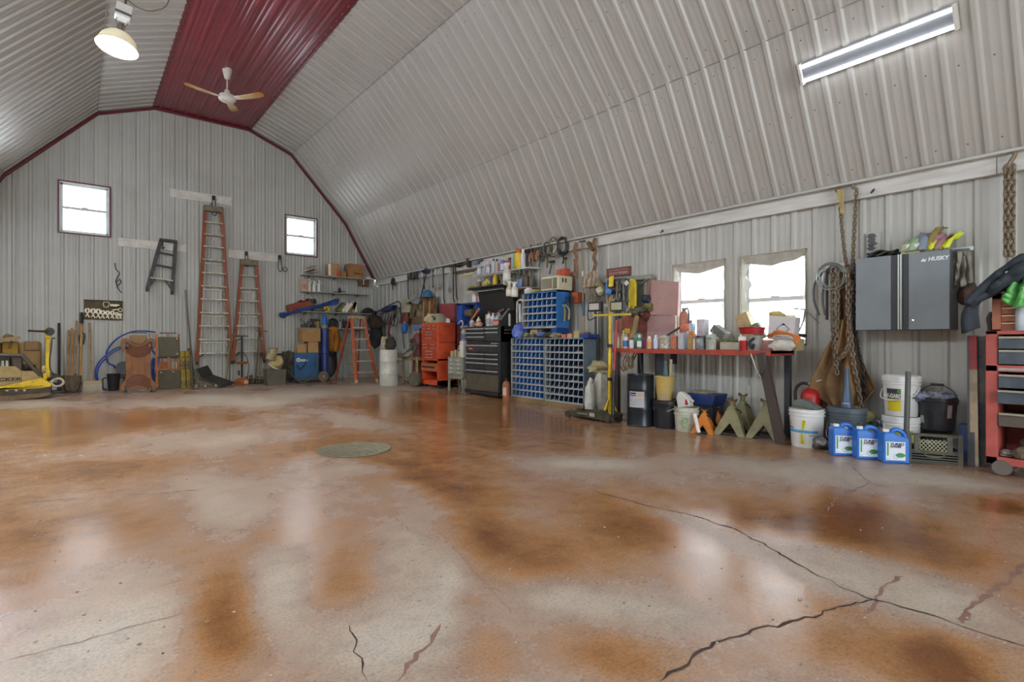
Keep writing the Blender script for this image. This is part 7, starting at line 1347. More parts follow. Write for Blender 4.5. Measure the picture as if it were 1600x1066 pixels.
t = thing('parts_tub', 'clear tub full of pale plastic clips on the bench', 'tub', onB(1039, .14), RZ); MB().lathe([(0, 0), (.06, 0), (.07, .15), (.066, .15), (.056, .01), (0, .01)], 20).build('tub', mat('9c9488', 0.3, 0, 'd6d0bc', 30, 1.0), t); b = MB(); [b.cbox((rnd.uniform(-.06, .06), rnd.uniform(-.08, .03), rnd.choice((rnd.uniform(.01, .02), rnd.uniform(.13, .16)))), (.035, .008, .006), (rnd.uniform(-.6, .6), rnd.uniform(-.6, .6), rnd.uniform(0, 3))) for i in range(60)]; b.build('clips', mat('d8cda0', 0.5), t)['kind'] = 'stuff'
for px, d_, w_, dp_, h_, c, c2, lb in ((1053, .12, 10, .1, 22, 'c97a5c', 'a85a44', 'salmon-orange carton on the bench'), (1063.5, .08, 10.5, .1, 27, 'b5bcc4', '9aa4b0', 'pale blue-grey carton beside the salmon one'), (1078, .06, 10, .09, 26, 'b08f58', '94743f', 'brown carton with an orange top on the bench'), (1094, .05, 0, 0, 0, '', '', ''), (1197, .12, 17, .1, 17, 'a8746c', '8a5c58', 'dull pink carton near the right end of the bench')):
    if w_: carton(onB(px, d_), RZ, w_ * mp(px), dp_, h_ * mp(px), mC(c, c2), lb, tape=False)
t = carton(onB(1079, .03) + Vector((0, 0, 26 * mp(1078))), RZ, .06, .06, .035, mC('d4743a'), 'small orange box on top of the brown carton', tape=False)
for px, w_, h_, c, c2, lb, tx in ((1095, 15, 23, '3d4046', '8a8c90', 'dark printed tin on the bench', None), (1111, 16, 26, 'b8bcae', '94988a', 'pale tin with printed lettering on the bench', 'TreePro')):
    k = mp(px); t = thing('paint_tin', lb, 'tin', onB(px, .09), RZ); r_ = w_ * k / 2; MB().lathe([(0, 0), (r_, 0), (r_, h_ * k - .008), (r_ * 1.03, h_ * k - .006), (r_ * 1.03, h_ * k), (r_ * .9, h_ * k - .004), (0, h_ * k - .004)], 24).build('body', mC(c, c2), t); wrap(t, r_ * 1.01, h_ * k * .1, h_ * k * .85, -1.1, 1.1, mC(c2, c))
    if tx: text(tx, .032, mat('3a4a3a', 0.6), t, (0, -r_ * 1.05, h_ * k * .72), sx=.9)
    else: text('25', .045, WHITE, t, (-.01, -r_ * 1.05, h_ * k * .62))
k = mp(1140); t = thing('parts_tray', 'long beige tray with green cloth on the bench', 'tray', onB(1141, .1), RZ); MB().box(-19 * k, 0, 0, 16 * k, .16, 13 * k).build('tray', mC('b5aa94', '9c927c'), t, bev=.008, sm=0); MB().blob((-2 * k, .08, 13 * k), (15 * k, .07, .035), 3, .3).build('green_cloth', mat('5f7a3a', 0.8, 0, '35452a', 8, 0.8), t)
t = thing('red_basin', 'red plastic basin stacked on a grey pail on the bench', 'basin', onB(1175, .1) + Vector((0, 0, 25 * k)), RZ); MB().lathe([(0, .01), (.12, .01), (.135, .075), (.15, .08), (.15, .086), (.13, .08), (.112, .02), (0, .02)], 28).build('bowl', mat('b0202a', 0.4, 0, '8f1a22', 6, 0.5), t)
t = thing('grey_pail', 'grey pail with a black strap under the red basin', 'pail', onB(1178, .12), RZ); MB().lathe([(0, -.02), (.075, -.02), (.1, 24 * k), (.095, 24 * k), (.07, 0), (0, 0)], 24).build('pail', mC('9a968c', '7d786e'), t); MB().tube(spl([(.05, -.09, 20 * k), (.0, -.11, 12 * k), (.03, -.1, .02), (.05, -.1, 10 * k)]), .014, 6).build('strap', mat('20242c', 0.6), t)
t = thing('red_cup', 'red plastic cup with a white collar beside the grey pail', 'cup', onB(1163, .05), RZ); MB().lathe([(0, 0), (.035, 0), (.05, .11), (.046, .11), (.03, .01), (0, .01)], 20).build('cup', mat('b8262a', 0.4), t); MB().box(-.055, -.03, .1, .03, .04, .155).build('white_collar', WHITE, t, sm=0)
fr = Fr('R', 1170, 575, BO + .03); t = fr.thing('tool_hooks', 'steel hooks and wire hanging off the front of the bench', 'hook'); MB().tube([fr.p3(1173, 553), fr.p3(1180, 574), fr.p3(1188, 590)], .008, 6).build('rod', mat('b8b8b0', .3, .8), t); MB().tube(spl([fr.p3(1171, 552), fr.p3(1169, 562), fr.p3(1172, 568), fr.p3(1174, 560)]), .005, 6).build('hook', DSTEEL, t); MB().tube(spl([fr.p3(1194, 553), fr.p3(1195, 572), fr.p3(1190, 586), fr.p3(1185, 582)]), .005, 6).build('hook', DSTEEL, t); MB().tube([fr.p3(1170, 568), fr.p3(1170, 602)], .003, 5).build('thin_wire', BLACK, t)
carton(onB(1226, .22), RZ, .24, .2, .13, mC('b09a72', '968058'), 'tan carton at the right end of the bench', tape=False)
t = thing('white_sack', 'crumpled white paper sack on the bench end', 'sack', onB(1222, .06), RZ); MB().blob((0, 0, .05), (.13, .07, .065), 5, .35, flat=.75).build('sack', mat('cfcdc4', 0.6, 0, 'a8a69c', 9, 0.7), t)
t = thing('orange_hose', 'loops of orange hose around the tan carton', 'hose', onB(1228, .22) + Vector((0, 0, .14)), RZ); [MB().tube(spl([(-.2 + .02 * i, 0, .02), (-.08, -.04, .05 + .01 * i), (.06, -.06, .04), (.13 + .02 * i, -.08, -.0), (.15, -.1, -.07)]), .016, 6).build('loop', mat('cf7434', 0.6), t) for i in range(3)]
t = carton(onB(1172, .45) + Vector((0, 0, .115)), 0, .16, .14, .34, mC('b39a6a', '9c8356'), 'tall brown carton leaning by the second window', tape=False, rot=(rad(0), rad(0), RZ)); t.rotation_euler = Euler((0, rad(-22), RZ)); text('▣', .08, mat('7a6a4a', 0.7), t, (.0, -.002, .17))
t.rotation_euler = (Matrix.Rotation(RZ, 3, 'Z') @ Matrix.Rotation(rad(-22), 3, 'Y')).to_euler()
t = thing('green_pack', 'olive foil pack leaning against the brown carton', 'pack', onB(1188, .42) + Vector((0, 0, .125)), RZ); t.rotation_euler = (Matrix.Rotation(RZ, 3, 'Z') @ Matrix.Rotation(rad(-28), 3, 'Y')).to_euler(); MB().box(-.05, 0, 0, .06, .07, .2).build('pack', mat('7a7858', 0.5, 0, '4a4a3c', 9, 0.9), t, bev=.012, sm=0)
k = mp(1220, .4); t = carton(onB(1219, .42) + Vector((0, 0, .115)), RZ, 42 * k, .18, 40 * k, mat('cfcac8', 0.6, 0, 'bdb6b2', 5, 0.6), 'white carton with a black diamond mark before the second window', tape=False); t.rotation_euler = (Matrix.Rotation(RZ + .12, 3, 'Z') @ Matrix.Rotation(rad(5), 3, 'Y')).to_euler()
dm = [(.0, .062), (.068, 0), (0, -.062), (-.068, 0)]; dk = mat('26262a', 0.6)
for (p0, p1) in zip(dm, dm[1:] + dm[:1]): MB().bar((p0[0] + .02, -.003, p0[1] + .13), (p1[0] + .02, -.003, p1[1] + .13), .003, .010, (0, 1, 0)).build('diamond_line', dk, t, sm=0)
for s in (1, -1): MB().prism([(.02, .13 + s * .064), (.02 - .025, .13 + s * .04), (.02 + .025, .13 + s * .04)], -.004, 0).build('diamond_tip', dk, t, sm=0)
text('MADE IN CANADA', .018, mat('5a5654', 0.6), t, (.02, -.003, .04)); MB().cbox((.0, .09, 37 * k + .02), (.2, .16, .006), (rad(14), 0, 0)).build('open_flap', mat('b89f62', 0.7), t, sm=0)
tag(MB().blob((0, 0, .03), (.09, .06, .05), 4, .4).build('yellow_cloth', mat('c4ad62', 0.8, 0, '9c8448', 9, 0.7), None, onB(1214, .49) + Vector((0, 0, .115 + 38 * k)), RZ), 'yellow cloth on top of the diamond-marked carton', 'cloth')
fr = Fr('R', 1243, 510, .06); t = fr.thing('wire_bracket', 'thin bent rod bracket at the right of the second window', 'bracket'); MB().tube([fr.p3(1240, 482), fr.p3(1258, 484), fr.p3(1256, 500), fr.p3(1248, 519)], .008, 6).build('rod', DSTEEL, t); MB().bar(fr.p3(1258, 484), fr.p3(1279, 505), .02, .01).build('strip', mat('8a8672', .5), t)
k = mp(1095, .4)
for px, d_, w_, h_, c, c2, lb, ry in ((1094, .35, 14, 32, 'c9c6d0', 'a89a94', 'white and lilac carton in front of the first window', 0),): carton(onB(px, d_), RZ, w_ * k, .12, (546 - 496) * k, mC(c, c2), lb, tape=False)
t = thing('battery_charger', 'grey ridged box tilted against the first window', 'charger', onB(1117, .44) + Vector((0, 0, .17)), RZ); t.rotation_euler = (Matrix.Rotation(RZ, 3, 'Z') @ Matrix.Rotation(rad(35), 3, 'Y')).to_euler(); MB().box(-.1, 0, 0, .1, .14, .11).build('case', mC('8a897e', '6d6c62'), t, bev=.012, sm=0); [MB().box(-.09, -.004, .02 + i * .022, .09, 0, .03 + i * .022).build('ridge', mC('5f5e56'), t, sm=0) for i in range(4)]
bottle(onB(1079, .48) + Vector((0, 0, .115)), .06, .26, mat('b8cfdc', 0.25, 0, 'd4e2ea', 6, 0.5), mC('b06a98'), 'clear plastic jug with a pink cap by the first window', name='jug', cat='jug', handle=True)
t = thing('red_extinguisher', 'faded red fire extinguisher standing left of the first window', 'fire extinguisher', onB(1069, .5) + Vector((0, 0, .115)), RZ); MB().lathe([(0, 0), (.065, 0), (.065, .3), (.05, .36), (.022, .39), (0, .39)], 20).build('body', mat('b5745c', 0.5, 0, '9a5a48', 6, 0.6), t); MB().tube(spl([(.01, 0, .4), (.06, -.02, .42), (.085, -.02, .34), (.08, -.02, .2)]), .01, 6).build('hose', DSTEEL, t); MB().cbox((0, 0, .41), (.05, .03, .04)).build('valve', STEEL, t)
t = thing('pruning_saw', 'dark long-handled brush lying over the salmon carton', 'brush', onB(1058, .1) + Vector((0, 0, .22)), RZ); MB().bar((-.17, 0, -.06), (.06, .05, .08), .02, .025).build('handle', BLACK, t); MB().blob((-.17, -.0, -.06), (.05, .02, .015), 2, .3).build('brush_head', mC('c9c0c4'), t); tag(MB().blob((0, 0, 0), (.06, .04, .05), 6, .5).build('orange_rag', mat('cf8266', 0.8, 0, 'b0604a', 9, 0.8), None, onB(1070, .12) + Vector((0, 0, .27)), RZ), 'orange rag on top of the pale blue-grey carton', 'rag')
# pink panels leaning behind the bench
pk = mat('b08a82', 0.5, 0, 'a07a74', 4, 0.6); fr = Fr('R', 1040, 493, .16)
t = fr.thing('steel_sheet', 'upper dull pink metal panel leaning beside the first window', 'panel'); MB().prism(fr.poly([(1018, 492), (1062.5, 493.5), (1064.5, 441), (1022, 437.5)]), -.06, -.01).build('face', pk, t, bev=.004, sm=0); MB().prism(fr.poly([(1013, 492), (1018, 492), (1022.5, 437.5), (1018.5, 437)]), -.05, .06).build('edge', mat('9a5f50', 0.6), t, sm=0)
fr = Fr('R', 1035, 545, .18); t = fr.thing('steel_sheet', 'lower dull pink metal panel standing on the bench back', 'panel'); MB().prism(fr.poly([(1013.5, 545), (1055, 545), (1056, 494), (1014, 493.5)]), -.04, .0).build('face', mat('b59390', 0.45, 0, 'a5827e', 4, 0.6), t, bev=.004, sm=0); MB().bar(fr.p3(1058, 545, .02), fr.p3(1059, 494, .02), .04, .03).build('edge_post', mC('c4b29a'), t)
fr = Fr('R', 990, 545, .12); t = fr.thing('rust_panels', 'row of rust-red boards standing behind the spray cans', 'board')
for xa, xb, yt, c in ((968, 974, 498, '9c6a52'), (974.5, 986, 492, 'a8604a'), (986.5, 999, 491, 'a05a46'), (1000, 1013, 492, 'a8685a')): MB().prism(fr.poly([(xa, 545), (xb, 545), (xb, yt), (xa, yt)]), -.02, .02).build('board', mat(c, 0.65, 0, '84493a', 5, 0.7), t, sm=0)
fr = Fr('R', 990, 540, .26); tag(MB().bar(fr.p3(985, 540), fr.p3(996, 493), .07, .04, (0, 1, 0)).build('tan_brush', mat('b09c6a', 0.7, 0, '8f7d50', 8, 0.7), None, fr.loc, RZ, bev=.012), 'tan wooden brush leaning against the rust-red boards', 'brush')
fr = Fr('R', 980, 517, .3); tag(MB().prism(fr.poly([(976, 521), (984, 521), (984, 513.5), (976, 513.5)]), 0, .01).torus(fr.p3(980, 517, -.003), .018, .004, 'y', 14, 5).build('yellow_tag', mat('d4b428', 0.6), None, fr.loc, RZ, sm=0), 'small yellow square tag behind the spray cans', 'tag')
fr = Fr('R', 1005, 485, .25); t = fr.thing('clamp_heap', 'heap of dark clamps and gloves right of the work lights', 'clamps'); [MB().blob(fr.p3(*q), r_, i, .5, 12, 8, 2.5).build('lump', mat(c, 0.7, 0, '2c2a26', 14, 0.9), t) for i, (q, r_, c) in enumerate((((988, 489), (.12, .06, .05), '7a7868'), ((1003, 485), (.12, .06, .05), '6d6a58'), ((1012, 480), (.07, .05, .06), '8a8230'), ((1009, 467), (.07, .05, .06), '22324a'), ((1009, 494), (.06, .05, .07), '7a2f28')))]
fr = Fr('R', 982, 565, .35); t = fr.thing('hose_heap', 'tangled pinkish and green hoses hanging under the bench', 'hose'); [MB().tube(spl([fr.p3(972 + i * 2.5, 552, .02 * i), fr.p3(969 + i * 3, 566 + i, -.02), fr.p3(976 + i * 2.4, 580 - i, -.02), fr.p3(981 + i * 1.3, 562, 0), fr.p3(974 + 2.5 * i, 557, .02)]), .009, 5).build('loop', mat(('8a3a34', 'a8907a', '5f6a44', '96705a', 'b8a890', '6a4a3c', '7a7a54')[i], 0.6), t) for i in range(7)]
# ================================================================== under and beside the bench
fr = Fr('R', 930, 640, mo=.6); t = fr.thing('seed_sack', 'tall white plastic sack slumped beside the bin cabinet', 'sack'); sk = mat('d0cdbf', 0.6, 0, 'b0ab98', 7, 0.7); H_ = fr(930, 574)[1]
MB().blob((.02, .12, H_ * .48), (.135, .13, H_ * .56), 4, .3, 20, 18, 2.6, flat=.85).build('sack', sk, t); MB().blob((0, .08, H_ * .98), (.16, .14, .1), 7, .5, 18, 12, 2.4).build('folded_top', mat('b5ac84', 0.75, 0, '948a64', 8, 0.7), t)
fr = Fr('R', 917, 640, mo=.75); t = fr.thing('small_sack', 'smaller white plastic sack leaning before the tall one', 'sack'); H_ = fr(917, 596)[1]; MB().blob((0, .06, H_ * .46), (.085, .08, H_ * .54), 9, .28, 16, 14, 2.4, flat=.85).build('sack', mat('c6c4ba', 0.6, 0, 'a5a294', 7, 0.7), t); MB().blob((0.02, .06, H_), (.03, .03, .05), 3, .3).build('tied_neck', sk, t)
fr = Fr('R', 918, 657); q = fr.p3; t = fr.thing('floor_jack', 'low black floor jack with a long red handle', 'floor jack'); dj = mat('35332e', 0.5, .3, '55503f', 9, 0.7)
MB().prism([(fr.x(884), .05), (fr.x(892), .03), (fr.x(950), .03), (fr.x(953), .1), (fr.x(940), .16), (fr.x(915), .12), (fr.x(888), .1)], 0, .06).prism([(fr.x(884), .05), (fr.x(892), .03), (fr.x(950), .03), (fr.x(953), .1), (fr.x(940), .16), (fr.x(915), .12), (fr.x(888), .1)], .22, .28).build('frame', dj, t, bev=.006, sm=0)
MB().box(fr.x(893), .05, .06, fr.x(950), .23, .09).build('lift_arm', dj, t, sm=0); MB().box(fr.x(921), -.004, .06, fr.x(929), 0, .11).build('label_plate', mC('a8a490'), t); MB().box(fr.x(902), -.003, .075, fr.x(918), 0, .09).build('pale_strip', mC('8a8570'), t)
for px in (885.5, 948):
    for d_ in (.03, .25): MB().lathe([(0, -.025), (.045, -.025), (.045, .025), (0, .025)], 14, T=Matrix.Translation((fr.x(px), d_, .045)) @ Matrix.Rotation(pi / 2, 4, 'X')).build('wheel', RUBBER, t)
MB().lathe([(0, 0), (.05, 0), (.05, .03), (0, .03)], 16, c=(fr.x(896), .14, .1)).build('saddle', dj, t); MB().cyl((fr.x(947), .14, .1), q(944, 580, .2), .024, n=10).build('lower_handle', DSTEEL, t); MB().cyl(q(944, 580, .2), q(941, 500, .3), .022, n=10).build('red_grip', mat('a8403f', 0.5, 0, '8a3030', 7, 0.6), t)
def drum(fr, r_, h_):
    t = fr.thing('steel_drum', 'black steel drum with a white printed label under the bench', 'drum'); t.location = fr.loc + Vector((r_, 0, 0)); P = [(0, 0), (r_ * .98, 0), (r_ * 1.03, .01), (r_, .025)]
    for f_ in (.345, .72): P += [(r_, h_ * f_ - .02), (r_ * 1.035, h_ * f_), (r_, h_ * f_ + .02)]
    P += [(r_, h_ - .02), (r_ * 1.03, h_ - .01), (r_ * 1.03, h_), (r_ * .98, h_), (r_ * .97, h_ - .02), (0, h_ - .02)]
    MB().lathe(P, 36).build('body', mat('20262c', 0.3, 0.2, '2c3238', 6, 0.5), t)
    wrap(t, r_ * 1.012, h_ * .375, h_ * .68, -.28, .92, mat('b8b8bc', 0.5, 0, 'a4a4a8', 6, 0.5), name='white_label'); wrap(t, r_ * 1.018, h_ * .59, h_ * .66, -.22, .32, mat('1f3550', 0.5), name='navy_panel'); wrap(t, r_ * 1.018, h_ * .59, h_ * .66, .42, .84, mat('c9a878', 0.5), name='tan_panel')
    for i in range(5): wrap(t, r_ * 1.018, h_ * (.41 + .03 * i), h_ * (.417 + .03 * i), -.2, .8, mat('8a8a90', 0.5), name='print_line')
    o = text('Canway', h_ * .045, WHITE, t, (r_ * 1.03 * sin(.07), -r_ * 1.03 * cos(.07), h_ * .622), rot=(pi / 2, 0, .07)); MB().bar((.02, 0, h_ - .01), (-.1, .1, h_ + .32), .014, .014).build('stir_stick', BLACK, t); return t
fr = Fr('R', 988, 666.5); drum(fr, 21 * fr.mpp * .98, fr(988, 586)[1])
fr = Fr('R', 1029, 670); k = fr.mpp; H_ = fr(1029, 627)[1]; bucket(fr, 20 * k, H_, mat('202225', 0.4, 0, '33353a', 6, 0.5), 'black bucket with a wire bail beside the drum', lid=BLACK, bail=(WHITE, .09, 0.0))
tp = fr.loc + Vector((20 * k, .02, H_ + .005)); t = thing('yellow_pail', 'dirty yellow pail standing on the black bucket', 'pail', tp, RZ); hp_ = 37 * k; MB().lathe([(0, 0), (.095, 0), (.125, hp_), (.12, hp_), (.09, .01), (0, .01)], 24).build('pail', mat('c0a252', 0.55, 0, 'a89a78', 6, 0.8), t); MB().torus((0, 0, hp_), .125, .008, 'z', 28).build('rim', mC('c4ab62'), t)
for i, (dx_, dy_, w_, h_, c, lb, nm) in enumerate(((-.0, .03, .1, .2, '4d6266', 'teal funnel standing in the yellow pail', 'teal_funnel'), (.075, 0, .03, .22, 'b5a67e', 'wooden stick standing in the yellow pail', 'paint_stick'))):
    b = MB(); b.lathe([(0, hp_ - .12), (.06, hp_ - .1), (.035, hp_ + .1), (.02, hp_ + .2), (0, hp_ + .2)], 16, c=(dx_, dy_, 0)) if i == 0 else b.bar((dx_, dy_, .05), (dx_ + .02, dy_, hp_ + h_), w_, .012, (0, 1, 0)); tag(b.build(nm, mC(c), None, tp, RZ), lb, 'funnel' if i == 0 else 'stick')
fr = Fr('R', 1062, 675); k = fr.mpp; H_ = fr(1062, 637)[1]; pw = mat('c4c4b4', 0.5, 0, '9c9c84', 7, 0.8); bucket(fr, 19 * k, H_, pw, 'scuffed white pail with faded green print under the bench', lid=None, ribs_=(.72, .86)); t = [o for o in COL.objects if o.get('label', '').startswith('scuffed white pail')][0]; bwrap(t, 19 * k, H_, H_ * .15, H_ * .6, .1, .7, mat('a8b496', 0.6, 0, '6a8a5c', 16, 0.8))
t = thing('antifreeze_jug', 'white jug with a red mark leaning on the scuffed pail', 'jug', fr.loc + Vector((19 * k, .01, H_ - .01)), RZ); t.rotation_euler = (Matrix.Rotation(RZ, 3, 'Z') @ Matrix.Rotation(rad(-12), 3, 'Y')).to_euler()
MB().prism([(-.085, 0), (.085, 0), (.085, .09), (.06, .14), (-.01, .2), (-.05, .19), (-.085, .13)], -.05, .05).build('body', mat('d2d0c8', 0.45), t, bev=.014, sm=0); MB().prism([(.03, .03), (.075, .03), (.06, .1), (.04, .08)], -.053, -.05).build('red_mark', mat('b02436', 0.5), t); MB().bar((.02, 0, .17), (.13, -.02, .05), .03, .03).build('handle', mat('c9c4b8', 0.5), t, bev=.008)
fr = Fr('R', 1097, 650, .42); fr.loc.z = 0; t = fr.thing('blue_crate', 'dark blue plastic tub under the bench', 'tub'); z0_, z1_ = fr(1097, 634)[1], fr(1097, 616)[1]; MB().prism([(fr.x(1078), z0_), (fr.x(1112), z0_), (fr.x(1118), z1_), (fr.x(1073), z1_)], 0, .3).build('tub', mat('1f3872', 0.5, 0, '182c5a', 6, 0.6), t, bev=.01, sm=0); MB().box(fr.x(1079), .02, 0, fr.x(1112), .28, z0_).build('lower_box', mat('3a3a3c', 0.7), t, sm=0); MB().box(fr.x(1078), .02, z1_, fr.x(1102), .26, z1_ + .03).build('tray', mC('9c9a78', '7a7858'), t, bev=.006, sm=0)
def jack_stand(fr, w_, h_, m, label, rz=0.0, pm=None):
    t = fr.thing('jack_stand', label, 'jack stand'); t.rotation_euler = (0, 0, fr.rz + rz); d = w_ * .9; pm = pm or m
    def leg(x, y): s = (1 if x > 0 else -1); return [(x, y, 0), (x * .55, y, 0) if 0 else (x - s * w_ * .16, y, 0)]
    for (n_, ax) in (((0, -1), 0), ((0, 1), 0), ((-1, 0), 1), ((1, 0), 1)):
        P2 = [(-w_ / 2, 0), (-w_ / 2 + w_ * .2, 0), (0, h_ * .34), (w_ / 2 - w_ * .2, 0), (w_ / 2, 0), (w_ * .09, h_ * .78), (-w_ * .09, h_ * .78)]
        vs_ = []
        for (x, z) in P2:
            f_ = 1 - z / (h_ * .78); y = (w_ * .09 + (w_ / 2 - w_ * .09) * f_)
            vs_.append((x, n_[1] * y, z) if ax == 0 else (n_[0] * y, x, z))
        MB().add(vs_, [(0, 1, 2), (2, 3, 4), (0, 2, 6), (2, 5, 6), (2, 4, 5)]).build('leg_plate', m, t, solid=.012, sm=0)
    MB().cyl((0, 0, h_ * .7), (0, 0, h_ * .92), w_ * .09, n=12).build('post', pm, t); MB().box(-w_ * .14, -w_ * .1, h_ * .92, w_ * .14, w_ * .1, h_ * .95).build('saddle', mat('6d5a4c', 0.6, .3, '8a4a34', 9, 0.8), t, sm=0)
    for s in (-1, 1): MB().prism([(s * w_ * .14, h_ * .94), (s * w_ * .06, h_ * .95), (s * w_ * .15, h_)], -w_ * .1, w_ * .1).build('saddle_horn', mat('6d5a4c', 0.6, .3), t, sm=0)
    for s in (-1, 1): MB().bar((-w_ * .42, s * w_ * .43, .02), (w_ * .42, s * w_ * .43, .02), .015, .02).build('base_bar', DSTEEL, t)
    MB().tube(spl([(w_ * .1, -w_ * .1, h_ * .72), (w_ * .25, -w_ * .14, h_ * .7), (w_ * .32, -w_ * .1, h_ * .62)]), .01, 6).build('release_handle', DSTEEL, t)
ol = mat('86805a', 0.55, 0, '6a6546', 6, 0.7); og = mat('d07a1e', 0.5, 0, 'a86018', 7, 0.6)
f_ = Fr('R', 1136, 680); f_.loc.x += .12; jack_stand(f_, 46 * f_.mpp, .42, ol, 'olive jack stand in front, nearest the orange ones', .25); f_ = Fr('R', 1189, 685); f_.loc.x += .12; jack_stand(f_, 50 * f_.mpp, .44, ol, 'olive jack stand in front, beside the slanted bench leg', .25)
f_ = Fr('R', 1162, 670); f_.loc.x -= .02; jack_stand(f_, 40 * f_.mpp, .46, mat('7d774c', 0.55, 0, '645f40', 6, 0.7), 'olive jack stand standing behind the two front ones', .1)
for i, (px, py) in enumerate(((1095, 677), (1115, 671))): f_ = Fr('R', px, py); f_.loc.x += .08; jack_stand(f_, (34, 26)[i] * f_.mpp, .29, og, ('orange jack stand in front of the scuffed white pail', 'second orange jack stand behind the first')[i], .3)
f_ = Fr('R', 1092, 679); tag(MB().cyl((.0, -.0, .02), f_.p3(1084, 647, .02), .022, n=10).build('white_tube', WHITE, None, f_.loc, RZ), 'white caulking tube leaning on the orange jack stand', 'tube')
# ================================================================== buckets, jugs and chains by the grey cabinet
bw_ = mat('e0e1de', 0.4, 0, 'c9c9c2', 6, 0.4); NAVY = mat('2a3a5c', 0.5)
fr = Fr('R', 1250, 700); k = fr.mpp; r_, H_ = 26.5 * k * .93, fr(1250, 640)[1]; t = bucket(fr, r_, H_, bw_, 'white bucket with a yellow ribbon mark and blue stripe', ribs_=(.84, .93))
bwrap(t, r_, H_, H_ * .39, H_ * .45, -1.05, 1.1, mat('4f9ac8', 0.5), name='blue_stripe'); bwrap(t, r_, H_, H_ * .45, H_ * .47, -1.05, .5, mat('9ac4dc', 0.5), name='pale_stripe')
for s, z0_, z1_ in ((.16, .45, .72), (.16, .12, .39)):
    for j in (-1, 0, 1):
        for sg in ((1,) if z0_ > .4 else (1,)):
            a0, a1 = (s, s + .10 * j + .06) if z0_ > .4 else (s - .10 * j - .02, s - .05)
            P_ = [(r_ * .958 * sin(a0 + (a1 - a0) * u), -r_ * .958 * cos(a0 + (a1 - a0) * u), H_ * (z0_ + (z1_ - z0_) * u)) for u in np.linspace(0, 1, 6)]; MB().tube(P_, .008, 5).build('ribbon_mark', mat('d8cc2e' if j else '8f8a20', 0.5), t)
text('NEBULA', .028, mat('2a3440', 0.5), t, (-.105, -.088 - r_ * .0 - .012 * r_ / .1, H_ * .51), rot=(pi / 2, 0, -.8)).location = (r_ * .97 * sin(-.72), -r_ * .97 * cos(-.72), H_ * .51); bwrap(t, r_, H_, H_ * .3, H_ * .36, .5, .9, mat('b8bcc0', 0.5), name='print_block'); bwrap(t, r_, H_, H_ * .2, H_ * .27, .75, .88, NAVY, name='seal'); bwrap(t, r_, H_, H_ * .56, H_ * .68, -.85, -.7, mat('c9b060', 0.5), name='emblem')
t = thing('grey_gloves', 'grey-green float lying across the white bucket', 'float', fr.loc + Vector((r_, -.0, H_ + .03)), RZ); MB().prism([(-.12, -.01), (.12, -.04), (.13, -.01), (.02, .05), (-.05, .07), (-.1, .05)], -.08, .06).build('float_body', mat('6a706a', 0.6, 0, '565c56', 7, 0.6), t, bev=.012, sm=0)
fr = Fr('R', 1267, 688, mo=.2); k = fr.mpp; r_ = 14.5 * k; t = fr.thing('red_fire_extinguisher', 'bright red fire extinguisher standing behind the white bucket', 'fire extinguisher'); H_ = fr(1267, 603)[1]
MB().lathe([(0, 0), (r_, 0), (r_, H_ * .78), (r_ * .93, H_ * .86), (r_ * .6, H_ * .93), (r_ * .25, H_ * .96), (0, H_ * .96)], 28).build('body', mat('b8231f', 0.35, 0, '98201a', 6, 0.5), t); MB().lathe([(r_ * .26, H_ * .95), (r_ * .26, H_ * 1.03), (0, H_ * 1.03)], 14).build('valve', mat('b5443a', 0.4), t); MB().bar((-.05, 0, H_ * 1.02), (.12, -.03, H_ * 1.12), .022, .01).build('lever', WHITE, t); MB().tube(spl([(-.02, 0, H_ * 1.03), (-.1, 0, H_ * 1.03), (-.16, -.01, H_ * .9), (-.15, -.02, H_ * .6)]), .018, 8).build('hose', DSTEEL, t); wrap(t, r_ * 1.01, H_ * .25, H_ * .62, -.2, 1.2, mat('d0c8c4', 0.5, 0, 'b04a40', 14, 0.7))
fr = Fr('R', 1313, 705); k = fr.mpp; r_, H_ = 28.5 * k * .93, fr(1313, 640)[1]; t = bucket(fr, r_, H_, mat('4a535c', 0.45, 0, '59626a', 6, 0.5), 'slate grey bucket with a white label behind the blue jugs', lid=mat('505a63', 0.45, 0, '606a72', 6, 0.5), ribs_=(.78, .86, .93))
bwrap(t, r_, H_, H_ * .28, H_ * .63, -.75, .4, mat('c4c4c6', 0.5, 0, 'a8a8ac', 14, 0.6), name='white_label'); text('ACE', .05, mat('b04a44', 0.5), t, (r_ * .98 * sin(-.3), -r_ * .98 * cos(-.3), H_ * .53), rot=(pi / 2, 0, -.3), shear=.2); MB().tube(spl([(-r_ * 1.0, -.02, H_ * .62), (-r_ * .8, -r_ * .8, H_ * .3), (0, -r_ * 1.12, H_ * .27)]), .004, 5).build('bail_handle', mat('c9b8b8', 0.4), t)
t = thing('funnel', 'tall slate-blue funnel standing upside down on the grey bucket', 'funnel', fr.loc + Vector((r_, .0, H_ + .008)), RZ); hh_ = 62 * k; MB().lathe([(.0, 0), (.055, 0), (.052, .04), (.045, .05), (.028, hh_ * .6), (.018, hh_), (0, hh_)], 20).build('cone', mat('455a70', 0.4, 0, '3a4c60', 6, 0.5), t); wrap(t, .053, .02, .05, -.8, .8, mat('a8aebc', 0.5), .004)
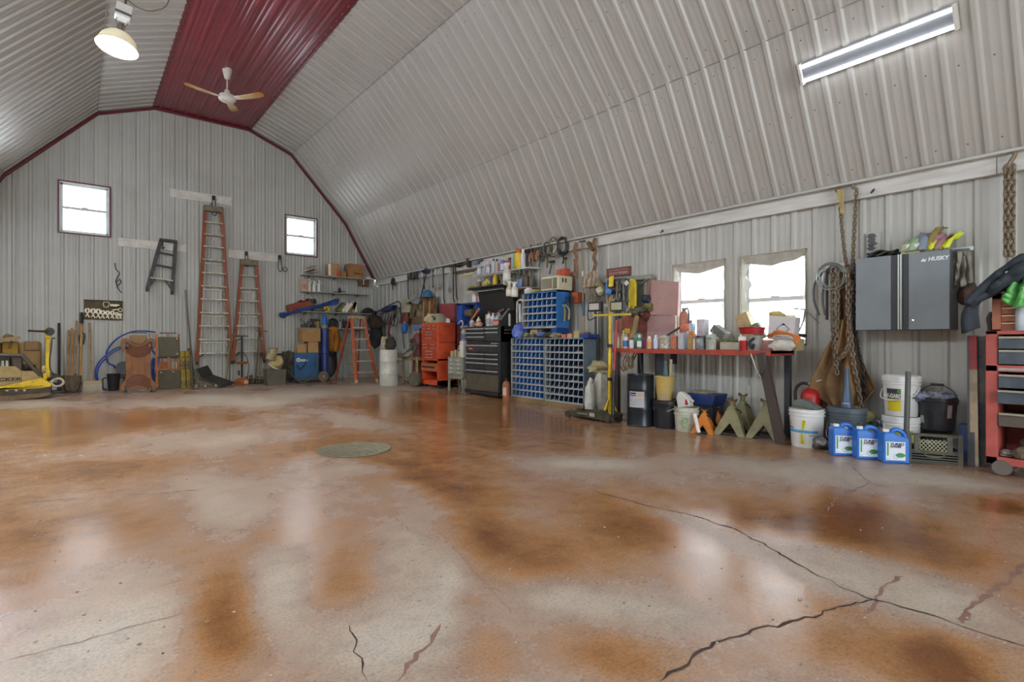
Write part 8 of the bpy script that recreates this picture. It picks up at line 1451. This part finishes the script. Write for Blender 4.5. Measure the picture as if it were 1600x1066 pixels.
# three washer-fluid jugs
def fluid_jug(fr, rz, label, k):
    w_, h_, d_ = .215, .315, .135; t = fr.thing('fluid_jug', label, 'jug', 'blue washer fluid jugs on the floor'); t.rotation_euler = (0, 0, fr.rz + rz); bj = mat('2f72c8', 0.3, 0, '2a66b6', 5, 0.5)
    out = [(-w_ / 2, 0.01), (-w_ / 2 + .01, 0), (w_ / 2 - .01, 0), (w_ / 2, .01), (w_ / 2, h_ * .74), (w_ * .46, h_ * .84), (w_ * .2, h_ * .955), (w_ * .02, h_ * .96), (-w_ * .06, h_ * .90), (-w_ * .14, h_ * .89), (-w_ * .14, h_ * .945), (-w_ * .36, h_ * .945), (-w_ * .38, h_ * .89), (-w_ / 2, h_ * .80)]
    MB().prism([(x, z) for x, z in out if z < h_ * .8 or x < 0] [:0] or [(-w_ / 2, 0), (w_ / 2, 0), (w_ / 2, h_ * .72), (w_ * .1, h_ * .80), (-w_ * .1, h_ * .88), (-w_ * .42, h_ * .88), (-w_ / 2, h_ * .80)], 0, d_).build('body', bj, t, bev=.014, sm=0)
    MB().tube(spl([(-w_ * .06, d_ / 2, h_ * .84), (w_ * .02, d_ / 2, h_ * .93), (w_ * .2, d_ / 2, h_ * .93), (w_ * .38, d_ / 2, h_ * .83), (w_ * .45, d_ / 2, h_ * .70)], 6), .021, 10).build('handle', bj, t)
    MB().lathe([(.026, h_ * .87), (.026, h_ * .945), (.022, h_ * .955), (0, h_ * .955)], 18, c=(-w_ * .27, d_ / 2, 0)).build('cap', WHITE, t)
    MB().box(-w_ * .40, -.002, h_ * .09, w_ * .32, 0, h_ * .62).build('printed_label', mat('dfe6ee', 0.4, 0, 'cfd8e2', 6, 0.5), t, sm=0); MB().box(-w_ * .36, -.003, h_ * .22, -w_ * .30, -.002, h_ * .60).build('green_bar', mat('4a9a4a', 0.5), t, sm=0)
    text('TURBO', .034, mat('2b2b40', 0.5), t, (0, -.0035, h_ * .545), shear=.3, bold=.0012); text('POWER', .025, mat('2b2b40', 0.5), t, (-.01, -.0035, h_ * .475), shear=.3, bold=.001); text('4 L', .014, mat('2b3b60', 0.5), t, (-w_ * .33, -.0035, h_ * .13))
    MB().lathe([(0, 0), (.038, 0), (.038, .001), (0, .001)], 18, T=Matrix.Translation((w_ * .14, -.003, h_ * .24)) @ Matrix.Rotation(pi / 2, 4, 'X') @ Matrix.Scale(.55, 4, (0, 1, 0))).build('green_swoosh', mat('3f8f3f', 0.5), t); MB().torus((-w_ * .02, -.004, h_ * .20), .019, .002, 'y', 16, 4).build('ring_mark', mat('8a9aa8', 0.5), t)
    for i in range(4): MB().bar((-w_ * .3 + i * w_ * .16, -.001, .016), (-w_ * .3 + i * w_ * .16 + .02, -.001, .024), .004, .006, (0, 1, 0)).build('moulded_tick', mat('1f55a0', 0.4), t)
    return t
for i, (px, py) in enumerate(((1321, 713), (1359, 718.5), (1401, 724.5))):
    fr = Fr('R', px, py); fluid_jug(fr, rad(38), ('left', 'middle', 'right')[i] + ' of the three blue washer fluid jugs in front', fr.mpp)
t = Fr('R', 1386, 706); t = fluid_jug(t, rad(38), 'fourth blue jug half hidden behind the front three', 0)
for px, py, c, lb in ((1332, 694, '3d434c', 'dark grey jug cap showing behind the left blue jug'), (1360, 694, '8f8160', 'tan jug behind the middle blue jug'), (1381, 698, 'cdbb9a', 'cream jug behind the right blue jug')):
    fr = Fr('R', px, py + 14); H_ = fr(px, py - 24)[1]; bottle(fr.loc + Vector((.1, 0, 0)), .10 if px > 1340 else .08, H_ + .06, mC(c), BLACK if px < 1370 else WHITE, lb, name='jug', cat='jug', handle=True)
tag(MB().blob((0, 0, .06), (.09, .06, .07), 4, .5).build('metal_scraps', mat('8a8a86', 0.4, .6, '3a3835', 14, 0.9), None, Fr('R', 1279, 703).loc + Vector((.05, 0, 0)), RZ), 'small heap of metal scraps between the two buckets', 'scraps')
# two white oil buckets, one on the other
fr = Fr('R', 1400, 696, .46); fr.loc.z = 0; k = fr.mpp; r_ = .152; t = bucket(fr, r_, .37, bw_, 'lower white bucket of the stacked pair, with a yellow label', lid=bw_, ribs_=(.82, .90), y=.17); bwrap(t, r_, .37, .1, .26, -1.0, .9, mat('cfbf2c', 0.5), name='yellow_label')
b2 = bucket(fr, r_, .375, bw_, 'upper white bucket of the stacked pair, lettered on grey and yellow', lid=bw_, ribs_=(.84, .91), y=.17, bail=None); b2.location.z = .385
z0_ = .04; bwrap(b2, r_, .375, .05, .165, -.62, .22, mat('d8c61e', 0.5), name='yellow_label'); bwrap(b2, r_, .375, .165, .265, -.66, .22, mat('5a605e', 0.5), name='grey_label'); bwrap(b2, r_, .375, .225, .26, -.64, .0, mat('30382f', 0.5), name='dark_band', e=.004); bwrap(b2, r_, .375, .222, .262, .05, .2, mat('5a8a3a', 0.5), name='green_emblem', e=.004)
text('HY-GARD', .052, WHITE, b2, (r_ * .97 * sin(-.25), -r_ * .97 * cos(-.25), .193), rot=(pi / 2, 0, -.25), sx=.72, bold=.0015); MB().tube(spl([(-r_ * 1.0, -.03, .25), (-r_ * .95, -r_ * .6, .17), (-.02, -r_ * 1.1, .155), (r_ * .8, -r_ * .75, .20), (r_ * 1.0, -.02, .28)]), .005, 6).build('bail_handle', WHITE, b2)
fr = Fr('R', 1415, 700, .58); fr.loc.z = 0; tag(MB().cyl((0, 0, 0.0), fr.p3(1416, 581, .06), .022, n=10).build('grey_pipe', mat('5a5c58', 0.5, .3), None, fr.loc, RZ), 'dark grey pipe standing in front of the stacked white buckets', 'pipe')
# milk crate with a rag bucket
fr = Fr('R', 1463, 727, mo=.40); ck = mat('4a4b44', 0.5, 0, '66624f', 8, 0.7); w_, h_, d_ = .37, .275, .33; yw = rad(24)
t = fr.thing('milk_crate', 'black plastic milk crate with a lattice side under the rag bucket', 'crate'); t.rotation_euler = (0, 0, RZ + yw); t.location = fr.loc + Vector((.02, .02, 0))
for z in (h_ - .03, h_ * .36, .0): MB().tube([(-w_ / 2, 0, z + .015), (w_ / 2, 0, z + .015), (w_ / 2, d_, z + .015), (-w_ / 2, d_, z + .015)], .016, 4, True).build('rim', ck, t)
for i in range(4):
    for (p0, p1) in (((-w_ / 2, -.004), (w_ / 2, -.004)), ((w_ / 2 + .004, 0), (w_ / 2 + .004, d_))): MB().bar((*p0, .03 + i * .022), (*p1, .03 + i * .022), .012, .010).build('lower_slat', ck, t, sm=0)
for x in (-w_ / 2, w_ / 2):
    for y in (0, d_): MB().box(x - .018, y - .012, 0, x + .018, y + .012, h_).build('corner_post', ck, t, sm=0)
for x in (-w_ * .34, w_ * .30): MB().box(x - .02, -.008, h_ * .36, x + .02, .01, h_ - .02).build('panel_post', ck, t, sm=0)
lt = mat('a3a084', 0.5)
for i in range(9):
    x = -w_ * .34 + i * w_ * .08 - .04
    for s in (-1, 1):
        a_ = (x if s > 0 else x + .09, h_ * .40); b_ = (x + .09 if s > 0 else x, h_ * .80); lo, hi = -w_ * .33, w_ * .29
        def cl(p, q_):
            X = min(max(p[0], lo), hi); f_ = (X - p[0]) / (q_[0] - p[0]); return (X, -.002, p[1] + (q_[1] - p[1]) * f_)
        A3, B3 = cl(a_, b_), cl(b_, a_)
        if abs(A3[0] - B3[0]) > .008: MB().bar(A3, B3, .006, .006).build('lattice_bar', lt, t, sm=0)
MB().box(-w_ / 2, .0, .01, w_ / 2, d_, .02).box(-w_ / 2 + .03, .1, .02, w_ / 2 - .03, d_ - .03, .14).build('contents', mat('1a1a19', 0.8), t, sm=0); MB().tube(arc_ := [(.07 * cos(a), -.012, .085 + .02 * sin(a)) for a in np.linspace(0, 2 * pi, 16, endpoint=False)], .006, 5, True).build('hand_hole', mat('6a6548', 0.5), t)
f2 = Fr('R', 1460, 676, .33); f2.loc.z = h_ + .003; k = f2.mpp; t = bucket(f2, .150, .30, mat('2a2b2e', 0.35, 0, '45424a', 5, 0.6), 'black bucket of rags standing on the milk crate', ribs_=(.84, .93), y=.10, taper=.84, bail=(BLACK, -.16, 0)); bwrap(t, .15, .3, .06, .13, -.95, -.6, mat('b0b2ae', 0.6), tp=.84); bwrap(t, .15, .3, .12, .24, .75, 1.05, mat('a59c98', 0.6), tp=.84)
for i, (x, y, r3, c, lb) in enumerate(((-.11, -.1, (.1, .06, .045), '3a4668', 'navy rag hanging over the left edge of the rag bucket'), (.0, 0, (.09, .09, .05), 'a8a898', 'grey rag in the middle of the rag bucket'), (.08, -.02, (.07, .06, .04), '4a5878', 'blue rag at the right of the rag bucket'))): tag(MB().blob((0, 0, 0), r3, i + 5, .5, 14, 9, 2.4).build('rag', mat(c, 0.85, 0, '8f94a8', 10, 0.9), None, t.location + Vector((y, -x, .305)), RZ), lb, 'rag', 'rags in the bucket')
# leaning boards and blue bin behind
for i, (xb, xt, yt, w_, c, lb) in enumerate(((1518, 1517, 525, .05, '5a5c5e', 'dark stained board leaning left of the red cart'), (1524, 1521, 525, .055, 'c4b494', 'pale board with a red painted top leaning beside the cart'), (1534, 1532, 526, .085, '2b3036', 'wide black board leaning beside the red cart'))):
    fr = Fr('R', xb, 728.5, mo=.22); A3 = Vector((0, 0, 0)); B3 = Vector(fr.p3(xt, yt, fr.off - .06)); B3.y = fr.off - .06; f4 = Fr('R', xt, yt, .06); B3 = Vector((fr.loc.y - f4.loc.y, fr.off - .06, f4.loc.z)); A3.y = .0 - .02 * (i == 1); B3.y -= .02 * (i == 1)
    t = fr.thing('leaning_board', lb, 'board', 'boards leaning by the red cart'); MB().bar(A3, B3 if i != 1 else A3.lerp(B3, .73), w_, .022, (0, 1, 0)).build('board', mat(c, 0.65, 0, '4d5a6e' if i == 0 else '77705f', 5, 0.6), t, sm=0)
    if i == 1: MB().bar(A3.lerp(B3, .73), B3, w_ * 1.02, .0225, (0, 1, 0)).build('painted_top', mat('a32b25', 0.5, 0, '86221e', 6, 0.6), t, sm=0)
fr = Fr('R', 1505, 700, .16); fr.loc.z = 0; tag(MB().box(fr.x(1498), 0, 0, fr.x(1516), .1, fr(1506, 664)[1]).build('blue_board', mat('4a5f88', 0.5, 0, '3a4a6a', 5, 0.6), None, fr.loc, RZ, sm=0), 'blue plastic board behind the milk crate', 'board')
# ================================================================== red tool cart at the right edge
fr = Fr('R', 1565, 735, .62); fr.loc.z = 0; t = fr.thing('red_tool_cart', 'faded red rolling tool cart with dark open drawers at the right edge', 'tool cart'); q = fr.p3; zz = lambda y: fr(1565, y)[1]
fc = mat('b5574e', 0.5, 0, '9c4a40', 5, 0.7); x0, x1_ = fr.x(1540), fr.x(1650); dp = .42; gd = mat('4a525a', 0.45, .2, '5f666c', 6, 0.7); lipc = mat('b0aa94', 0.4, .4)
zb, zt = zz(727), zz(517)
b = MB().box(x0, 0, zb, x0 + .075, dp, zt).box(x1_ - .05, 0, zb, x1_, dp, zt).box(x0, dp - .015, zb, x1_, dp, zt).box(x0, 0, zb - .0, x1_, dp, zz(715)).box(x0, 0, zt - .03, x1_, dp, zt).box(x0, .0, zz(581), x1_, .4, zz(571)); b.build('cabinet', fc, t, bev=.004, sm=0)
for ya, yb in ((526, 545), (547, 569), (585, 606), (609, 630), (645, 666)):
    o_ = -.05 if ya in (609,) else -.01; d_ = MB().box(x0 + .08, o_, zz(yb), x1_ - .055, dp - .03, zz(ya + 2)).build('drawer', gd if ya < 640 else mat('5a5048', 0.6), t, bev=.003, sm=0); MB().box(x0 + .085, o_ - .018, zz(ya + 3), x1_ - .06, o_, zz(ya)).build('pull_lip', lipc, d_, sm=0)
MB().box(x0 + .08, -.004, zz(579), x0 + .25, 0, zz(575)).build('name_plate', mat('a8a29c', 0.4), t)
for x in (x0 + .07, x1_ - .1):
    for d_ in (.06, .36): MB().lathe([(0, -.022), (.062, -.022), (.068, 0), (.062, .022), (0, .022)], 20, T=Matrix.Translation((x + .03, d_ - .04, .068)) @ Matrix.Rotation(pi / 2, 4, 'X')).build('caster', mat('6a625a', 0.6), t); MB().box(x, d_ - .03, .07, x + .06, d_ + .03, zb).build('caster_fork', mat('55504c', .5, .4), t)
for i, (x, y, r3, c, lb) in enumerate(((.12, .1, (.06, .08, .03), 'a59c94', 'grey glove in the bottom bay of the red cart'), (.24, .08, (.09, .1, .05), '6a5a48', 'brown rag in the bottom bay of the red cart'), (.27, .2, (.09, .1, .09), '4f4a36', 'olive roll in the bottom bay of the red cart'))): tag(MB().blob((0, 0, r3[2] * .8), r3, i + 2, .4, flat=.8).build('shop_rag', mat(c, 0.85, 0, '3a352c', 10, 0.8), None, fr.loc + Vector((y, -(x0 + x), zz(715) + .002)), RZ), lb, 'rag')
ts = fr.thing('orange_drawer_box', 'orange-brown steel drawer box standing on the red cart', 'tool box'); wm = mat('a8684c', 0.5, 0, '8f543c', 5, 0.6); xa, xb = fr.x(1549), fr.x(1640); z0_, z1_ = zt + .002, zz(457)
MB().box(xa, .03, z0_, xa + .055, .36, z1_).box(xb - .04, .03, z0_, xb, .36, z1_).box(xa, .03, z1_ - .05, xb, .36, z1_).box(xa, .34, z0_, xb, .36, z1_).box(xa, .03, z0_, xb, .36, z0_ + .01).build('case', wm, ts, sm=0)
for i in range(4): h_ = (z1_ - .055 - z0_ - .012) / 4; d_ = MB().box(xa + .058, .04, z0_ + .012 + i * h_, xb - .045, .33, z0_ + .008 + (i + 1) * h_ - .012).build('drawer', mat('96573f', 0.55), ts, sm=0); MB().box(xa + .058, .022, z0_ + (i + 1) * h_ - .008, xb - .045, .04, z0_ + (i + 1) * h_ + .004).build('pull_lip', mat('cba878', 0.5), d_, sm=0)
tag(MB().lathe([(0, 0), (.045, 0), (.045, .16), (.03, .19), (0, .19)], 18).build('clear_jar', mat('b8c0c4', 0.2, 0, '98a0a8', 6, 0.5), None, fr.loc + Vector((-.03 + .06, -fr.x(1597), zt + .0)), RZ), 'clear jar in front of the orange-brown drawer box', 'jar')
f3 = Fr('R', 1560, 455, .60); tag(MB().bar(f3.p3(1531, 466), f3.p3(1600, 428), .16, .022).build('pale_board', mat('c4ad84', 0.65, 0, 'a58f68', 5, 0.7), None, f3.loc, RZ, sm=0), 'pale board lying aslant on the orange-brown drawer box', 'board')
def jac(u, v):
    px = 1521 + 89 * u; py = 470 - 72 * u ** .75 + v * (14 + 26 * u); f_ = .05 * sin(v * 11 + u * 5) + .05 * mnoise.noise(Vector((u * 5, v * 5, 1))); s = f3(px, py); return (s[0], -.10 - .10 * sin(v * pi) + f_, s[1])
jm = mat('2c333c', 0.75, 0, '3d464f', 7, 0.6); t = f3.thing('dark_jacket', 'dark navy jacket draped over the drawer box', 'jacket'); MB().sheet(jac, 34, 22).build('body', jm, t, solid=.05, sm=80)
def slv(u, v): px = 1531 - 9 * min(1, v * 2.2) + 20 * (u - .5) * (.75 + .2 * v); py = 466 + v * 55 - 10 * u; s = f3(px, py); return (s[0], -.13 + .05 * sin(u * pi * 1.3 + .5) * -1 + .02 * sin(v * 7), s[1])
MB().sheet(slv, 10, 16).build('sleeve', mat('262c34', 0.75, 0, '343c46', 7, 0.6), t, solid=.04, sm=80); MB().lathe([(0, 0), (.014, 0), (.01, .006), (0, .006)], 12, T=Matrix.Translation(f3.p3(1581, 429, -.22)) @ Matrix.Rotation(pi / 2, 4, 'X')).build('snap_button', CHROME, t)
f3 = Fr('R', 1590, 455, .68); tag(MB().sheet(lambda u, v: (f3.x(1568 + 46 * u) , -.03 + .05 * sin(u * 13 + 4 * v) + .05 * mnoise.noise(Vector((u * 6, v * 6, 3))), f3(1590, 434 + 12 * (1 - u) + v * (22 + 20 * sin(u * 2.6)))[1]), 26, 16).build('green_bag', mat('5fae58', 0.45, 0, '8fd088', 7, 0.7), None, f3.loc, RZ, solid=.012, sm=70), 'bright green plastic bag hanging over the drawer box', 'bag')
tag(MB().tube(spl([Fr('R', 1548, 510, .5).p3(*q_) for q_ in ((1550, 488), (1545, 498), (1547, 515), (1543, 540), (1540, 565))]), .018, 8).build('dark_hose', mat('45403a', 0.6), None, Fr('R', 1548, 510, .5).loc, RZ), 'dark hose hanging beside the drawer box', 'hose')
# ================================================================== grey wall cabinet
fr = Fr('R', 1410, 516, .34); t = fr.thing('wall_cabinet', 'grey two-door steel wall cabinet with a small white badge', 'wall cabinet'); z0_ = fr(1410, 515.5)[1]; zt = fr(1410, 397)[1]; x0, xc, xe = fr.x(1337), fr.x(1409), fr.x(1483.5); dg = mat('7c8285', 0.4, 0.1, '6f7578', 3, 0.5); dk = mat('2f3436', 0.45)
MB().box(x0, .025, z0_, xe, .33, zt).build('body', mat('4f5152', 0.45, 0, '45474a', 4, 0.5), t, bev=.003, sm=0)
dl = fr.x(1392); dr = fr.x(1419.5)
for xa, xb in ((x0, dl), (dr, xe)): MB().box(xa, 0, z0_ + .002, xb, .024, zt - .002).build('door', dg, t, bev=.003, sm=0)
for xa, xb in ((dl + .002, fr.x(1403)), (fr.x(1410), dr - .002)): MB().box(xa, .004, z0_ + .002, xb, .024, zt - .002).build('door_channel', dk, t, sm=0)
for xa in (fr.x(1403), fr.x(1406.8)): MB().box(xa, -.014, z0_ + .002, xa + .014, .024, zt - .002).build('door_pull', mat('c4c4be', 0.3, 0.5), t, bev=.003, sm=0)
text('HUSKY', .05, mat('e6e8e8', 0.4), t, (fr.x(1466), -.003, zt - .075), sx=.95, bold=.002, shear=.15); MB().prism([(fr.x(1438), zt - .09), (fr.x(1443), zt - .06), (fr.x(1445), zt - .078), (fr.x(1448), zt - .066), (fr.x(1446), zt - .095)], -.003, 0).build('badge_mark', mat('e6e8e8', 0.4), t, sm=0)
MB().lathe([(0, 0), (.013, 0), (.013, .012), (0, .014)], 14, T=Matrix.Translation((fr.x(1427), 0, z0_ + .085)) @ Matrix.Rotation(pi / 2, 4, 'X')).build('lock', CHROME, t)
ct = fr.loc + Vector((0, 0, zt)); f5 = fr
def topc(px, d_, z=0): return Vector((fr.loc.x + d_, fr.loc.y - fr.x(px), fr.loc.z + zt + z))
t = thing('newspaper_stack', 'dark folded rubber mats on the left of the wall cabinet', 'mat', topc(1375, .03), RZ); [MB().sheet(lambda u, v, i=i: (-.13 + .26 * u, .02 + .2 * v, .012 + i * .022 + .012 * sin(u * 9 + i * 2)), 14, 2).build('fold', mat(('26292a', '4a4d3c', '35383a')[i], 0.7), t, solid=.012) for i in range(3)]
t = carton(topc(1420, .04), RZ, .15, .16, .1, mC('b8a886', '9c8c68'), 'open tan carton on top of the wall cabinet', tape=False); MB().box(-.03, -.002, .03, .07, 0, .09).build('paper_wad', WHITE, t)
VS = (('8fae8a', 1410, 1440, .17, 'green-grey cloth draped over the tan carton'), ('7f8a98', 1428, 1452, .2, 'blue-grey cloth on the wall cabinet'), ('cfdc3c', 1449, 1466, .17, 'lime yellow vest on the wall cabinet, left piece'), ('a5747c', 1458, 1474, .22, 'dusty pink cloth between the lime vests'), ('d4e03a', 1472, 1488, .19, 'lime yellow vest on the wall cabinet, right piece'), ('8a7a44', 1435, 1462, .25, 'olive cardboard flap at the top of the cloth heap'))
for i, (c, xa, xb, h_, lb) in enumerate(VS):
    def cl_(u, v, xa=xa, xb=xb, h_=h_, i=i): X = fr.x(xa + (xb - xa) * u) - fr.x((xa + xb) / 2) + .07 * (v - .5); return (X, .0 + .2 * v + .015 * sin(u * 8), .012 + h_ * (sin(min(1, v * 1.3 + .05) * pi * .62)) * (.8 + .2 * sin(u * 3 + i)) * (.85 if v < .6 else 1) + .02 * mnoise.noise(Vector((u * 4, v * 4, i))))
    tag(MB().sheet(cl_, 10, 12).build('safety_vest' if 'vest' in lb else 'cloth', mat(c, 0.7, 0, None, 7, 0.6), None, topc((xa + xb) / 2, .02 + .01 * i), RZ, solid=.01, sm=70), lb, 'vest' if 'vest' in lb else 'cloth')
# papers on the wall, hook rails, hanging coveralls
fr = Fr('R', 1368, 378, .035); t = fr.thing('wall_chart', 'small weathered grey chart hanging on a chain above the wall cabinet', 'chart'); b = MB(); fr.box(b, 1354, 363, 1376, 398, 0, .01); b.build('sheet', mat('b5b6ac', 0.6, 0, '8a8c84', 5, 0.5), t, sm=0); [MB().blob(fr.p3(1362, 369 + 6.5 * i, -.004), (.04, .004, .022), i, .6, 10, 6, 3).build('blurred_print', mat('55585a', 0.6), t) for i in range(4)]
rl = mat('c9c9c4', 0.4, 0.2)
for px, xa, xb, py, lb in ((1320, 1290, 1350, 413, 'white hook rail left of the wall cabinet'), (1505, 1486, 1521, 389, 'white hook rail right of the wall cabinet')):
    fr = Fr('R', px, py, .05); t = fr.thing('hook_rail', lb, 'rail'); MB().box(fr.x(xa), 0, -.02, fr.x(xb), .028, .02).build('rail', rl, t, bev=.004, sm=0)
    for x in (xa + 12, xb - 12): MB().box(fr.x(x) - .03, -.02, -.09, fr.x(x) + .03, 0, .0).build('hook_plate', mat('5f656a', .4, .4), t, bev=.004, sm=0); MB().tube(spl([(fr.x(x), -.02, -.04), (fr.x(x), -.06, -.09), (fr.x(x), -.08, -.05)]), .008, 6).build('hook', mat('6a7076', .4, .5), t)
drape(Fr('R', 1504, 425, .14), 1487, 1519, 394, 450, mat('8f887a', 0.8, 0, '5f594c', 6, 0.8), 'grey-brown work trousers hanging right of the wall cabinet', 'work_trousers', 'trousers', .06, 3, .72, 4, hem=.25, thick=.03)
f6 = Fr('R', 1513, 460, .16); tag(MB().blob((0, 0, 0), (.075, .06, .11), 6, .3).build('black_glove', mat('24221f', 0.8, 0, '6a3f2c', 9, 0.6), None, f6.loc, RZ), 'black glove hanging below the grey-brown trousers', 'glove')
# ================================================================== chains
LK = {}
def chain(path, label, off=.1, pitch=.052, wire=.0085, m=RUSTY, yoff=None, hook=False, sag=0):
    fr = Fr('R', path[0][0], path[0][1], off); t = fr.thing('chain', label, 'chain'); P = [Vector(fr.p3(x, y, (yoff[i] if yoff else 0))) for i, (x, y) in enumerate(path)]; P = spl(P, 8) if len(P) > 2 else P
    L_ = [0]; [L_.append(L_[-1] + (b - a).length) for a, b in zip(P, P[1:])]; n = int(L_[-1] / (pitch * .74)); key = (pitch, wire)
    if key not in LK:
        r_ = pitch * .27; pts = [(r_ * cos(a), 0, pitch * .23 + r_ * sin(a)) for a in np.linspace(0, pi, 6)] + [(r_ * cos(a), 0, -pitch * .23 + r_ * sin(a)) for a in np.linspace(pi, 2 * pi, 6)]
        LK[key] = MB().tube(pts, wire, 6, True)
    me = None
    for i in range(n):
        s = (i + .5) / n * L_[-1]; j = max(k_ for k_ in range(len(L_)) if L_[k_] <= s + 1e-9); j = min(j, len(P) - 2); f_ = (s - L_[j]) / max(1e-6, L_[j + 1] - L_[j]); p = P[j].lerp(P[j + 1], f_); d = (P[j + 1] - P[j]).normalized()
        if me is None: mm = MB(); mm.add(LK[key].v, LK[key].f); o = mm.build('link', m, t); me = o.data
        else: o = link(me, 'link', None, t)
        o.location = p; o.rotation_euler = (d.to_track_quat('Z', 'Y').to_matrix() @ Matrix.Rotation(rad(45 + 90 * (i % 2)), 3, 'Z')).to_euler()
    if hook: MB().tube(spl([P[0], P[0] + Vector((0, -.0, .03)), P[0] + Vector((-.035, 0, .06)), P[0] + Vector((-.02, 0, .10)), P[0] + Vector((.02, .0, .11)), P[0] + Vector((.04, 0, .09))]), [.016] * 20 + [.012] * 10 + [.008], 8).build('grab_hook', m, t)
    return t
chain(((1313, 325), (1316, 360), (1321, 405), (1325, 420)), 'single rusty chain hanging from a yellow strap on the plank', .12); chain(((1338, 300), (1336, 340), (1333, 400), (1331, 440)), 'single chain with a grab hook over the plank', .12, hook=True)
chain(((1301, 420), (1300, 470), (1302, 530), (1307, 575), (1308, 585)), 'chain strand hanging at the left of the tarp', .26, .06, .0095); chain(((1308, 420), (1309, 470), (1308, 520), (1306, 560)), 'chain strand second from the left before the tarp', .28, .06, .0095)
chain(((1325, 420), (1325, 480), (1328, 530), (1318, 555), (1309, 560)), 'chain strand looping from the middle to the left of the tarp', .30, .06, .0095); chain(((1331, 440), (1328, 490), (1333, 560), (1340, 600), (1347, 640)), 'long chain strand falling down the right of the tarp', .28, .06, .0095)
chain(((1335, 430), (1333, 480), (1340, 540), (1348, 580), (1350, 625)), 'darkest chain strand at the right edge of the tarp', .20, .055, .009, DSTEEL)
for i, px in enumerate((1573.5, 1582)): chain(((px, 262), (px - .5, 330), (px - .5, 400)), ('left', 'right')[i] + ' strand of the heavy chain above the red cart', .14, .066, .011)
fr = Fr('R', 1578, 262, .14); t = fr.thing('chain_hook', 'rusty hook holding the heavy chain on the plank', 'hook'); MB().tube(spl([fr.p3(1575, 264), fr.p3(1577, 256), fr.p3(1583, 247), fr.p3(1586, 240), fr.p3(1582, 237)]), .018, 8).build('hook', RUSTY, t); MB().torus(fr.p3(1577, 262), .035, .012, 'y').build('ring', RUSTY, t)
fr = Fr('R', 1313, 320, .13); t = fr.thing('yellow_strap', 'dirty yellow webbing strap tied over the plank', 'strap'); [MB().tube(spl([fr.p3(1310 + 3 * i, 297), fr.p3(1311 + 3 * i, 305, -.02), fr.p3(1314 + i, 318), fr.p3(1315 + i, 334)]), .016, 6).build('strand', mat('b5a268', 0.8, 0, '8a6a44', 8, 0.8), t) for i in range(3)]; MB().tube(spl([fr.p3(1308, 300), fr.p3(1306, 296), fr.p3(1312, 294), fr.p3(1311, 306)]), .014, 6).build('hook', RUSTY, t)
fr = Fr('R', 1523, 244, .1); tag(MB().prism(fr.poly([(1515, 253), (1531, 248), (1533, 236), (1525, 237)]), 0, .05).build('wood_block', WOOD, None, fr.loc, RZ), 'small wood block wedged above the plank near the heavy chain', 'block')
for px, py, lb in ((1364, 299, 'black peg in the plank above the weathered chart'), (1036, 362, 'black nail in the plank above the first window')): fr = Fr('R', px, py, .085); tag(MB().tube(spl([(0, 0, 0), (.02, -.04, .01), (.0, -.06, -.03)]), .009, 6).build('peg', BLACK, None, fr.loc, RZ), lb, 'peg')
# tarp, cable coil
fr = Fr('R', 1320, 560, .20)
def tarp(u, v):
    w0 = 10 + 44 * min(1, (v * 1.25)) ** 1.3 if v < .75 else 54 - 34 * (v - .75) / .25; xm = 1322 - 8 * sin(v * 2.6) + 14 * max(0, v - .6); px = xm + (u - .5) * 2 * w0; py = 500 + 148 * v - 18 * abs(u - .5) * v; s = fr(px, py)
    return (s[0], .02 - .07 * sin(u * 17 + 3 * v) * (.5 + .5 * v) - .09 * mnoise.noise(Vector((u * 4, v * 4, 5))) - .05 * sin(u * pi), s[1])
tag(MB().sheet(tarp, 40, 26).build('canvas_tarp', mat('8f7048', 0.85, 0, '6a5034', 4, 0.8), None, fr.loc, RZ, solid=.01, sm=45), 'brown canvas tarp bunched on the wall behind the chains', 'tarp')
drape(Fr('R', 1318, 460, .18), 1308, 1332, 425, 505, mat('7a5a40', 0.85, 0, '4d3a2c', 5, 0.8), 'dark brown leather strip hanging above the tarp', 'leather_strip', 'leather', .04, 2, .7, 2)
fr = Fr('R', 1303, 432, .24); t = fr.thing('wire_coil', 'silver wire coil hanging on the white hook rail', 'coil'); [MB().torus((rnd.uniform(-.02, .02), -.012 * i, rnd.uniform(-.02, .02)), .12 + .012 * (i % 3), .006, 'y', 26, 5).build('loop', mat('9aa09c', .35, .6), t) for i in range(6)]
fr = Fr('R', 1290, 460, .12); t = fr.thing('grey_cable', 'grey cable hanging in an arc left of the chains', 'cable'); [MB().tube(spl([fr.p3(1297 + 4 * i, 420), fr.p3(1284 + 9 * i, 428), fr.p3(1272.5 + 14 * i, 445 + 5 * i), fr.p3(1272 + 13 * i, 470), fr.p3(1280 + 9 * i, 493)]), .012, 6).build('strand', mat('55565a' if i == 0 else '77746c', .6), t) for i in range(2)]; MB().cyl(fr.p3(1295, 425, -.05), fr.p3(1295, 500, -.05), .014, n=8).build('black_hose', mat('33363c', .6), t)
t = Fr('R', 1340, 655, .30); tag(MB().blob((0, 0, 0), (.14, .09, .12), 7, .4).build('yellow_bag', mat('a8944c', 0.7, 0, '5f6a5c', 6, 0.9), None, t.loc, RZ), 'yellow and grey sack at the foot of the tarp', 'sack')
fr = Fr('R', 1254, 523, .06); t = fr.thing('air_nozzle', 'small black air fitting on the wall below the second window', 'fitting'); MB().cyl(fr.p3(1246, 523, 0), fr.p3(1260, 525, -.03), .018, .024, 10).build('body', BLACK, t)
